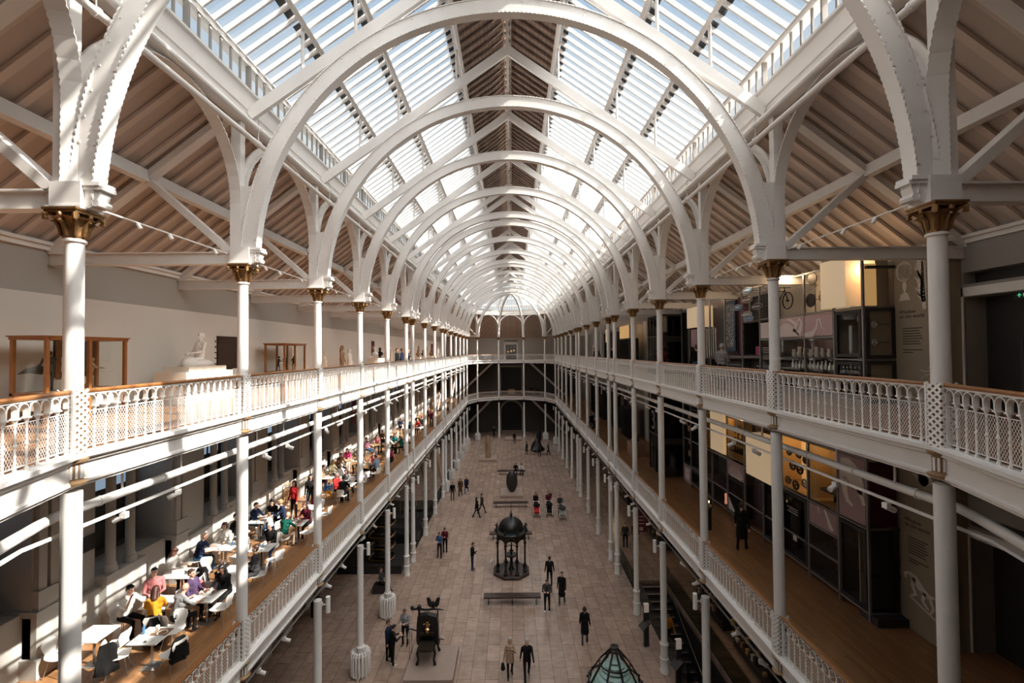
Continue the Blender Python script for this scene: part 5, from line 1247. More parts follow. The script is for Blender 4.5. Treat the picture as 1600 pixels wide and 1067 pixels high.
# drinking fountain pavilion
t = thing('fountain_pavilion', 'black cast iron domed drinking fountain canopy on an octagonal base', 'fountain', (-.05, 29.55, 0))
q = MB(); q.lathe([(1.22, 0), (1.22, .14), (1.14, .18)], n=8, ph=pi/8); q.build('octagonal_base', mat('dark brown step', (.045, .026, .02), .4), t)
for k in range(8):
    a = 2*pi*k/8+pi/8; q = MB(); q.lathe([(.13, .18), (.13, .3), (.07, .36), (.05, .5), (.045, 1.75), (.08, 1.8), (.05, 1.86), (.1, 2.0), (.1, 2.06)], (.95*cos(a), .95*sin(a), 0), 10)
    q.build('pillar', 'black', t, True)
q = MB()
for k in range(8):
    a0 = 2*pi*k/8+pi/8; a1 = a0+pi/4; p0 = Vector((.95*cos(a0), .95*sin(a0), 0)); p1 = Vector((.95*cos(a1), .95*sin(a1), 0)); d = (p1-p0); L_ = d.length; u = d/L_
    A_ = [p0+u*(L_/2*(1-cos(pi*j/10)))+Vector((0, 0, 1.98+.30*sin(pi*j/10))) for j in range(11)]; B_ = [p0+u*(L_*j/10)+Vector((0, 0, 2.62)) for j in range(11)]
    q.strip(A_, B_, .05, u.cross(Vector((0, 0, 1))))
q.lathe([(1.02, 2.6), (1.1, 2.66), (1.04, 2.7), (.82, 2.74)], n=16)
q.build('arched_frieze', 'black', t)
q = MB()
for k in range(8):
    a0 = 2*pi*k/8+pi/4; c = Vector((.915*cos(a0), .915*sin(a0), 2.38)); e = Vector((-sin(a0), cos(a0), 0)); q.path([c+e*(.2*cos(pi*j/8))+Vector((.03*cos(a0), .03*sin(a0), .2*sin(pi*j/8)-.04)) for j in range(9)], .011, 5)
q.build('gilt_tracery', 'gold', t)
q = MB(); q.lathe([(.82, 2.72)]+[(.80*cos(pi/2*j/10), 2.78+.72*sin(pi/2*j/10)) for j in range(10)]+[(.05, 3.5)], n=32, mod=lambda a, k: 1+.012*abs(sin(8*a))); q.build('dome', 'black', t, True)
q = MB(); q.lathe([(.05, 3.5), (.10, 3.54), (.05, 3.58), (.11, 3.66), (.09, 3.73), (.03, 3.78), (.015, 3.95)], n=12); q.build('finial', 'black', t, True)
for k in range(8):
    a = 2*pi*k/8+pi/8; q = MB(); q.lathe([(.07, 2.68), (.06, 2.8), (.09, 2.84), (.03, 2.9), (.05, 2.95), (.01, 3.0)], (1.0*cos(a), 1.0*sin(a), 0), 8); q.ball((1.1*cos(a), 1.1*sin(a), 2.84), .05, 6, 4); q.build('corner_ornament', 'black', t)
q = MB(); q.lathe([(.2, .18), (.12, .3), (.09, .7), (.1, .95), (.38, 1.06), (.40, 1.12), (.3, 1.1), (.06, 1.1), (.06, 1.28), (.16, 1.36), (.06, 1.44), (.03, 1.9)], n=18); q.path([(-.25, 0, 1.62), (-.12, 0, 1.72), (0, 0, 1.6), (.12, 0, 1.72), (.25, 0, 1.62)], .02, 5); q.build('basin', 'black', t, True)
t = thing('sign_stand', 'small sign on a thin stand left of the iron fountain', 'sign', (-1.3, 29.2, 0)); q = MB(); q.tube((0, 0, 0), (0, 0, .8), .015, n=6); q.build('stem', 'steel', t); q = MB(); q.beam((-.08, -.03, .8), (.08, .05, 1.0), .25, .01); q.build('plate', 'pale', t)
# printing press on its plinth
t = thing('press_plinth', 'low stone platform under the black printing press', 'platform', (-3.6, 20.75, 0)); q = MB(); q.bx(-1.05, 1.05, -1.15, 1.15, 0, .26); q.build('slab', 'plinthstone', t)
t = thing('printing_press', 'black cast iron hand printing press with an eagle on its lever', 'printing press', (-3.85, 21.0, .26))
q = MB(); q.prism([(-.48, .62), (.48, .62), (.5, .8), (.47, 1.5), (.42, 1.85), (.2, 1.9), (0, 1.96), (-.3, 1.92), (-.46, 1.9), (-.5, 1.5), (-.52, .8)], (0, .1, 0), (1, 0, 0), (0, 0, 1), .28); q.build('press_frame', 'black', t)
q = MB(); q.bx(-.38, .38, -.55, .75, .66, .72); q.bx(-.30, .30, -.75, -.1, .74, .84); q.bx(-.3, .3, -.2, .4, 1.1, 1.22); q.build('bed', 'bronze', t)
for x, y in ((-.36, -.45), (.36, -.45), (-.4, .45), (.4, .45)):
    q = MB(); q.path([(x*.9, y*.8, .7), (x*1.1, y*1.0, .5), (x*.95, y*1.0, .25), (x*1.12, y*1.1, .03)], [.075, .06, .045, .07], 8); q.build('leg', 'black', t, True)
q = MB(); q.tube((0, -.1, 1.2), (0, -.1, 1.75), .09, n=12); q.lathe([(.1, 1.35), (.16, 1.4), (.1, 1.45)], (0, -.1, 0), 12); q.ball((-.13, -.18, 1.62), .05); q.ball((.1, -.18, 1.6), .05); q.ball((-.05, -.2, 1.42), .04); q.build('column_screw', 'brass', t, True)
q = MB(); q.path([(-.75, .05, 2.16), (-.45, .05, 2.2), (-.1, .05, 2.14), (.3, .05, 2.18), (.72, .05, 2.13)], [.05, .06, .05, .05, .02], 8); q.tube((-.4, .05, 1.9), (-.4, .05, 2.2), .05); q.tube((.45, .05, 1.8), (.45, .05, 2.15), .035); q.lathe([(.10, 2.16), (.10, 2.34)], (-.4, .05, 0), 10); q.ball((-.72, .05, 2.24), .09); q.build('lever', 'black', t, True)
q = MB(); q.path([(-.5, -.1, 1.3), (-.8, -.2, 1.45), (-.9, -.25, 1.2)], .03, 7); q.tube((.45, -.1, .95), (.75, -.15, .92), .025); q.build('handle', 'black', t)
t2 = thing('press_eagle', 'cast iron eagle with raised wings on the press lever', 'eagle', (-3.6, 21.05, 2.5)); q = MB(); q.ball((0, 0, .12), (.10, .12, .16), 10, 7); q.ball((0, -.1, .3), (.05, .07, .06), 8, 5); q.tube((0, -.15, .3), (0, -.22, .27), .02, .005, 6); q.build('eagle_body', 'black', t2, True)
for s in (-1, 1): q = MB(); q.prism([(0, .0), (.08, -.05), (.2, .05), (.26, .36), (.2, .42), (.1, .36), (.03, .2)], (s*.05, 0, .06), (s, 0, 0), (0, 0, 1), .04); q.build('wing', 'black', t2)
t = thing('sign_stand', 'pale sheet on two thin stems left of the printing press', 'sign', (-4.75, 21.3, 0)); q = MB(); q.tube((0, 0, 0), (0, 0, 1.25), .012); q.tube((.08, .1, 0), (.08, .1, 1.45), .012); q.build('stem', 'black', t); q = MB(); q.beam((-.02, -.05, .95), (.05, .05, 1.5), .2, .01); q.build('plate', 'lightbox' if 0 else 'lilac', t)
# lighthouse lens
t = thing('lighthouse_lens', 'black framed conical lighthouse lens of pale green glass prisms', 'lens', (3.75, 16.9, 0))
q = MB(); q.lathe([(1.0, 0), (1.0, .5), (.9, .6), (.86, .62)], n=24); q.build('drum_base', 'black', t)
q = MB()
for k in range(8):
    a = 2*pi*k/8+.2; c, s_ = cos(a), sin(a); q.beam((.95*c, .95*s_, .6), (.95*c, .95*s_, 2.1), .06, .06); q.beam((.95*c, .95*s_, 2.1), (.55*c, .55*s_, 2.75), .06, .05); q.beam((.55*c, .55*s_, 2.75), (.09*c, .09*s_, 3.3), .06, .05)
for z, r in ((2.1, .95), (2.75, .55), (1.3, .95)): q.path([(r*cos(2*pi*k/24), r*sin(2*pi*k/24), z) for k in range(24)], .03, 6, closed=True)
for k in range(24): a = 2*pi*k/24; q.ball((.99*cos(a), .99*sin(a), 2.05+.06*(k % 2)), .05, 6, 4)
q.build('cage', 'black', t)
q = MB(); q.lathe([(.06, 3.24), (.14, 3.26), (.15, 3.36), (.10, 3.38), (.08, 3.36), (.06, 3.3)], n=20); q.build('top_ring', 'dark', t, True)
q = MB()
for k in range(16): z = .7+k*.14; r = min(.84, max(.16, (3.05-z)*.78)); q.lathe([(r, z), (r+.05, z+.05), (r, z+.11)], n=28)
q.build('prism_rings', mat('green lens glass', (.45, .62, .58), .08, .0, spec=1.), t, True)
# middle and far exhibits
block('stone_base', -1.1, 1.05, 44.0, 46.6, 0, .28, 'plinthstone', 'square stone base under the dark oval stone', 'plinth')
q = MB(); q.ball((0, 0, 1.05), (.56, .42, 1.05), 20, 14); tag(q.build('oval_stone', mat('dark green stone', (.022, .02, .018), .45), None, True, (0, 45.2, .28)), 'upright black oval stone vessel on the square stone base', 'vessel')
t = thing('sign_stand', 'small pale sign left of the dark oval stone', 'sign', (-1.35, 45.8, 0)); q = MB(); q.tube((0, 0, 0), (0, 0, 1.0), .02, n=6); q.build('stem', 'steel', t); q = MB(); q.beam((-.08, 0, 1.0), (.08, .06, 1.15), .25, .01); q.build('plate', 'pale', t)
block('stone_base', -4.25, -2.0, 58.4, 61.0, 0, .32, 'plinthstone', 'stone base under the tan carved column, far left', 'plinth')
q = MB(); q.lathe([(.34, 0), (.36, .2), (.30, .4), (.34, .8), (.28, 1.1), (.34, 1.5), (.26, 1.8), (.30, 2.2), (.2, 2.5), (.22, 2.7), (.08, 2.95)], n=10, mod=lambda a, k: 1+.15*sin(3*a+k)); tag(q.build('carved_column', 'tan', None, True, (-3.1, 59.6, .32)), 'tan carved totem like sculpture on the far left stone base', 'sculpture')
t = thing('sign_stand', 'small sign right of the tan carved sculpture', 'sign', (-1.8, 59.5, 0)); q = MB(); q.tube((0, 0, 0), (0, 0, 1.0), .02, n=6); q.build('stem', 'steel', t); q = MB(); q.beam((-.08, 0, 1.0), (.08, .06, 1.15), .25, .01); q.build('plate', 'pale', t)
block('stone_base', 2.55, 4.75, 62.1, 64.3, 0, .35, 'plinthstone', 'stone base under the large dark sculpture, far right', 'plinth')
q = MB(); r_ = random.Random(4)
q.lathe([(1.0, 0), (.95, .3), (.75, .7), (.55, 1.1), (.35, 1.5), (.2, 1.7)], (0, 0, 0), 11, mod=lambda a, k: 1+.2*sin(3*a+2*k)); q.lathe([(.3, 1.3), (.34, 1.9), (.26, 2.6), (.16, 2.75), (.2, 3.0), (.12, 3.3), (.02, 3.5)], (.25, .1, 0), 10, mod=lambda a, k: 1+.1*sin(2*a+k)); tag(q.build('dark_sculpture', 'black', None, True, (3.5, 63.2, .35)), 'large black sculpture rising to a point on the far right base', 'sculpture')
block('low_platform', -1.1, 1.6, 72.0, 74.6, 0, .25, 'plinthstone', 'low stone platform in the middle of the far end', 'platform')
block('info_desk', -.6, .6, 79.4, 79.9, Z1, Z1+.9, 'tan', 'small wooden table in the far arch of the first gallery', 'desk')
# pushchairs
def pram(x, y, label, c1, c2, rz=180):
    t = thing('pushchair', label, 'pushchair', (x, y, 0), -radians(rz), 'pushchairs')
    q = MB(); q.prism([(.05, .3), (.45, .35), (.5, .5), (.3, .55), (-.05, 1.0), (-.15, .95), (-.05, .45)], (0, 0, 0), (0, 1, 0), (0, 0, 1), .42); q.build('seat', CL[c1], t)
    q = MB(); q.lathe([(.3, 0), (.28, .12), (.2, .22), (.05, .28)], (0, 0, .85), 12, sy=.9); q.build('hood', CL[c2], t, True)
    q = MB()
    for s in (-.25, .25): q.path([(s, -.55, 1.05), (s, -.2, .75), (s, .5, .14)], .014, 6); q.path([(s, .1, .5), (s, -.3, .14)], .014, 6)
    q.tube((-.25, -.55, 1.05), (.25, -.55, 1.05), .018); q.build('pram_frame', 'steel', t)
    for s in (-.27, .27):
        for yy in (.5, -.3): q = MB(); q.tube((s-.02, yy, .13), (s+.02, yy, .13), .13, n=14); q.build('wheel', 'blackish', t)
pram(2.12, 39.45, 'pushchair with a red seat and yellow band, leftmost of three', 'red', 'black'); pram(3.22, 39.6, 'black pushchair in the middle of three', 'black', 'black'); pram(4.25, 38.7, 'silver framed grey pushchair, rightmost of three', 'grey', 'darkgrey')
q = MB(); q.lathe([(.26, .62), (.28, .68), (.28, .72), (.26, .76)], (2.12, 39.9, 0), 12, sy=.5)
tag(q.build('safety_band', CL['mustard']), 'yellow band across the red pushchair', 'band')
# left bay: black stand with the brass hooped apparatus
block('low_stand', -11.2, -7.1, 29.4, 32.8, 0, .5, 'blackish', 'long low black stand under the brass coil apparatus', 'stand')
t = thing('coil_apparatus', 'tall dark apparatus with brass hoops standing on the black stand', 'apparatus', (-8.6, 30.4, .5))
q = MB(); q.tube((0, 0, 0), (0, 0, 3.7), .5, .5, 16); q.build('core', 'bronze', t, True)
for k in range(5):
    q = MB(); z = .15+k*.74; hp = []
    for j in range(32):
        a = 2*pi*j/32; c, s_ = cos(a), sin(a); e = .5; hp.append((.78*math.copysign(abs(c)**e, c), .6*math.copysign(abs(s_)**e, s_), z))
    q.path(hp, .075, 10, closed=True); q.build('hoop', 'brass', t, True)
q = MB(); q.path([(.1, .3, 3.9), (.5, .8, 4.1), (.8, 1.4, 4.6), (.6, 1.8, 5.3)], [.35, .36, .36, .3], 14); q.build('bent_tube', 'brass', t, True)
q = MB()
for k in range(10): q.lathe([(.5, .3+.36*k), (.58, .36+.36*k), (.5, .42+.36*k)], n=14)
q.build('glass_rings', 'dark', t, True)
# curved jaw bones
for k in range(4):
    x0 = -8.3+.5*k; pts = [(x0+.1*j*(1 if k % 2 else -.6), 38.0+.9*k, 5.6-.42*j-.05*j*j*.3) for j in range(7)]
    q = MB(); q.path(pts, [.22, .24, .22, .19, .15, .1, .03], 9); q.tube(pts[0], (pts[0][0], pts[0][1], 6.28), .01)
    tag(q.build('hanging_bone', 'tan', None, True), 'curved tan bone hanging under the left gallery, %s of four from the left' % ORD[k], 'bone', 'hanging bones')
# glass balustrades
def glass_rail(p, q_, z, label, n=None):
    d = Vector(q_)-Vector(p); L_ = d.length; t = thing('glass_balustrade', label, 'balustrade', (p[0], p[1], z), atan2(d.y, d.x)); k = max(1, round(L_/1.6))
    for j in range(k): m = MB(); m.bx(j*L_/k+.02, (j+1)*L_/k-.02, -.01, .01, .03, 1.05); m.build('glass_pane', 'dglass', t)
    m = MB(); m.bx(0, L_, -.04, .04, -.02, .05); m.build('base_channel', 'blackish', t)
glass_rail((-6.95, 33.2), (-6.95, 58), 0, 'dark glass balustrade along the left side of the hall floor')
glass_rail((-7.0, 40.5), (-11.3, 40.5), 0, 'cross glass balustrade under the left gallery'); glass_rail((-7.0, 33.2), (-11.3, 33.2), 0, 'glass balustrade beyond the black stand, left')
glass_rail((WX0-.12, WY0), (WX0-.12, WY1+2.5), 0, 'dark glass balustrade beside the stair well on the right'); glass_rail((WX1+.1, WY0), (WX1+.1, WY1), 0, 'far side glass balustrade of the stair well')
block('ramp_slab', -11.3, -7.1, 33.4, 40.3, .0, .12, 'dark', 'dark raised deck under the left gallery', 'deck')
for k, y in enumerate((34.5, 36.5, 38.5)):
    t = thing('black_stand', 'thin black framed stand on the dark deck, %s from the camera' % ORD[k], 'stand', (-8.3, y, .12)); q = MB()
    for x in (-.8, .8):
        for yy in (-.35, .35): q.beam((x, yy, 0), (x, yy, .95), .03, .03)
    q.beam((-.8, -.35, .2), (.8, .35, .9), .02, .02); q.beam((-.8, .35, .9), (.8, -.35, .2), .02, .02); q.build('frame', 'blackish', t); q = MB(); q.bx(-.85, .85, -.4, .4, .95, .98); q.build('top', 'dark', t)
q = MB(); q.lathe([(.27, 0), (.27, .85), (.22, .9), (.2, .86)], n=16); tag(q.build('litter_bin', 'blackish', None, True, (-10.6, 24.9, 0)), 'round black litter bin under the left gallery', 'bin')
block('wall_bench', -8.2, -7.4, 27.0, 27.6, 0, .44, 'dark', 'dark block seat under the left gallery', 'seat')
q = MB()
for y in [YS[0]-4.2]+[a+.9 for a in YS]+[a+2.9 for a in YS[:6]]: q.bx(-11.9, -11.45, y-.35, y+.35, 0, 6.2); q.bx(-11.9, -11.3, y-.45, y+.45, 0, 1.3)
struct('wall_left', q, 'wallg')
# right side of the ground floor
t = thing('staircase', 'dark stairs with lit tread edges going down on the right', 'stairs', (0, 0, 0)); q = MB(); e = MB(); n = 24
for k in range(n):
    y1 = WY1-k*.46; z = -.19*(k+1)
    if y1-.46 < WY0: break
    q.bx(WX0+.02, WX1-.02, y1-.46, y1, z-.3, z); e.bx(WX0+.12, WX1-.12, y1-.455, y1-.36, z, z+.006)
q.build('treads', 'dark', t); e.build('tread_edges', 'plinthstone', t)  # light on the tread edges put in as paler strips
q = MB(); q.tube((WX1-.1, WY1, .75), (WX1-.1, WY0, -4.6), .03, n=8); tag(q.build('stair_handrail', 'brass'), 'brass handrail sloping down beside the dark stairs', 'handrail')
for k, (x, y) in enumerate(((6.42, 22.1), (6.98, 19.4))):
    t = thing('info_kiosk', 'black information pillar with tilted screen beside the stair glass, %s' % ('farther', 'nearer')[k], 'kiosk', (x, y, 0), .15)
    q = MB(); q.bx(-.12, .12, -.05, .05, 0, 2.0); q.build('pillar', 'blackish', t); q = MB(); q.bx(-.125, .125, -.056, -.051, 1.62, 2.0); q.bx(-.125, .125, -.055, .055, 2.0, 2.02); q.build('lit_face', 'screen', t); q = MB(); q.beam((-.34, -.15, .95), (.04, -.1, 1.25), .45, .05); q.build('screen', 'dark', t)
t = thing('hanging_sign', 'maroon hanging sign with white lettering ending in Exit', 'sign', (8.1, 29.5, 2.5)); q = MB(); q.bx(0, .62, -.03, .03, 0, 1.25); q.build('panel', 'maroon', t); q = MB(); q.tube((.31, 0, 1.25), (.31, 0, 3.78), .012); q.build('drop_rod', 'blackish', t)
q = MB()
for k in range(3): q.bx(.08, .30, -.034, -.031, .95-.22*k, 1.0-.22*k); q.bx(.34, .42, -.034, -.031, .95-.22*k, 1.0-.22*k)
q.bx(.1, .34, -.034, -.031, .1, .3); q.build('printed_lines', 'pale', t)
def text(s, loc, rot, size, m, parent, ext=.002):
    c = bpy.data.curves.new('lettering', 'FONT'); c.body = s; c.size = size; c.extrude = ext; c.materials.append(M[m]); c.space_line = .9
    o = bpy.data.objects.new('lettering', c); COL.objects.link(o)
    dg = bpy.context.evaluated_depsgraph_get(); dg.update(); me = bpy.data.meshes.new_from_object(o.evaluated_get(dg)); bpy.data.objects.remove(o); me.materials.clear(); me.materials.append(M[m])
    o = put('lettering', me, parent, loc); o.rotation_euler = rot; return o
text('Exit', (.13, -.037, .15), (pi/2, 0, 0), .13, 'maroon', t)
r_ = random.Random(9)
for k, (x, y, z) in enumerate(((9.9, 24.5, 4.4), (9.6, 21.5, 2.6), (10.5, 26.0, 2.2), (10.8, 20.0, 3.8), (9.9, 30.5, 3.3), (10.9, 34.5, 2.4), (10.2, 38.0, 3.0), (10.9, 46.0, 3.2))):
    t = thing('strip_light', 'warm lit strip in the dark shop under the right gallery, %s from the camera' % ORD[[4, 1, 3, 0, 2, 5, 6, 7].index(k) if 0 else k], 'light', (x, y, z)); q = MB(); q.bx(-.03, .03, -.5, .5, -.03, .03); q.build('tube', 'lamp', t); q = MB(); q.bx(-.05, .05, -.52, .52, .03, .05); q.build('housing', 'blackish', t); q = MB(); q.tube((0, 0, .05), (0, 0, Z1-.32-z), .012, n=5); q.build('drop_rod', 'blackish', t)
for k, (x, y) in enumerate(((10.9, 20.5), (10.9, 24.8), (10.9, 34.0), (10.9, 39.0), (10.9, 43.5))):
    t = thing('shop_shelving', 'dark shop shelving with amber goods under the right gallery, %s from the camera' % ORD[k], 'shelving', (x, y, 0)); q = MB(); q.bx(-.3, .4, -1.6, 1.6, 0, 2.6)
    for z in (.6, 1.1, 1.6, 2.1): q.bx(-.5, -.3, -1.6, 1.6, z-.02, z)
    q.build('shelves', 'dark', t)
    for zi, z in enumerate((.6, 1.1, 1.6, 2.1)):
        for j in range(7):
            if r_.random() < .6: yy = -1.4+j*.45; q = MB(); q.bx(-.07, .07, 0, r_.uniform(.1, .25), 0, r_.uniform(.1, .3)); tag(q.build('boxed_item', ('amberd', 'tan', 'pale')[j % 3], None, False, (x-.41, y+yy, z)), 'small boxed item, %s shelf, %s place, %s shop shelving' % (ORD[zi], ORD[j], ORD[k]), 'box', 'goods in the shop')
# ================================================================== far end stairs and lamps
def stair(name, p, q_, w, label, m='iron', side=(0, 1, 0)):
    p, q_ = Vector(p), Vector(q_); t = thing(name, label, 'stairs', p); d = q_-p; sv = Vector(side)
    for s in (0, 1): b = MB(); b.beam(sv*w*s, d+sv*w*s, .10, .34, up=(0, 0, 1)) if abs(d.x) < .1 else b.beam(sv*w*s, d+sv*w*s, .34, .10, up=sv); b.build('stringer', m, t)
    n = int(d.z/.19); tr = MB(); h = Vector((d.x, d.y, 0)).normalized()
    for k in range(n):
        c = d*((k+.5)/n)+sv*w*.5; tr.box(c, (.30 if abs(d.x) > .1 else w, w if abs(d.x) > .1 else .30, .05))
    tr.build('treads', 'dark', t)
    for s in (0, 1): b = MB(); b.tube(sv*w*s+Vector((0, 0, .95)), d+sv*w*s+Vector((0, 0, .95)), .03); b.build('handrail', 'rail', t)
for s in (-1, 1):
    for z0, z1, wh in ((0, Z1, 'ground floor'), (Z1, Z2, 'first gallery')):
        stair('staircase', (s*9.2, 78.1, z0), (s*2.9, 78.1, z1-.2), 1.5, 'white edged flight rising towards the middle of the far end from the %s, %s' % (wh, side_name(s)))
stair('staircase', (-9.4, 58.5, Z1), (-9.4, 68.0, Z2-.1), 1.5, 'long flight with orange handrails rising along the far left gallery', side=(1, 0, 0))
for k, x in enumerate((-.55, .0, .5)): q = MB(); q.ball((0, 0, 0), .17, 12, 8); q.tube((0, 0, .15), (0, 0, 1.0), .01, n=5); tag(q.build('globe_lamp', mat('dull golden globe', (.5, .33, .12), .3, .4, emit=(1, .65, .25), estr=.25), None, True, (x, 80.9, 14.0+.1*k)), 'golden globe in the upper far doorway, %s of three from the left' % ORD[k], 'globe', 'golden globes')
for k, (x, h) in enumerate(((2.3, 1.9), (3.4, 1.3), (4.6, 1.0))):
    q = MB(); r2 = random.Random(k); q.lathe([(.22, 0), (.28, .35)], n=10)
    for j in range(16): a = r2.uniform(0, 2*pi); e = r2.uniform(.3, .7); q.path([(0, 0, .35), (.3*e*cos(a), .3*e*sin(a), h*.8), (e*cos(a), e*sin(a), h*r2.uniform(.6, 1))], [.02, .05, .015], 4)
    tag(q.build('potted_plant', mat('dark foliage', (.015, .022, .012), .7), None, False, (x, 79.2, Z1)), 'dark potted plant by the far wall of the first gallery, %s from the middle' % ORD[k], 'plant')
# ================================================================== display structure on the right, through two galleries
XD = 9.95
t = thing('showcase_scaffold', 'grey aluminium frame of posts and rails carrying the showcases along the right galleries', 'frame', (0, 0, 0))
YG = [12.75, 13.9, 15.3, 16.85, 18.05, 19.45, 21.0, 22.6, 23.6, 25.25, 26.35]
for y in YG:
    q = MB(); q.bx(XD-.03, XD+.03, y-.03, y+.03, Z1, Z2-.33); q.build('post', 'alu', t)
    q = MB(); q.bx(XD-.03, XD+.03, y-.03, y+.03, Z2, 16.75 if y > 13 else 16.85); q.build('post', 'alu', t)
for z, a, b in ((6.82, 12.75, 26.35), (9.15, 12.75, 26.35), (11.1, 12.75, 26.35), (7.68, 13.9, 26.35), (8.42, 13.9, 15.3), (15.36, 12.75, 19.45), (13.87, 12.75, 13.9), (13.87, 18.05, 22.6), (14.56, 13.9, 18.05), (12.72, 12.75, 26.35), (16.7, 14.3, 26.35)):
    q = MB(); q.bx(XD-.03, XD+.03, a, b, z-.025, z+.025); q.build('rail', 'alu', t)
for z in (6.82, 9.15, 13.87, 15.36): q = MB(); q.bx(XD, 10.86, 12.72, 12.78, z-.025, z+.025); q.build('rail', 'alu', t)
for z0, z1 in ((Z1, Z2-.33), (Z2, 16.8)): q = MB(); q.bx(10.82, 10.88, 12.72, 12.78, z0, z1); q.build('post', 'alu', t)
def case(y0, y1, z0, z1, label, back='blackish', depth=.75, glass=True, frame=True, shelves=(), name='display_case', side='blackish'):
    t = thing(name, label, 'showcase', (XD, y0, z0)); W_, H_ = y1-y0, z1-z0; g = .035
    q = MB(); q.bx(depth-.03, depth, g, W_-g, g, H_-g); q.build('back_panel', back, t)
    q = MB(); q.bx(.02, depth, g, g+.02, g, H_-g); q.bx(.02, depth, W_-g-.02, W_-g, g, H_-g); q.bx(.02, depth, g, W_-g, g, g+.02); q.bx(.02, depth, g, W_-g, H_-g-.02, H_-g); q.build('case_walls', side, t)
    if glass: q = MB(); q.add([(.0, g, g), (.0, W_-g, g), (.0, W_-g, H_-g), (.0, g, H_-g)], [(0, 1, 2, 3)]); q.build('glass', 'cglass', t)
    if frame: q = MB(); q.bx(-.035, -.005, g, W_-g, g, g+.09); q.bx(-.035, -.005, g, W_-g, H_-g-.09, H_-g); q.bx(-.035, -.005, g, g+.09, g+.09, H_-g-.09); q.bx(-.035, -.005, W_-g-.09, W_-g, g+.09, H_-g-.09); q.build('door_frame', 'blackish', t)
    for s in shelves: q = MB(); q.bx(.05, depth-.04, g+.02, W_-g-.02, s-.01, s+.01); q.build('shelf', 'dark', t)
    return t
def panel(y0, y1, z0, z1, label, m, x=XD-.02, name='graphic_panel'):
    t = thing(name, label, 'panel', (x, y0, z0)); q = MB(); q.bx(0, .04, .03, y1-y0-.03, .03, z1-z0-.03); q.build('board', m, t); return t
def shape(t, polys, m='pale', x=-.006, nm='silhouette', sy=1, sz=1, oy=0, oz=0):
    q = MB()
    for p in polys: q.prism([(oy+a*sy, oz+b*sz) for a, b in p], (x, 0, 0), (0, 1, 0), (0, 0, 1), .004)
    return q.build(nm, m, t)
def thick(pts, w):
    """outline of a stroke that tapers"""
    L_, R_ = [], []
    for i, (x, y) in enumerate(pts):
        a = pts[max(0, i-1)]; b = pts[min(len(pts)-1, i+1)]; d = (b[0]-a[0], b[1]-a[1]); n = max(1e-6, math.hypot(*d)); nx, ny = -d[1]/n, d[0]/n
        ww = w[i] if isinstance(w, (list, tuple)) else w; L_.append((x+nx*ww, y+ny*ww)); R_.append((x-nx*ww, y-ny*ww))
    return [[L_[i], L_[i+1], R_[i+1], R_[i]] for i in range(len(pts)-1)]
# --- first gallery, from the camera end
p_ = panel(12.78, 13.87, 9.18, 11.08, 'mauve panel with a pale clawed animal, nearest of the first gallery', 'mauve')
shape(p_, [[(.95, 1.75), (.6, 1.8), (.25, 1.6), (.08, 1.2), (.05, .9), (.2, .85), (.45, 1.0), (.6, 1.1), (1.0, 1.2)]][::1]+thick([(.85, 1.2), (.8, .8), (.7, .55), (.5, .45)], [.16, .10, .08, .05])+thick([(.25, 1.0), (.12, .75), (.06, .6)], [.1, .07, .06]))
case(12.78, 13.87, 6.85, 9.12, 'dark maroon backed tall showcase, nearest on the first gallery', 'maroon')
c0 = case(13.93, 15.27, 9.18, 11.08, 'ochre backed showcase with a black table and bronze', 'amberd', frame=False, side='amberd')
q = MB(); q.bx(.1, .6, .1, .9, .42, .5); q.bx(.12, .18, .15, .2, 0, .42); q.bx(.5, .56, .8, .86, 0, .42); tag(q.build('low_table', 'blackish', None, False, (XD, 13.95, 9.2)), 'low black table in the ochre backed showcase', 'table')
q = MB(); q.lathe([(.12, 0), (.10, .1), (.05, .15), (.07, .3), (.11, .38), (.09, .5), (.03, .55)], n=12); tag(q.build('bronze_group', 'bronze', None, True, (XD+.3, 14.25, 9.71)), 'small dark bronze on the low black table', 'bronze')
p_ = panel(13.93, 15.27, 8.44, 9.13, 'mauve strip panel with pale animal legs', 'mauve'); shape(p_, thick([(.55, .66), (.42, .42), (.3, .2), (.2, .12)], [.05, .05, .09, .05])+thick([(.85, .66), (.83, .45)], [.03, .02]))
case(13.93, 15.27, 7.7, 8.4, 'dark showcase with small dim objects below the pale legs', 'dark', frame=False); case(13.93, 15.27, 6.85, 7.65, 'lowest dark showcase with a small lit label', 'dark', frame=False)
tag(MB().bx(XD+.3, XD+.5, 14.4, 14.6, 7.42, 7.5).build('lit_label', 'amber'), 'small amber lit block in the lowest dark showcase', 'label')
r_ = random.Random(21)
for k in range(9):
    q = MB(); q.lathe([(.03, 0), (.045, .05), (.02, .12), (.03, .16)], n=8); tag(q.build('small_object', 'bronze', None, True, (XD+.25+.2*(k % 2), 14.05+.13*k, 6.91 if k < 5 else 7.76)), 'small dim bronze object in the dark showcases, %s from the camera' % ORD[k], 'object', 'small bronze objects')
c1 = case(15.33, 16.82, 9.18, 11.08, 'amber lit showcase hung with black wheels', 'amber', frame=False, side='amberd')
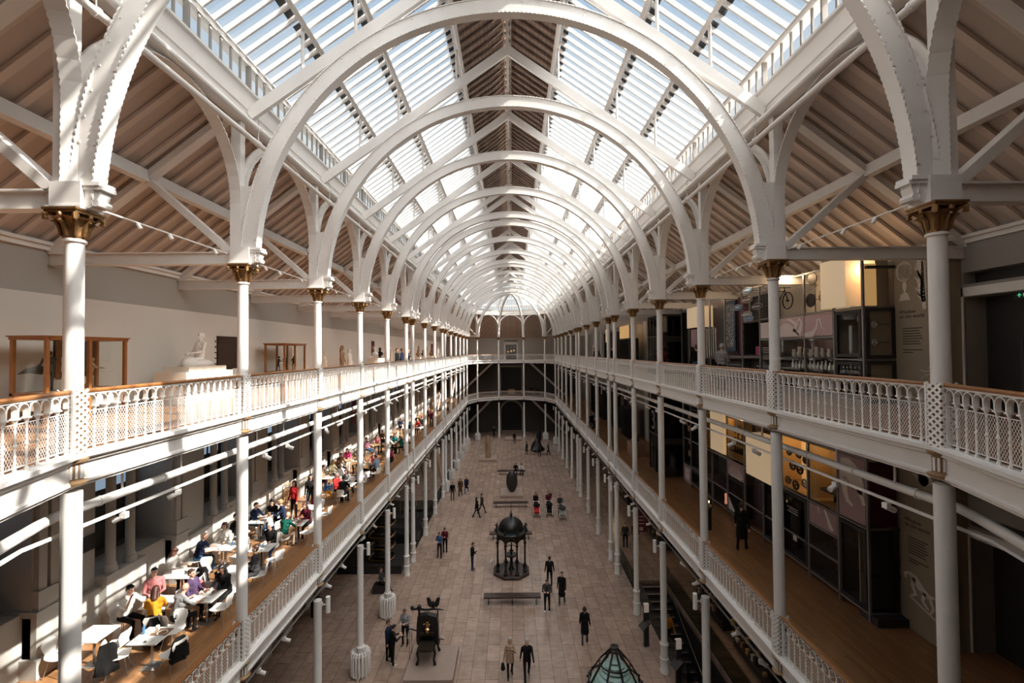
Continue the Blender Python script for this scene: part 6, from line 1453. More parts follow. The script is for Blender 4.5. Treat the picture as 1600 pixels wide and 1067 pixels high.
for k, (y, z, r, m) in enumerate(((15.6, 9.6, .13, 'steel'), (15.85, 10.0, .14, 'black'), (16.25, 10.05, .14, 'black'), (15.9, 10.55, .14, 'black'), (16.45, 10.5, .12, 'black'), (16.55, 9.45, .12, 'black'), (16.1, 9.4, .14, 'black'), (15.55, 10.4, .10, 'black'))):
    q = MB(); q.path([(0, r*cos(2*pi*j/18), r*sin(2*pi*j/18)) for j in range(18)], .035, 6, closed=True)
    for j in range(4): q.beam((0, 0, 0), (0, r*cos(pi*j/2), r*sin(pi*j/2)), .02, .02)
    q.tube((-.05, 0, 0), (.12, 0, 0), .03); q.tube((0, 0, 0), (.62, 0, 0), .008, n=5)
    tag(q.build('gear_disc', m, None, False, (XD+.08, y, z)), '%s toothed wheel in the amber showcase, %s' % (('pale' if m == 'steel' else 'black'), ('lower nearest', 'middle nearer', 'middle farther', 'upper nearer', 'upper farther', 'lowest farthest', 'lowest middle', 'upper nearest')[k]), 'wheel')
c2 = case(15.33, 16.82, 6.85, 9.12, 'dark tall showcase with a white caption above a white label', 'blackish'); shape(c2, [[(.5+0, 1.75-.08*k), (1.1-.1*(k % 2), 1.75-.08*k), (1.1-.1*(k % 2), 1.72-.08*k), (.5, 1.72-.08*k)] for k in range(3)], 'wallu', x=-.04, nm='caption')
tag(MB().bx(XD-.05, XD-.04, 15.9, 16.1, 7.5, 7.68).build('paper_label', 'pale'), 'small white label stuck on the dark tall showcase', 'label')
t = thing('light_box', 'cream fabric light box hanging out from the first gallery showcases', 'light box', (XD-.35, 16.9, 9.15)); q = MB(); q.bx(0, .9, 0, 1.75, 0, 1.65); q.build('box', 'lightbox', t)
case(16.9, 18.6, 10.85, 12.2, 'ochre backed space above the cream light box', 'amberd', frame=False, glass=False, side='amberd'); case(16.88, 18.02, 6.85, 9.1, 'dark showcase below the cream light box', 'dark')
p_ = panel(18.7, 19.42, 6.85, 11.0, 'plain dark plum panel between showcases', mat('plum panel', (.045, .022, .03), .6), x=XD+.3)
q = MB(); q.path([(XD+.1, 18.35+.28*cos(a*pi/8), 8.25+.5*sin(a*pi/8)) for a in range(3, 14)], .05, 8); tag(q.build('curved_tusk', 'blackish', None, True), 'dark curved horn in front of the plum panel', 'horn')
c3 = case(19.48, 20.97, 9.25, 11.6, 'amber lit showcase of hanging tools', 'amber', frame=False, side='amberd', shelves=(.35, .75))
for k in range(11): q = MB(); q.tube((0, 0, 0), (0, 0, -.55-.2*(k % 3)), .018, .03, 6); tag(q.build('hanging_tool', 'bronze', None, False, (XD+.3, 19.62+.12*k, 11.1)), 'slim dark tool hanging in the amber showcase, %s from the camera' % ORD[k], 'tool', 'hanging tools')
for k in range(12): q = MB(); q.beam((0, 0, 0), (0, .05, .22), .05, .04); tag(q.build('standing_tool', 'bronze', None, False, (XD+.2, 19.62+.2*(k % 6), 9.61+.4*(k//6))), 'short dark tool on the %s shelf of the amber showcase, %s from the camera' % (('lower', 'upper')[k//6], ORD[k % 6]), 'tool', 'standing tools')
p_ = panel(19.48, 20.97, 8.45, 9.22, 'mauve panel with branching white coral', 'mauve'); r_ = random.Random(2); pl_ = []
for k in range(9):
    x = .15+.15*k; h = .3+.35*sin(pi*(k+.5)/9); pl_ += thick([(.5+.6*(x-.75)+.25, .05), (x, h*.55), (x+r_.uniform(-.04, .04), h)], [.04, .03, .012])+thick([(x, h*.5), (x+.07, h*.8)], [.02, .008])+thick([(x, h*.4), (x-.07, h*.65)], [.02, .008])
shape(p_, pl_, 'lilac')
c4 = case(19.48, 20.97, 6.9, 8.42, 'black showcase with a white triangular print in its corner', 'blackish'); shape(c4, [[(1.4, .05), (1.4, .62), (.75, .05)]], 'lilac', x=-.04)
t = thing('light_box', 'tall cream light box with faint lines above the maroon shelf', 'light box', (XD-.1, 21.05, 9.32)); q = MB(); q.bx(0, .6, .12, 1.5, 0, 2.2); q.build('box', 'lightbox', t); q = MB(); q.bx(.05, .6, 0, .12, 0, 2.2); q.build('side_panel', 'amber', t)
case(21.03, 23.55, 7.75, 9.12, 'wide dark showcase with a maroon shelf', 'blackish', frame=False, shelves=(.05,)); panel(21.03, 23.55, 7.70, 7.82, 'thin maroon shelf edge of the wide dark showcase', 'maroon', x=XD-.05, name='shelf_edge')
c5 = case(21.03, 22.57, 6.85, 7.65, 'maroon showcase with two small pink figures', 'maroon', frame=False)
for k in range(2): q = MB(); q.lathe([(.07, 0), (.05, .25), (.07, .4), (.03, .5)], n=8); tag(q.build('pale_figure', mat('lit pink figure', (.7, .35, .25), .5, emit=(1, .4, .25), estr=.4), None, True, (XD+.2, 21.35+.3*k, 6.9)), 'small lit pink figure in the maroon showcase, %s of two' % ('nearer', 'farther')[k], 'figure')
case(22.63, 23.55, 6.85, 7.65, 'low dark showcase next to the maroon one', 'dark')
case(22.65, 23.55, 9.2, 11.0, 'amber backed showcase behind a right hand column', 'amberd', frame=False, side='amberd')
case(23.65, 25.2, 7.72, 11.0, 'tall dark glazed showcase near the lift', 'dark'); case(23.65, 25.2, 6.85, 7.63, 'low dark glazed showcase near the lift', 'dark')
c6 = case(25.3, 26.32, 7.72, 11.0, 'black backed showcase of small framed pictures near the lift', 'blackish', frame=False)
for k, (y, z) in enumerate(((25.5, 8.2), (25.45, 8.9), (25.55, 9.6), (25.85, 9.9), (25.5, 10.3))): q = MB(); q.bx(0, .02, 0, .28, 0, .32); tag(q.build('small_picture', 'tan', None, False, (XD+.05, y, z)), 'small tan picture in the showcase near the lift, %s from the bottom' % ORD[k], 'picture', 'small pictures near the lift')
p_ = panel(25.3, 26.32, 6.65, 7.65, 'mauve panel with a white grinning mask near the lift', 'mauve'); shape(p_, [[(.2+.3*(1+cos(2*pi*k/14)), .12+.38*(1+sin(2*pi*k/14))) for k in range(14)]]+thick([(.2, .75), (.1, .95)], [.06, .01])+thick([(.75, .75), (.9, .95)], [.06, .01]), 'lilac'); shape(p_, [[(.3, .55), (.42, .52), (.38, .62)], [(.55, .52), (.68, .55), (.6, .62)], [(.38, .28), (.62, .28), (.5, .2)]], 'mauve', x=-.011, nm='mask_holes')
# cells facing the camera at the near end, first gallery
t = thing('shoe_display', 'open end display with dark wooden objects on brackets, first gallery', 'display', (XD, 12.78, Z1)); q = MB(); q.bx(.03, 1.5, .35, .38, .3, 2.5); q.build('back_panel', 'khaki', t); q = MB(); q.bx(0, .9, -.3, .35, 0, .22); q.build('base', 'dark', t); q = MB(); q.bx(.03, .9, -.05, .35, 1.2, 1.23); q.build('shelf', 'dark', t)
for k, (x, z, h) in enumerate(((.25, 1.75, .5), (.45, 1.45, .5), (.6, 2.0, .35), (.3, .75, .4), (.55, .55, .45), (.7, .9, .3))):
    q = MB(); q.lathe([(.02, 0), (.09, h*.2), (.07, h*.5), (.10, h*.8), (.03, h)], (0, 0, 0), 9, sy=.6); q.tube((0, 0, h*.6), (.25, .1, h*.6), .012); tag(q.build('wooden_mask', 'bronze', None, True, (XD+x, 12.95, Z1+z-.3)), 'dark carved object in the open end display, %s' % ('upper left', 'upper middle', 'upper right', 'lower left', 'lowest', 'lower right')[k], 'carving')
tag(MB().bx(XD+.03, XD+.85, 12.80, 12.84, 9.2, 11.0).build('maroon_board', 'maroon'), 'dark maroon panel over the open end display', 'panel')
# --- Window on the world panels
for z0, z1, lev in ((Z1, Z2-.33, 'first'), (Z2, 16.9, 'upper')):
    t = thing('title_panel', 'khaki panel reading Window on the world, %s gallery' % lev, 'panel', (10.8, 11.5, z0)); q = MB(); q.bx(0, .1, 0, 1.2, .0, z1-z0); q.bx(.1, .7, 0, .05, 0, z1-z0); q.build('board', 'khaki' if lev == 'upper' else 'khaki', t)
    dz = 2.38 if lev == 'upper' else 2.80
    text('Window\non the world', (-.005, 1.05, dz+.10), (pi/2, 0, -pi/2), .142, 'ink', t)
    q = MB()
    for k in range(7): q.bx(-.004, -.001, .36+.03*((k*3) % 4), .96, dz-.32-.07*k, dz-.295-.07*k)
    for k in range(2): q.bx(-.004, -.001, .36+.3*k, .96, dz-.90-.07*k, dz-.875-.07*k)
    q.build('body_text', 'ink', t)
    if lev == 'upper':
        q = MB(); c = (.86, 3.62)
        for k in range(5):
            a = pi*k/5; q.path([(-.01, c[0]+.24*cos(b)*cos(a)-.12*sin(b)*sin(a)*(k % 3), c[1]+.24*cos(b)*sin(a)+(.24-.05*(k % 3))*sin(b)*cos(a)) for b in [2*pi*j/20 for j in range(20)]], .008, 4, closed=True)
        q.path([(-.01, c[0]+.25*cos(2*pi*j/24), c[1]+.27*sin(2*pi*j/24)) for j in range(24)], .014, 4, closed=True); q.build('armillary_rings', 'pale', t)
        shape(t, [[(.82, 3.38), (.9, 3.38), (.93, 3.22), (.88, 3.05), (.84, 3.05), (.79, 3.22)], [(.72, 2.92), (1.02, 2.92), (.98, 3.0), (.9, 3.05), (.8, 3.05), (.76, 3.0)], [(.68, 2.84), (1.06, 2.84), (1.0, 2.92), (.74, 2.92)]], 'pale', nm='globe_stand')
        pl_ = []; r_ = random.Random(5)
        for k in range(12): z = 2.75+.09*k; pl_ += thick([(.16, z), (.28+.04*sin(k), z+.16), (.36+.05*sin(k*2), z+.32)], [.035, .035, .004])+thick([(.16, z), (.06, z+.12)], [.04, .01])
        shape(t, pl_+thick([(.14, 2.55), (.18, 3.0), (.16, 3.9)], [.05, .07, .02]), 'pale', nm='leaf_print', oy=.14)
        q = MB(); c = (.12, .28); 
        q.path([(-.01, c[0]+.48*cos(a*pi/24), c[1]+.58*sin(a*pi/24)) for a in range(1, 24)], .012, 4)
        for k in range(2, 23): q.beam((-.008, c[0], c[1]), (-.008, c[0]+.47*cos(k*pi/24), c[1]+.56*sin(k*pi/24)), .006, .004)
        q.path([(-.01, .0, .9), (-.01, .12, .98), (-.01, .3, .92), (-.01, .42, .96)], .015, 4); q.path([(-.01, .12, .28), (-.01, .12, .95), (-.01, .2, 1.05)], .014, 4); q.build('high_wheel_print', 'pale', t)
    else:
        pl_ = []
        for k in range(16): a = pi*(.15+k*.05); pl_ += thick([(.45, 4.0), (.45+.35*cos(a), 4.0+.55*sin(a))], [.05, .01])
        shape(t, pl_, 'pale', nm='feather_print')
        shape(t, [[(.2, .55), (.95, .95), (.95, 1.02), (.2, .65)]]+thick([(.95, 2.05), (.8, 1.95), (.6, 1.6), (.4, 1.4), (.2, 1.5)], [.06, .12, .13, .12, .03])+thick([(.8, 1.9), (.85, 1.5), (.75, 1.2), (.9, 1.05)], [.06, .06, .05, .04])+thick([(.5, 1.5), (.55, 1.1), (.4, .85)], [.06, .05, .05])+thick([(.35, 1.4), (.25, 1.0), (.35, .7)], [.05, .04, .04])+thick([(.95, 2.0), (1.08, 1.9), (1.05, 1.7)], [.07, .05, .02]), 'pale', nm='dragon_print', sz=.6, oz=.3)
tag(MB().bx(XW-.04, XW-.01, 11.70, 11.84, 13.85, 14.75).build('teal_notice', 'teal'), 'dark teal notice beside the upper right doorway', 'notice'); 
t = thing('exit_sign', 'small dark exit sign with a green running figure over the right doorway', 'sign', (XW+.1, 10.05, 15.3)); q = MB(); q.bx(0, .03, 0, .36, 0, .14); q.build('case', 'blackish', t); q = MB(); q.bx(-.004, -.001, .23, .25, .03, .12); q.bx(-.004, -.001, .2, .28, .07, .09); q.bx(-.004, -.001, .1, .16, .04, .11); q.build('running_figure', 'exit', t)
# --- upper gallery part
case(12.78, 13.87, 13.9, 15.33, 'glazed upper showcase with a silver telescope like instrument', 'dark')
q = MB(); q.lathe([(.11, 0), (.11, .1), (.06, .14), (.055, .75), (.09, .8), (.09, .86), (.04, .9), (.13, 1.0), (.13, 1.14), (.06, 1.18)], n=14); tag(q.build('silver_instrument', 'steel', None, True, (XD+.25, 13.1, 13.98)), 'tall silver instrument in the near upper showcase', 'instrument')
case(12.78, 13.87, 12.75, 13.84, 'lower glazed showcase near the title panel, upper gallery', 'blackish')
for k, (y, h) in enumerate(((13.05, .6), (13.3, .45), (13.65, .5))): q = MB(); q.lathe([(.06, 0), (.04, h*.5), (.06, h*.8), (.03, h)], n=10); tag(q.build('silver_vessel', 'steel', None, True, (XD+.3, y, 12.81)), 'slim silver vessel under the silver instrument, %s from the camera' % ORD[k], 'vessel')
# end face cells (facing the camera)
def endcase(z0, z1, label):
    t = thing('display_case', label, 'showcase', (XD+.03, 12.72, z0)); w = .83; h = z1-z0
    q = MB(); q.bx(0, w, -.03, 0, 0, .1); q.bx(0, w, -.03, 0, h-.1, h); q.bx(0, .1, -.03, 0, .1, h-.1); q.bx(w-.1, w, -.03, 0, .1, h-.1); q.build('door_frame', 'blackish', t)
    q = MB(); q.bx(.02, w-.02, .03, .05, .02, h-.02); q.build('back_panel', 'khaki', t); q = MB(); q.add([(.1, -.01, .1), (w-.1, -.01, .1), (w-.1, -.01, h-.1), (.1, -.01, h-.1)], [(0, 1, 2, 3)]); q.build('glass', 'cglass', t)
    return t
endcase(13.9, 15.33, 'glazed showcase facing the camera beside the title panel'); endcase(12.65, 13.84, 'lower glazed showcase facing the camera, upper gallery')
for k, z in enumerate((14.35, 14.85)):
    q = MB(); q.lathe([(.02, -.02), (.10, 0), (.11, .03), (.05, .06)], n=12); q.tube((0, 0, 0), (0, 0, .1), .03); o = q.build('mounted_dish', 'steel', None, True, (XD+.2, 12.66, z)); o.rotation_euler = (pi/2, 0, .4); tag(o, 'small silver dish mounted in the camera facing showcase, %s' % ('lower', 'upper')[k], 'dish')
    q = MB(); q.tube((XD+.25, 12.67, z), (XD+.62, 12.67, z+.01), .008); q.box((XD+.62, 12.67, z), (.01, .01, .08)); tag(q.build('thin_bracket', 'blackish'), 'thin dark bracket beside the %s silver dish' % ('lower', 'upper')[k], 'bracket')
t = thing('light_box', 'large cream light box above the near upper showcases', 'light box', (XD-.15, 13.2, 15.42)); q = MB(); q.bx(0, .04, 0, 1.07, 0, 1.45); q.build('face', 'lightbox', t); q = MB(); q.bx(.04, .9, 0, .04, 0, 1.45); q.build('side_panel', 'lightbox', t); q = MB(); q.bx(.04, .9, 1.03, 1.07, 0, 1.45); q.build('side_panel', 'lightbox', t)
tag(MB().bx(XD+.06, XD+.48, 12.86, 12.9, 15.4, 16.6).build('amber_panel', 'amber'), 'amber lit panel above the camera facing showcases', 'panel')
tag(MB().bx(XD+.48, 10.8, 12.9, 12.93, 15.4, 16.8).build('khaki_panel', 'khaki'), 'khaki back panel beside the amber lit panel', 'panel'); tag(MB().bx(XD+.03, 10.78, 12.62, 12.70, 16.42, 16.50).build('black_bar', 'blackish'), 'black bar crossing before the amber lit panel', 'bar')
p_ = panel(13.93, 16.82, 14.58, 15.33, 'mauve pink panel with a white octopus, upper gallery', mat('pink panel', (.50, .34, .34), .6))
oct_ = [[(2.75, .05), (2.83, .25), (2.75, .42), (2.5, .52), (2.2, .5), (1.9, .35), (1.6, .05)]]
oct_ += thick([(1.7, .08), (1.55, .3), (1.5, .5), (1.62, .64), (1.75, .55), (1.68, .42)], [.12, .09, .06, .05, .04, .02])+thick([(1.9, .2), (1.8, .45), (2.1, .62), (2.3, .66)], [.1, .07, .05, .03])+thick([(1.4, .05), (.95, .1), (.75, .3), (.7, .55), (.58, .55), (.5, .3), (.3, .15)], [.08, .09, .06, .05, .04, .03, .008])
shape(p_, oct_, 'lilac')
c7 = case(13.93, 16.82, 12.75, 14.55, 'long glazed showcase of pale vessels on shelves, upper gallery', mat('plum back', (.07, .035, .04), .6), frame=False, shelves=(.75, 1.15))
for row, (z, n, y0, dy, h) in enumerate(((12.8, 10, 14.2, .21, .42), (13.52, 13, 14.1, .19, .26), (13.92, 8, 14.2, .3, .3))):
    for k in range(n):
        hh = h*(1+.15*sin(k*2.1+row)); q = MB(); q.lathe([(.05, 0), (.055, hh*.45), (.03, hh*.65), (.022, hh*.9), (.035, hh)] if row != 2 else [(.06, 0), (.08, hh*.4), (.05, hh*.7), (.07, hh)], n=10)
        tag(q.build('pale_vessel', 'marble' if row != 2 else 'pale', None, True, (XD+.25, y0+k*dy, z)), 'pale vessel on the %s shelf under the octopus panel, %s from the camera' % (('bottom', 'middle', 'top')[row], ORD[k]), 'vessel', 'pale vessels')
p_ = panel(16.88, 18.02, 14.58, 15.25, 'pale pinkish panel with thin red lines, upper gallery', 'lilac')
c8 = case(16.88, 18.02, 12.75, 14.55, 'narrow glazed showcase with a white caption, upper gallery', 'blackish', frame=False, shelves=(.6, 1.0)); shape(c8, [[(.55, 1.5-.08*k), (.95, 1.5-.08*k), (.95, 1.47-.08*k), (.55, 1.47-.08*k)] for k in range(3)], 'wallu', x=-.03, nm='caption')
for k in range(5): q = MB(); q.lathe([(.04, 0), (.05, .15), (.02, .25), (.03, .3)], n=8); tag(q.build('pale_vessel', 'marble', None, True, (XD+.25, 17.05+.2*k, 13.36)), 'pale vessel in the narrow captioned showcase, %s from the camera' % ORD[k], 'vessel', 'narrow case vessels')
tag(MB().bx(10.75, 10.8, 13.3, 18.0, 15.4, 16.9).build('cream_wall_panel', mat('cream back wall', (.60, .50, .36), .7)), 'cream back wall behind the hanging bicycle and dishes', 'panel')
# bicycle and round dishes
t = thing('bicycle', 'black bicycle hung on the cream back wall, upper right gallery', 'bicycle', (XD+.2, 17.0, 15.95)); 
for k, y in enumerate((-.45, .52)):
    q = MB(); q.path([(0, y+.3*cos(2*pi*j/28), .3*sin(2*pi*j/28)) for j in range(28)], .022, 6, closed=True)
    for j in range(12): q.tube((0, y, 0), (0, y+.29*cos(2*pi*j/12), .29*sin(2*pi*j/12)), .004, n=4)
    q.tube((-.05, y, 0), (.05, y, 0), .03); q.build('wheel', 'blackish', t)
q = MB()
for a, b in (((0, -.45, 0), (0, -.28, .42)), ((0, -.28, .42), (0, .12, .02)), ((0, .12, .02), (0, .52, 0)), ((0, -.26, .36), (0, .22, .42)), ((0, .22, .48), (0, .10, -.03)), ((0, .22, .42), (0, .52, 0))): q.tube(a, b, .018)
q.build('bike_frame', 'blackish', t); q = MB(); q.tube((-.25, -.24, .5), (.25, -.24, .5), .014); q.tube((0, -.28, .42), (0, -.25, .52), .016); q.build('handlebar', 'blackish', t); q = MB(); q.ball((0, .23, .52), (.06, .12, .03), 10, 6); q.build('saddle', 'blackish', t)
for k, (y, z, r, m) in enumerate(((15.05, 15.8, .24, 'bronze'), (14.95, 16.5, .22, 'bronze'))):
    q = MB(); q.lathe([(.02, 0), (r*.5, .01), (r*.95, .03), (r, .05), (r*.95, .06)], n=24); o = q.build('round_dish', m, None, True, (XD+.1, y, z)); o.rotation_euler = (0, -pi/2, 0); tag(o, 'round dark bronze dish, %s of two beside the cream light box' % ('lower', 'upper')[k], 'dish')
q = MB(); q.lathe([(.06, 0), (.05, .04), (.10, .16), (.12, .28), (.07, .38), (.1, .44)], n=14); q.path([(0, .1, .2), (0, .17, .3), (0, .09, .38)], .015, 5); tag(q.build('golden_jug', 'gold', None, True, (XD+.15, 14.6, 15.6)), 'golden jug beside the lower round dish', 'jug')
q = MB(); q.beam((XD+.1, 14.25, 15.8), (XD+.1, 15.3, 15.8), .02, .02); q.beam((XD+.1, 14.9, 15.4), (XD+.1, 14.9, 16.8), .03, .03); tag(q.build('support_bar', 'alu'), 'slim grey bars supporting the dishes and jug', 'bar')
# blue name signs
case(18.08, 19.42, 13.9, 15.33, 'dark niche with a magenta block, upper gallery', 'blackish', frame=False, glass=False); tag(MB().bx(XD+.1, XD+.35, 18.15, 18.6, 13.95, 14.3).build('magenta_block', mat('magenta block', (.25, .01, .09), .5)), 'magenta block in the dark niche', 'block')
case(18.08, 19.42, 12.75, 13.84, 'low dark showcase with white pieces, upper gallery', 'blackish', frame=False, shelves=(.35,))
case(19.5, 20.9, 12.75, 13.80, 'second low dark showcase with white pieces, upper gallery', 'blackish', frame=False, shelves=(.35,))
for k in range(9): q = MB(); q.lathe([(.04, 0), (.035, .12), (.02, .2)], n=8); tag(q.build('white_piece', 'marble', None, True, (XD+.2, 18.25+.14*k+(.25 if k > 6 else 0), 13.13)), 'small white piece in the low dark showcases, %s from the camera' % ORD[k], 'piece', 'small white pieces')
tag(MB().bx(10.3, 10.34, 18.1, 19.42, 15.4, 16.4).build('black_backboard', 'blackish'), 'black board behind the blue name signs', 'board')
SG = [('DALMALLY', 18.75, 16.62, 'blue'), ('SALTCOATS', 18.7, 16.22, 'dark'), ('LARGS', 19.5, 15.98, 'blue'), ('CRIANLARICH', 17.9, 15.88, 'dark'), ('GLENEAGLES', 18.65, 15.62, 'alu'), ('NORTH BERWICK', 18.5, 15.2+.25, 'blue')]
for k, (s, y, z, m) in enumerate(SG):
    t = thing('name_sign', '%s lozenge name sign, %s' % ({'blue': 'blue', 'dark': 'dark grey', 'alu': 'light grey'}[m], ('top of the cluster', 'second from the top', 'leftmost of the cluster', 'rightmost of the cluster', 'just above the lowest', 'lowest of the cluster')[k]), 'sign', (XD-.12-.02*k, y, z))
    w = .42; pts = [(-w, -.05), (-w, .05), (-w*.7, .07), (-w*.6, .11), (-w*.3, .12), (0, .14), (w*.3, .12), (w*.6, .11), (w*.7, .07), (w, .05), (w, -.05), (w*.7, -.07), (w*.6, -.11), (w*.3, -.12), (0, -.14), (-w*.3, -.12), (-w*.6, -.11), (-w*.7, -.07)]
    q = MB(); q.prism(pts, (0, 0, 0), (0, 1, 0), (0, 0, 1), .02); q.build('plate', m, t); q = MB(); q.path([(-.012, a*.96, b*.93) for a, b in pts], .007, 4, closed=True); q.build('rim', 'pale', t)
    q = MB(); q.tube((.01, 0, 0), (.45, 0, 0), .012, n=5); q.build('bracket', 'alu', t); text(s, (-.012, .36*min(1, len(s)/9), -.03), (pi/2, 0, -pi/2), min(.13, .95/len(s)), 'white', t)
# rug on the maroon wall and small prints
t = thing('maroon_wall', 'maroon display wall carrying the patterned rug', 'panel', (10.2, 19.5, 13.9)); q = MB(); q.bx(0, .05, 0, 2.75, 0, 2.6); q.build('board', 'maroon', t); q = MB(); q.bx(-.04, -.0, .75, 2.6, .05, 2.5); q.build('black_field', 'blackish', t)
rug = bpy.data.materials.new('patterned rug'); rug.use_nodes = True; n_ = rug.node_tree.nodes; l_ = rug.node_tree.links; b_ = n_['Principled BSDF']; b_.inputs['Roughness'].default_value = .9
tc_ = n_.new('ShaderNodeTexCoord'); vo = n_.new('ShaderNodeTexVoronoi'); vo.inputs['Scale'].default_value = 9; vo.feature = 'DISTANCE_TO_EDGE'; c_r = n_.new('ShaderNodeValToRGB'); c_r.color_ramp.elements[0].position = .05; c_r.color_ramp.elements[1].position = .12
c_r.color_ramp.elements[0].color = (.45, .40, .33, 1); c_r.color_ramp.elements[1].color = (.05, .08, .12, 1); l_.new(tc_.outputs['Object'], vo.inputs['Vector']); l_.new(vo.outputs['Distance'], c_r.inputs[0]); l_.new(c_r.outputs[0], b_.inputs['Base Color'])
t = thing('patterned_rug', 'tall blue and cream patterned rug hung on the maroon wall', 'rug', (10.08, 20.35, 14.12)); q = MB(); q.bx(0, .03, .13, .95, .16, 2.12); q.build('field', rug, t); q = MB(); q.bx(.002, .03, 0, 1.08, 0, .16); q.bx(.002, .03, 0, 1.08, 2.12, 2.28); q.bx(.002, .03, 0, .13, .16, 2.12); q.bx(.002, .03, .95, 1.08, .16, 2.12)
rb_ = rug.copy(); rb_.name = 'rug border'; rb_.node_tree.nodes['Color Ramp'].color_ramp.elements[0].color = (.10, .15, .22, 1); q.build('border', rb_, t)
for k in range(7): q = MB(); q.bx(0, .02, 0, .13, 0, .2); tag(q.build('small_print', 'pale' if k % 2 else 'wallu', None, False, (10.15, 19.75, 14.0+.34*k)), 'small pale print on the maroon wall, %s from the bottom' % ORD[k], 'print', 'small prints on the maroon wall')
t = thing('light_box', 'cream light box above the silver rods, upper gallery', 'light box', (XD-.1, 23.6, 15.36)); q = MB(); q.bx(0, .04, 0, 1.7, 0, 1.1); q.build('face', 'lightbox', t); q = MB(); q.bx(.04, .7, 0, .04, 0, 1.1); q.build('side_panel', 'lightbox', t)
for k in range(6): q = MB(); q.tube((0, 0, 0), (0, 0, 1.5+.1*(k % 2)), .03, .05, 8); tag(q.build('silver_rod', 'steel', None, True, (XD+.2, 22.4+.25*k, 13.75)), 'tall silver rod below the cream light box, %s from the camera' % ORD[k], 'rod', 'silver rods')
panel(24.2, 25.0, 14.3, 15.3, 'pink panel with a white dress shape, upper gallery', 'mauve')
case(22.65, 25.2, 12.75, 13.7, 'long low dark showcase under the silver rods', 'dark'); case(25.3, 26.3, 12.75, 16.4, 'tall dark glazed showcase before the glass lobby, upper gallery', 'dark')
# glass lobbies with the lift doors
for z0, z1, lev in ((Z1, Z2-.35, 'first'), (Z2, 16.3, 'upper')):
    t = thing('glass_lobby', 'dark framed glass lift lobby against the right wall, %s gallery' % lev, 'lobby', (0, 0, z0)); h = z1-z0
    q = MB()
    for x, y in ((9.0, 27.1), (9.0, 28.4), (9.0, 29.6), (10.2, 27.0), (11.3, 27.0)): q.bx(x-.04, x+.04, y-.04, y+.04, 0, h)
    q.bx(9.0, 11.3, 26.96, 27.04, 2.0, 2.35); q.bx(8.97, 9.03, 27.1, 29.6, 2.3, 2.4); q.bx(9.0, 11.4, 26.9, 29.7, h-.12, h); q.build('lobby_frame', 'blackish', t)
    q = MB(); q.bx(8.99, 9.01, 27.1, 29.6, .1, h-.15); q.build('side_glass', 'dglass', t)
    q = MB(); q.bx(9.05, 11.3, 26.98, 27.02, .1, 2.0); q.bx(9.05, 11.3, 26.98, 27.02, 2.35, h-.12); q.build('front_glass', 'dglass', t)
    q = MB(); q.bx(11.3, 11.4, 27.0, 29.6, 0, h); q.bx(9.1, 11.3, 29.5, 29.6, 0, h); q.build('inner_wall', 'dark', t); q = MB(); q.bx(10.3, 11.2, 27.2, 27.25, 2.45, h-.6); q.bx(10.6, 11.2, 27.2, 27.25, .3, 1.9); q.build('pale_screen', mat('frosted green panel', (.20, .24, .215), .4), t)
    if lev == 'first': text('3', (8.96, 29.2, 2.6), (pi/2, 0, -pi/2), 1.7, 'alu', t)
    else:
        q = MB()
        for k in range(4): q.bx(9.3, 9.9, 28.0, 29.4, .5+.4*k, .53+.4*k)
        q.build('glass_shelves', 'white', t)
for k, (y, z, lev) in enumerate(((34.2, Z2, 'upper'), (36.2, Z2, 'upper'), (33.0, Z1, 'first'), (36.5, Z1, 'first'))):
    tag(MB().bx(XW-.06, XW-.01, y, y+1.2, z+.0, z+3.1).build('dark_doorway', 'blackish'), 'tall black doorway panel in the right wall, %s gallery, %s one' % (lev, ('nearer', 'farther')[k % 2]), 'doorway')
case(38.0, 41.5, 12.75, 15.2, 'dark glazed display beyond the doorways, upper right gallery', 'dark'); tag(MB().bx(XD, XD+.05, 38.3, 41.5, 15.2, 16.3).build('amber_panel', 'amber'), 'amber lit panel beyond the doorways, upper right gallery', 'panel')
case(43.8, 48.5, 12.75, 16.0, 'maroon backed display far along the upper right gallery', 'maroon'); tag(MB().bx(XD-.1, XD, 46.0, 47.2, 15.0, 16.3).build('light_box', 'lightbox'), 'small cream light box far along the upper right gallery', 'light box')
tag(MB().bx(8.55, 9.5, 32.4, 33.7, Z1, Z1+.95).build('wooden_counter', mat('pale brown counter', (.30, .18, .12), .5)), 'plain brown wooden counter by the lift, first right gallery', 'counter')
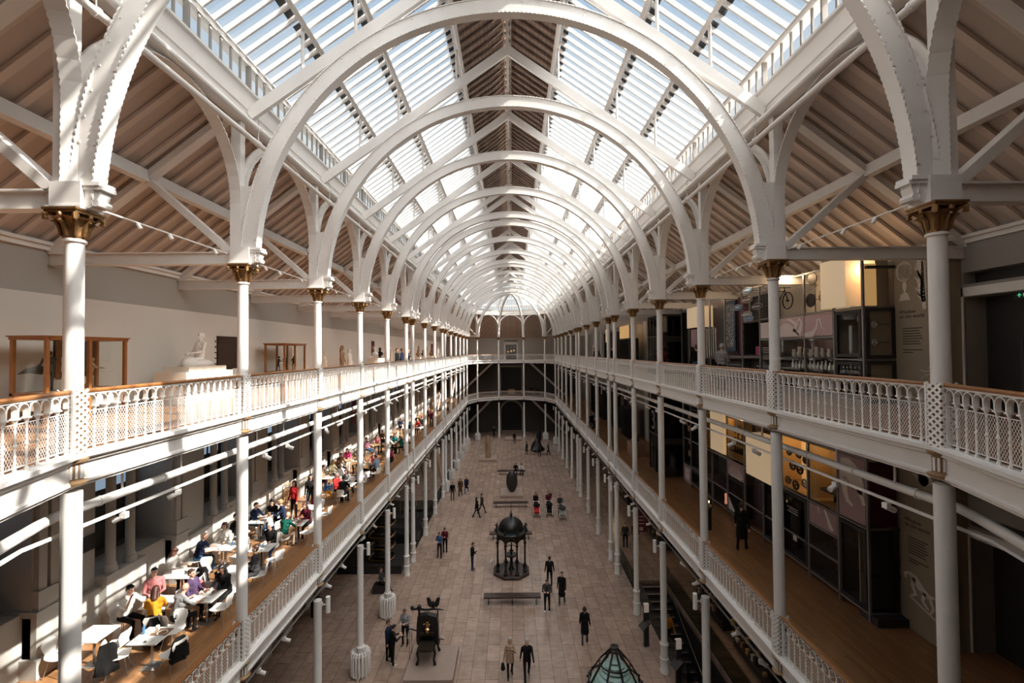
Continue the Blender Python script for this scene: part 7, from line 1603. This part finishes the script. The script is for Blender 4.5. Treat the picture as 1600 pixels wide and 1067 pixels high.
for k, (x, y) in enumerate(((8.7, 32.6), (9.2, 33.2), (8.9, 33.4))): q = MB(); q.lathe([(.1, 0), (.12, .1), (.05, .25), (.07, .3)], n=10); tag(q.build('counter_vessel', 'steel' if k != 1 else 'blackish', None, True, (x, y, Z1+.95)), 'small vessel on the brown counter, %s' % ('nearest', 'dark one', 'farthest')[k], 'vessel')
t = thing('info_kiosk', 'black information pillar with tilted screen on the first right gallery', 'kiosk', (8.3, 19.3, Z1), .2); q = MB(); q.bx(-.12, .12, -.05, .05, 0, 1.25); q.build('pillar', 'blackish', t); q = MB(); q.beam((-.36, -.15, .9), (.0, -.1, 1.1), .42, .05); q.build('screen', 'dark', t); q = MB(); q.bx(-.02, .02, -.06, -.05, 1.15, 1.24); q.build('lit_mark', 'lamp', t)
for k, y in enumerate((39.0, 44.5, 49.5, 54.5)):
    case(y, y+2.6, Z1, Z1+(3.6 if k % 2 else 2.6), 'dark display on the far part of the first right gallery, %s from the camera' % ORD[k], ('dark', 'maroon', 'amberd', 'dark')[k], frame=False)
# pilasters of the right walls
q = MB()
for z0, z1 in ((Z1, Z2-.33), (Z2, 16.9)):
    for y in (30.6, 31.9, 32.8, 38.0, 52.0, 57.0, 62.0, 67.0): q.bx(XW-.12, XW, y, y+.9, z0, z1)
struct('wall_right', q, 'wallg')
tag(MB().bx(XW-.03, XW-.005, 63.0, 63.8, Z2+.9, Z2+2.2).build('white_board', 'white'), 'white information board far along the upper right wall', 'board')
# showcase lamps
for k, (x, y, z, e) in enumerate(((XD+.3, 16.0, 11.0, 18), (XD+.35, 14.6, 11.0, 10), (XD+.3, 20.2, 11.4, 16), (XD+.3, 22.0, 11.5, 10), (XD-.3, 15.6, 16.7, 22), (XD+.35, 13.0, 16.5, 12), (XD-.4, 18.6, 16.9, 16), (XD-.4, 22.5, 16.6, 18), (XD+.3, 15.4, 14.5, 5), (XD+.3, 40.5, 16.2, 15), (10.2, 24.5, 4.3, 25), (10.2, 33, 3.6, 25), (10.2, 46, 3.6, 25), (10.2, 20.0, 3.0, 15))):
    ld = bpy.data.lights.new('showcase_lamp', 'POINT'); ld.energy = e; ld.color = (1, .70, .40); ld.shadow_soft_size = .08
    lo = bpy.data.objects.new('showcase_lamp', ld); COL.objects.link(lo); lo.location = (x, y, z)
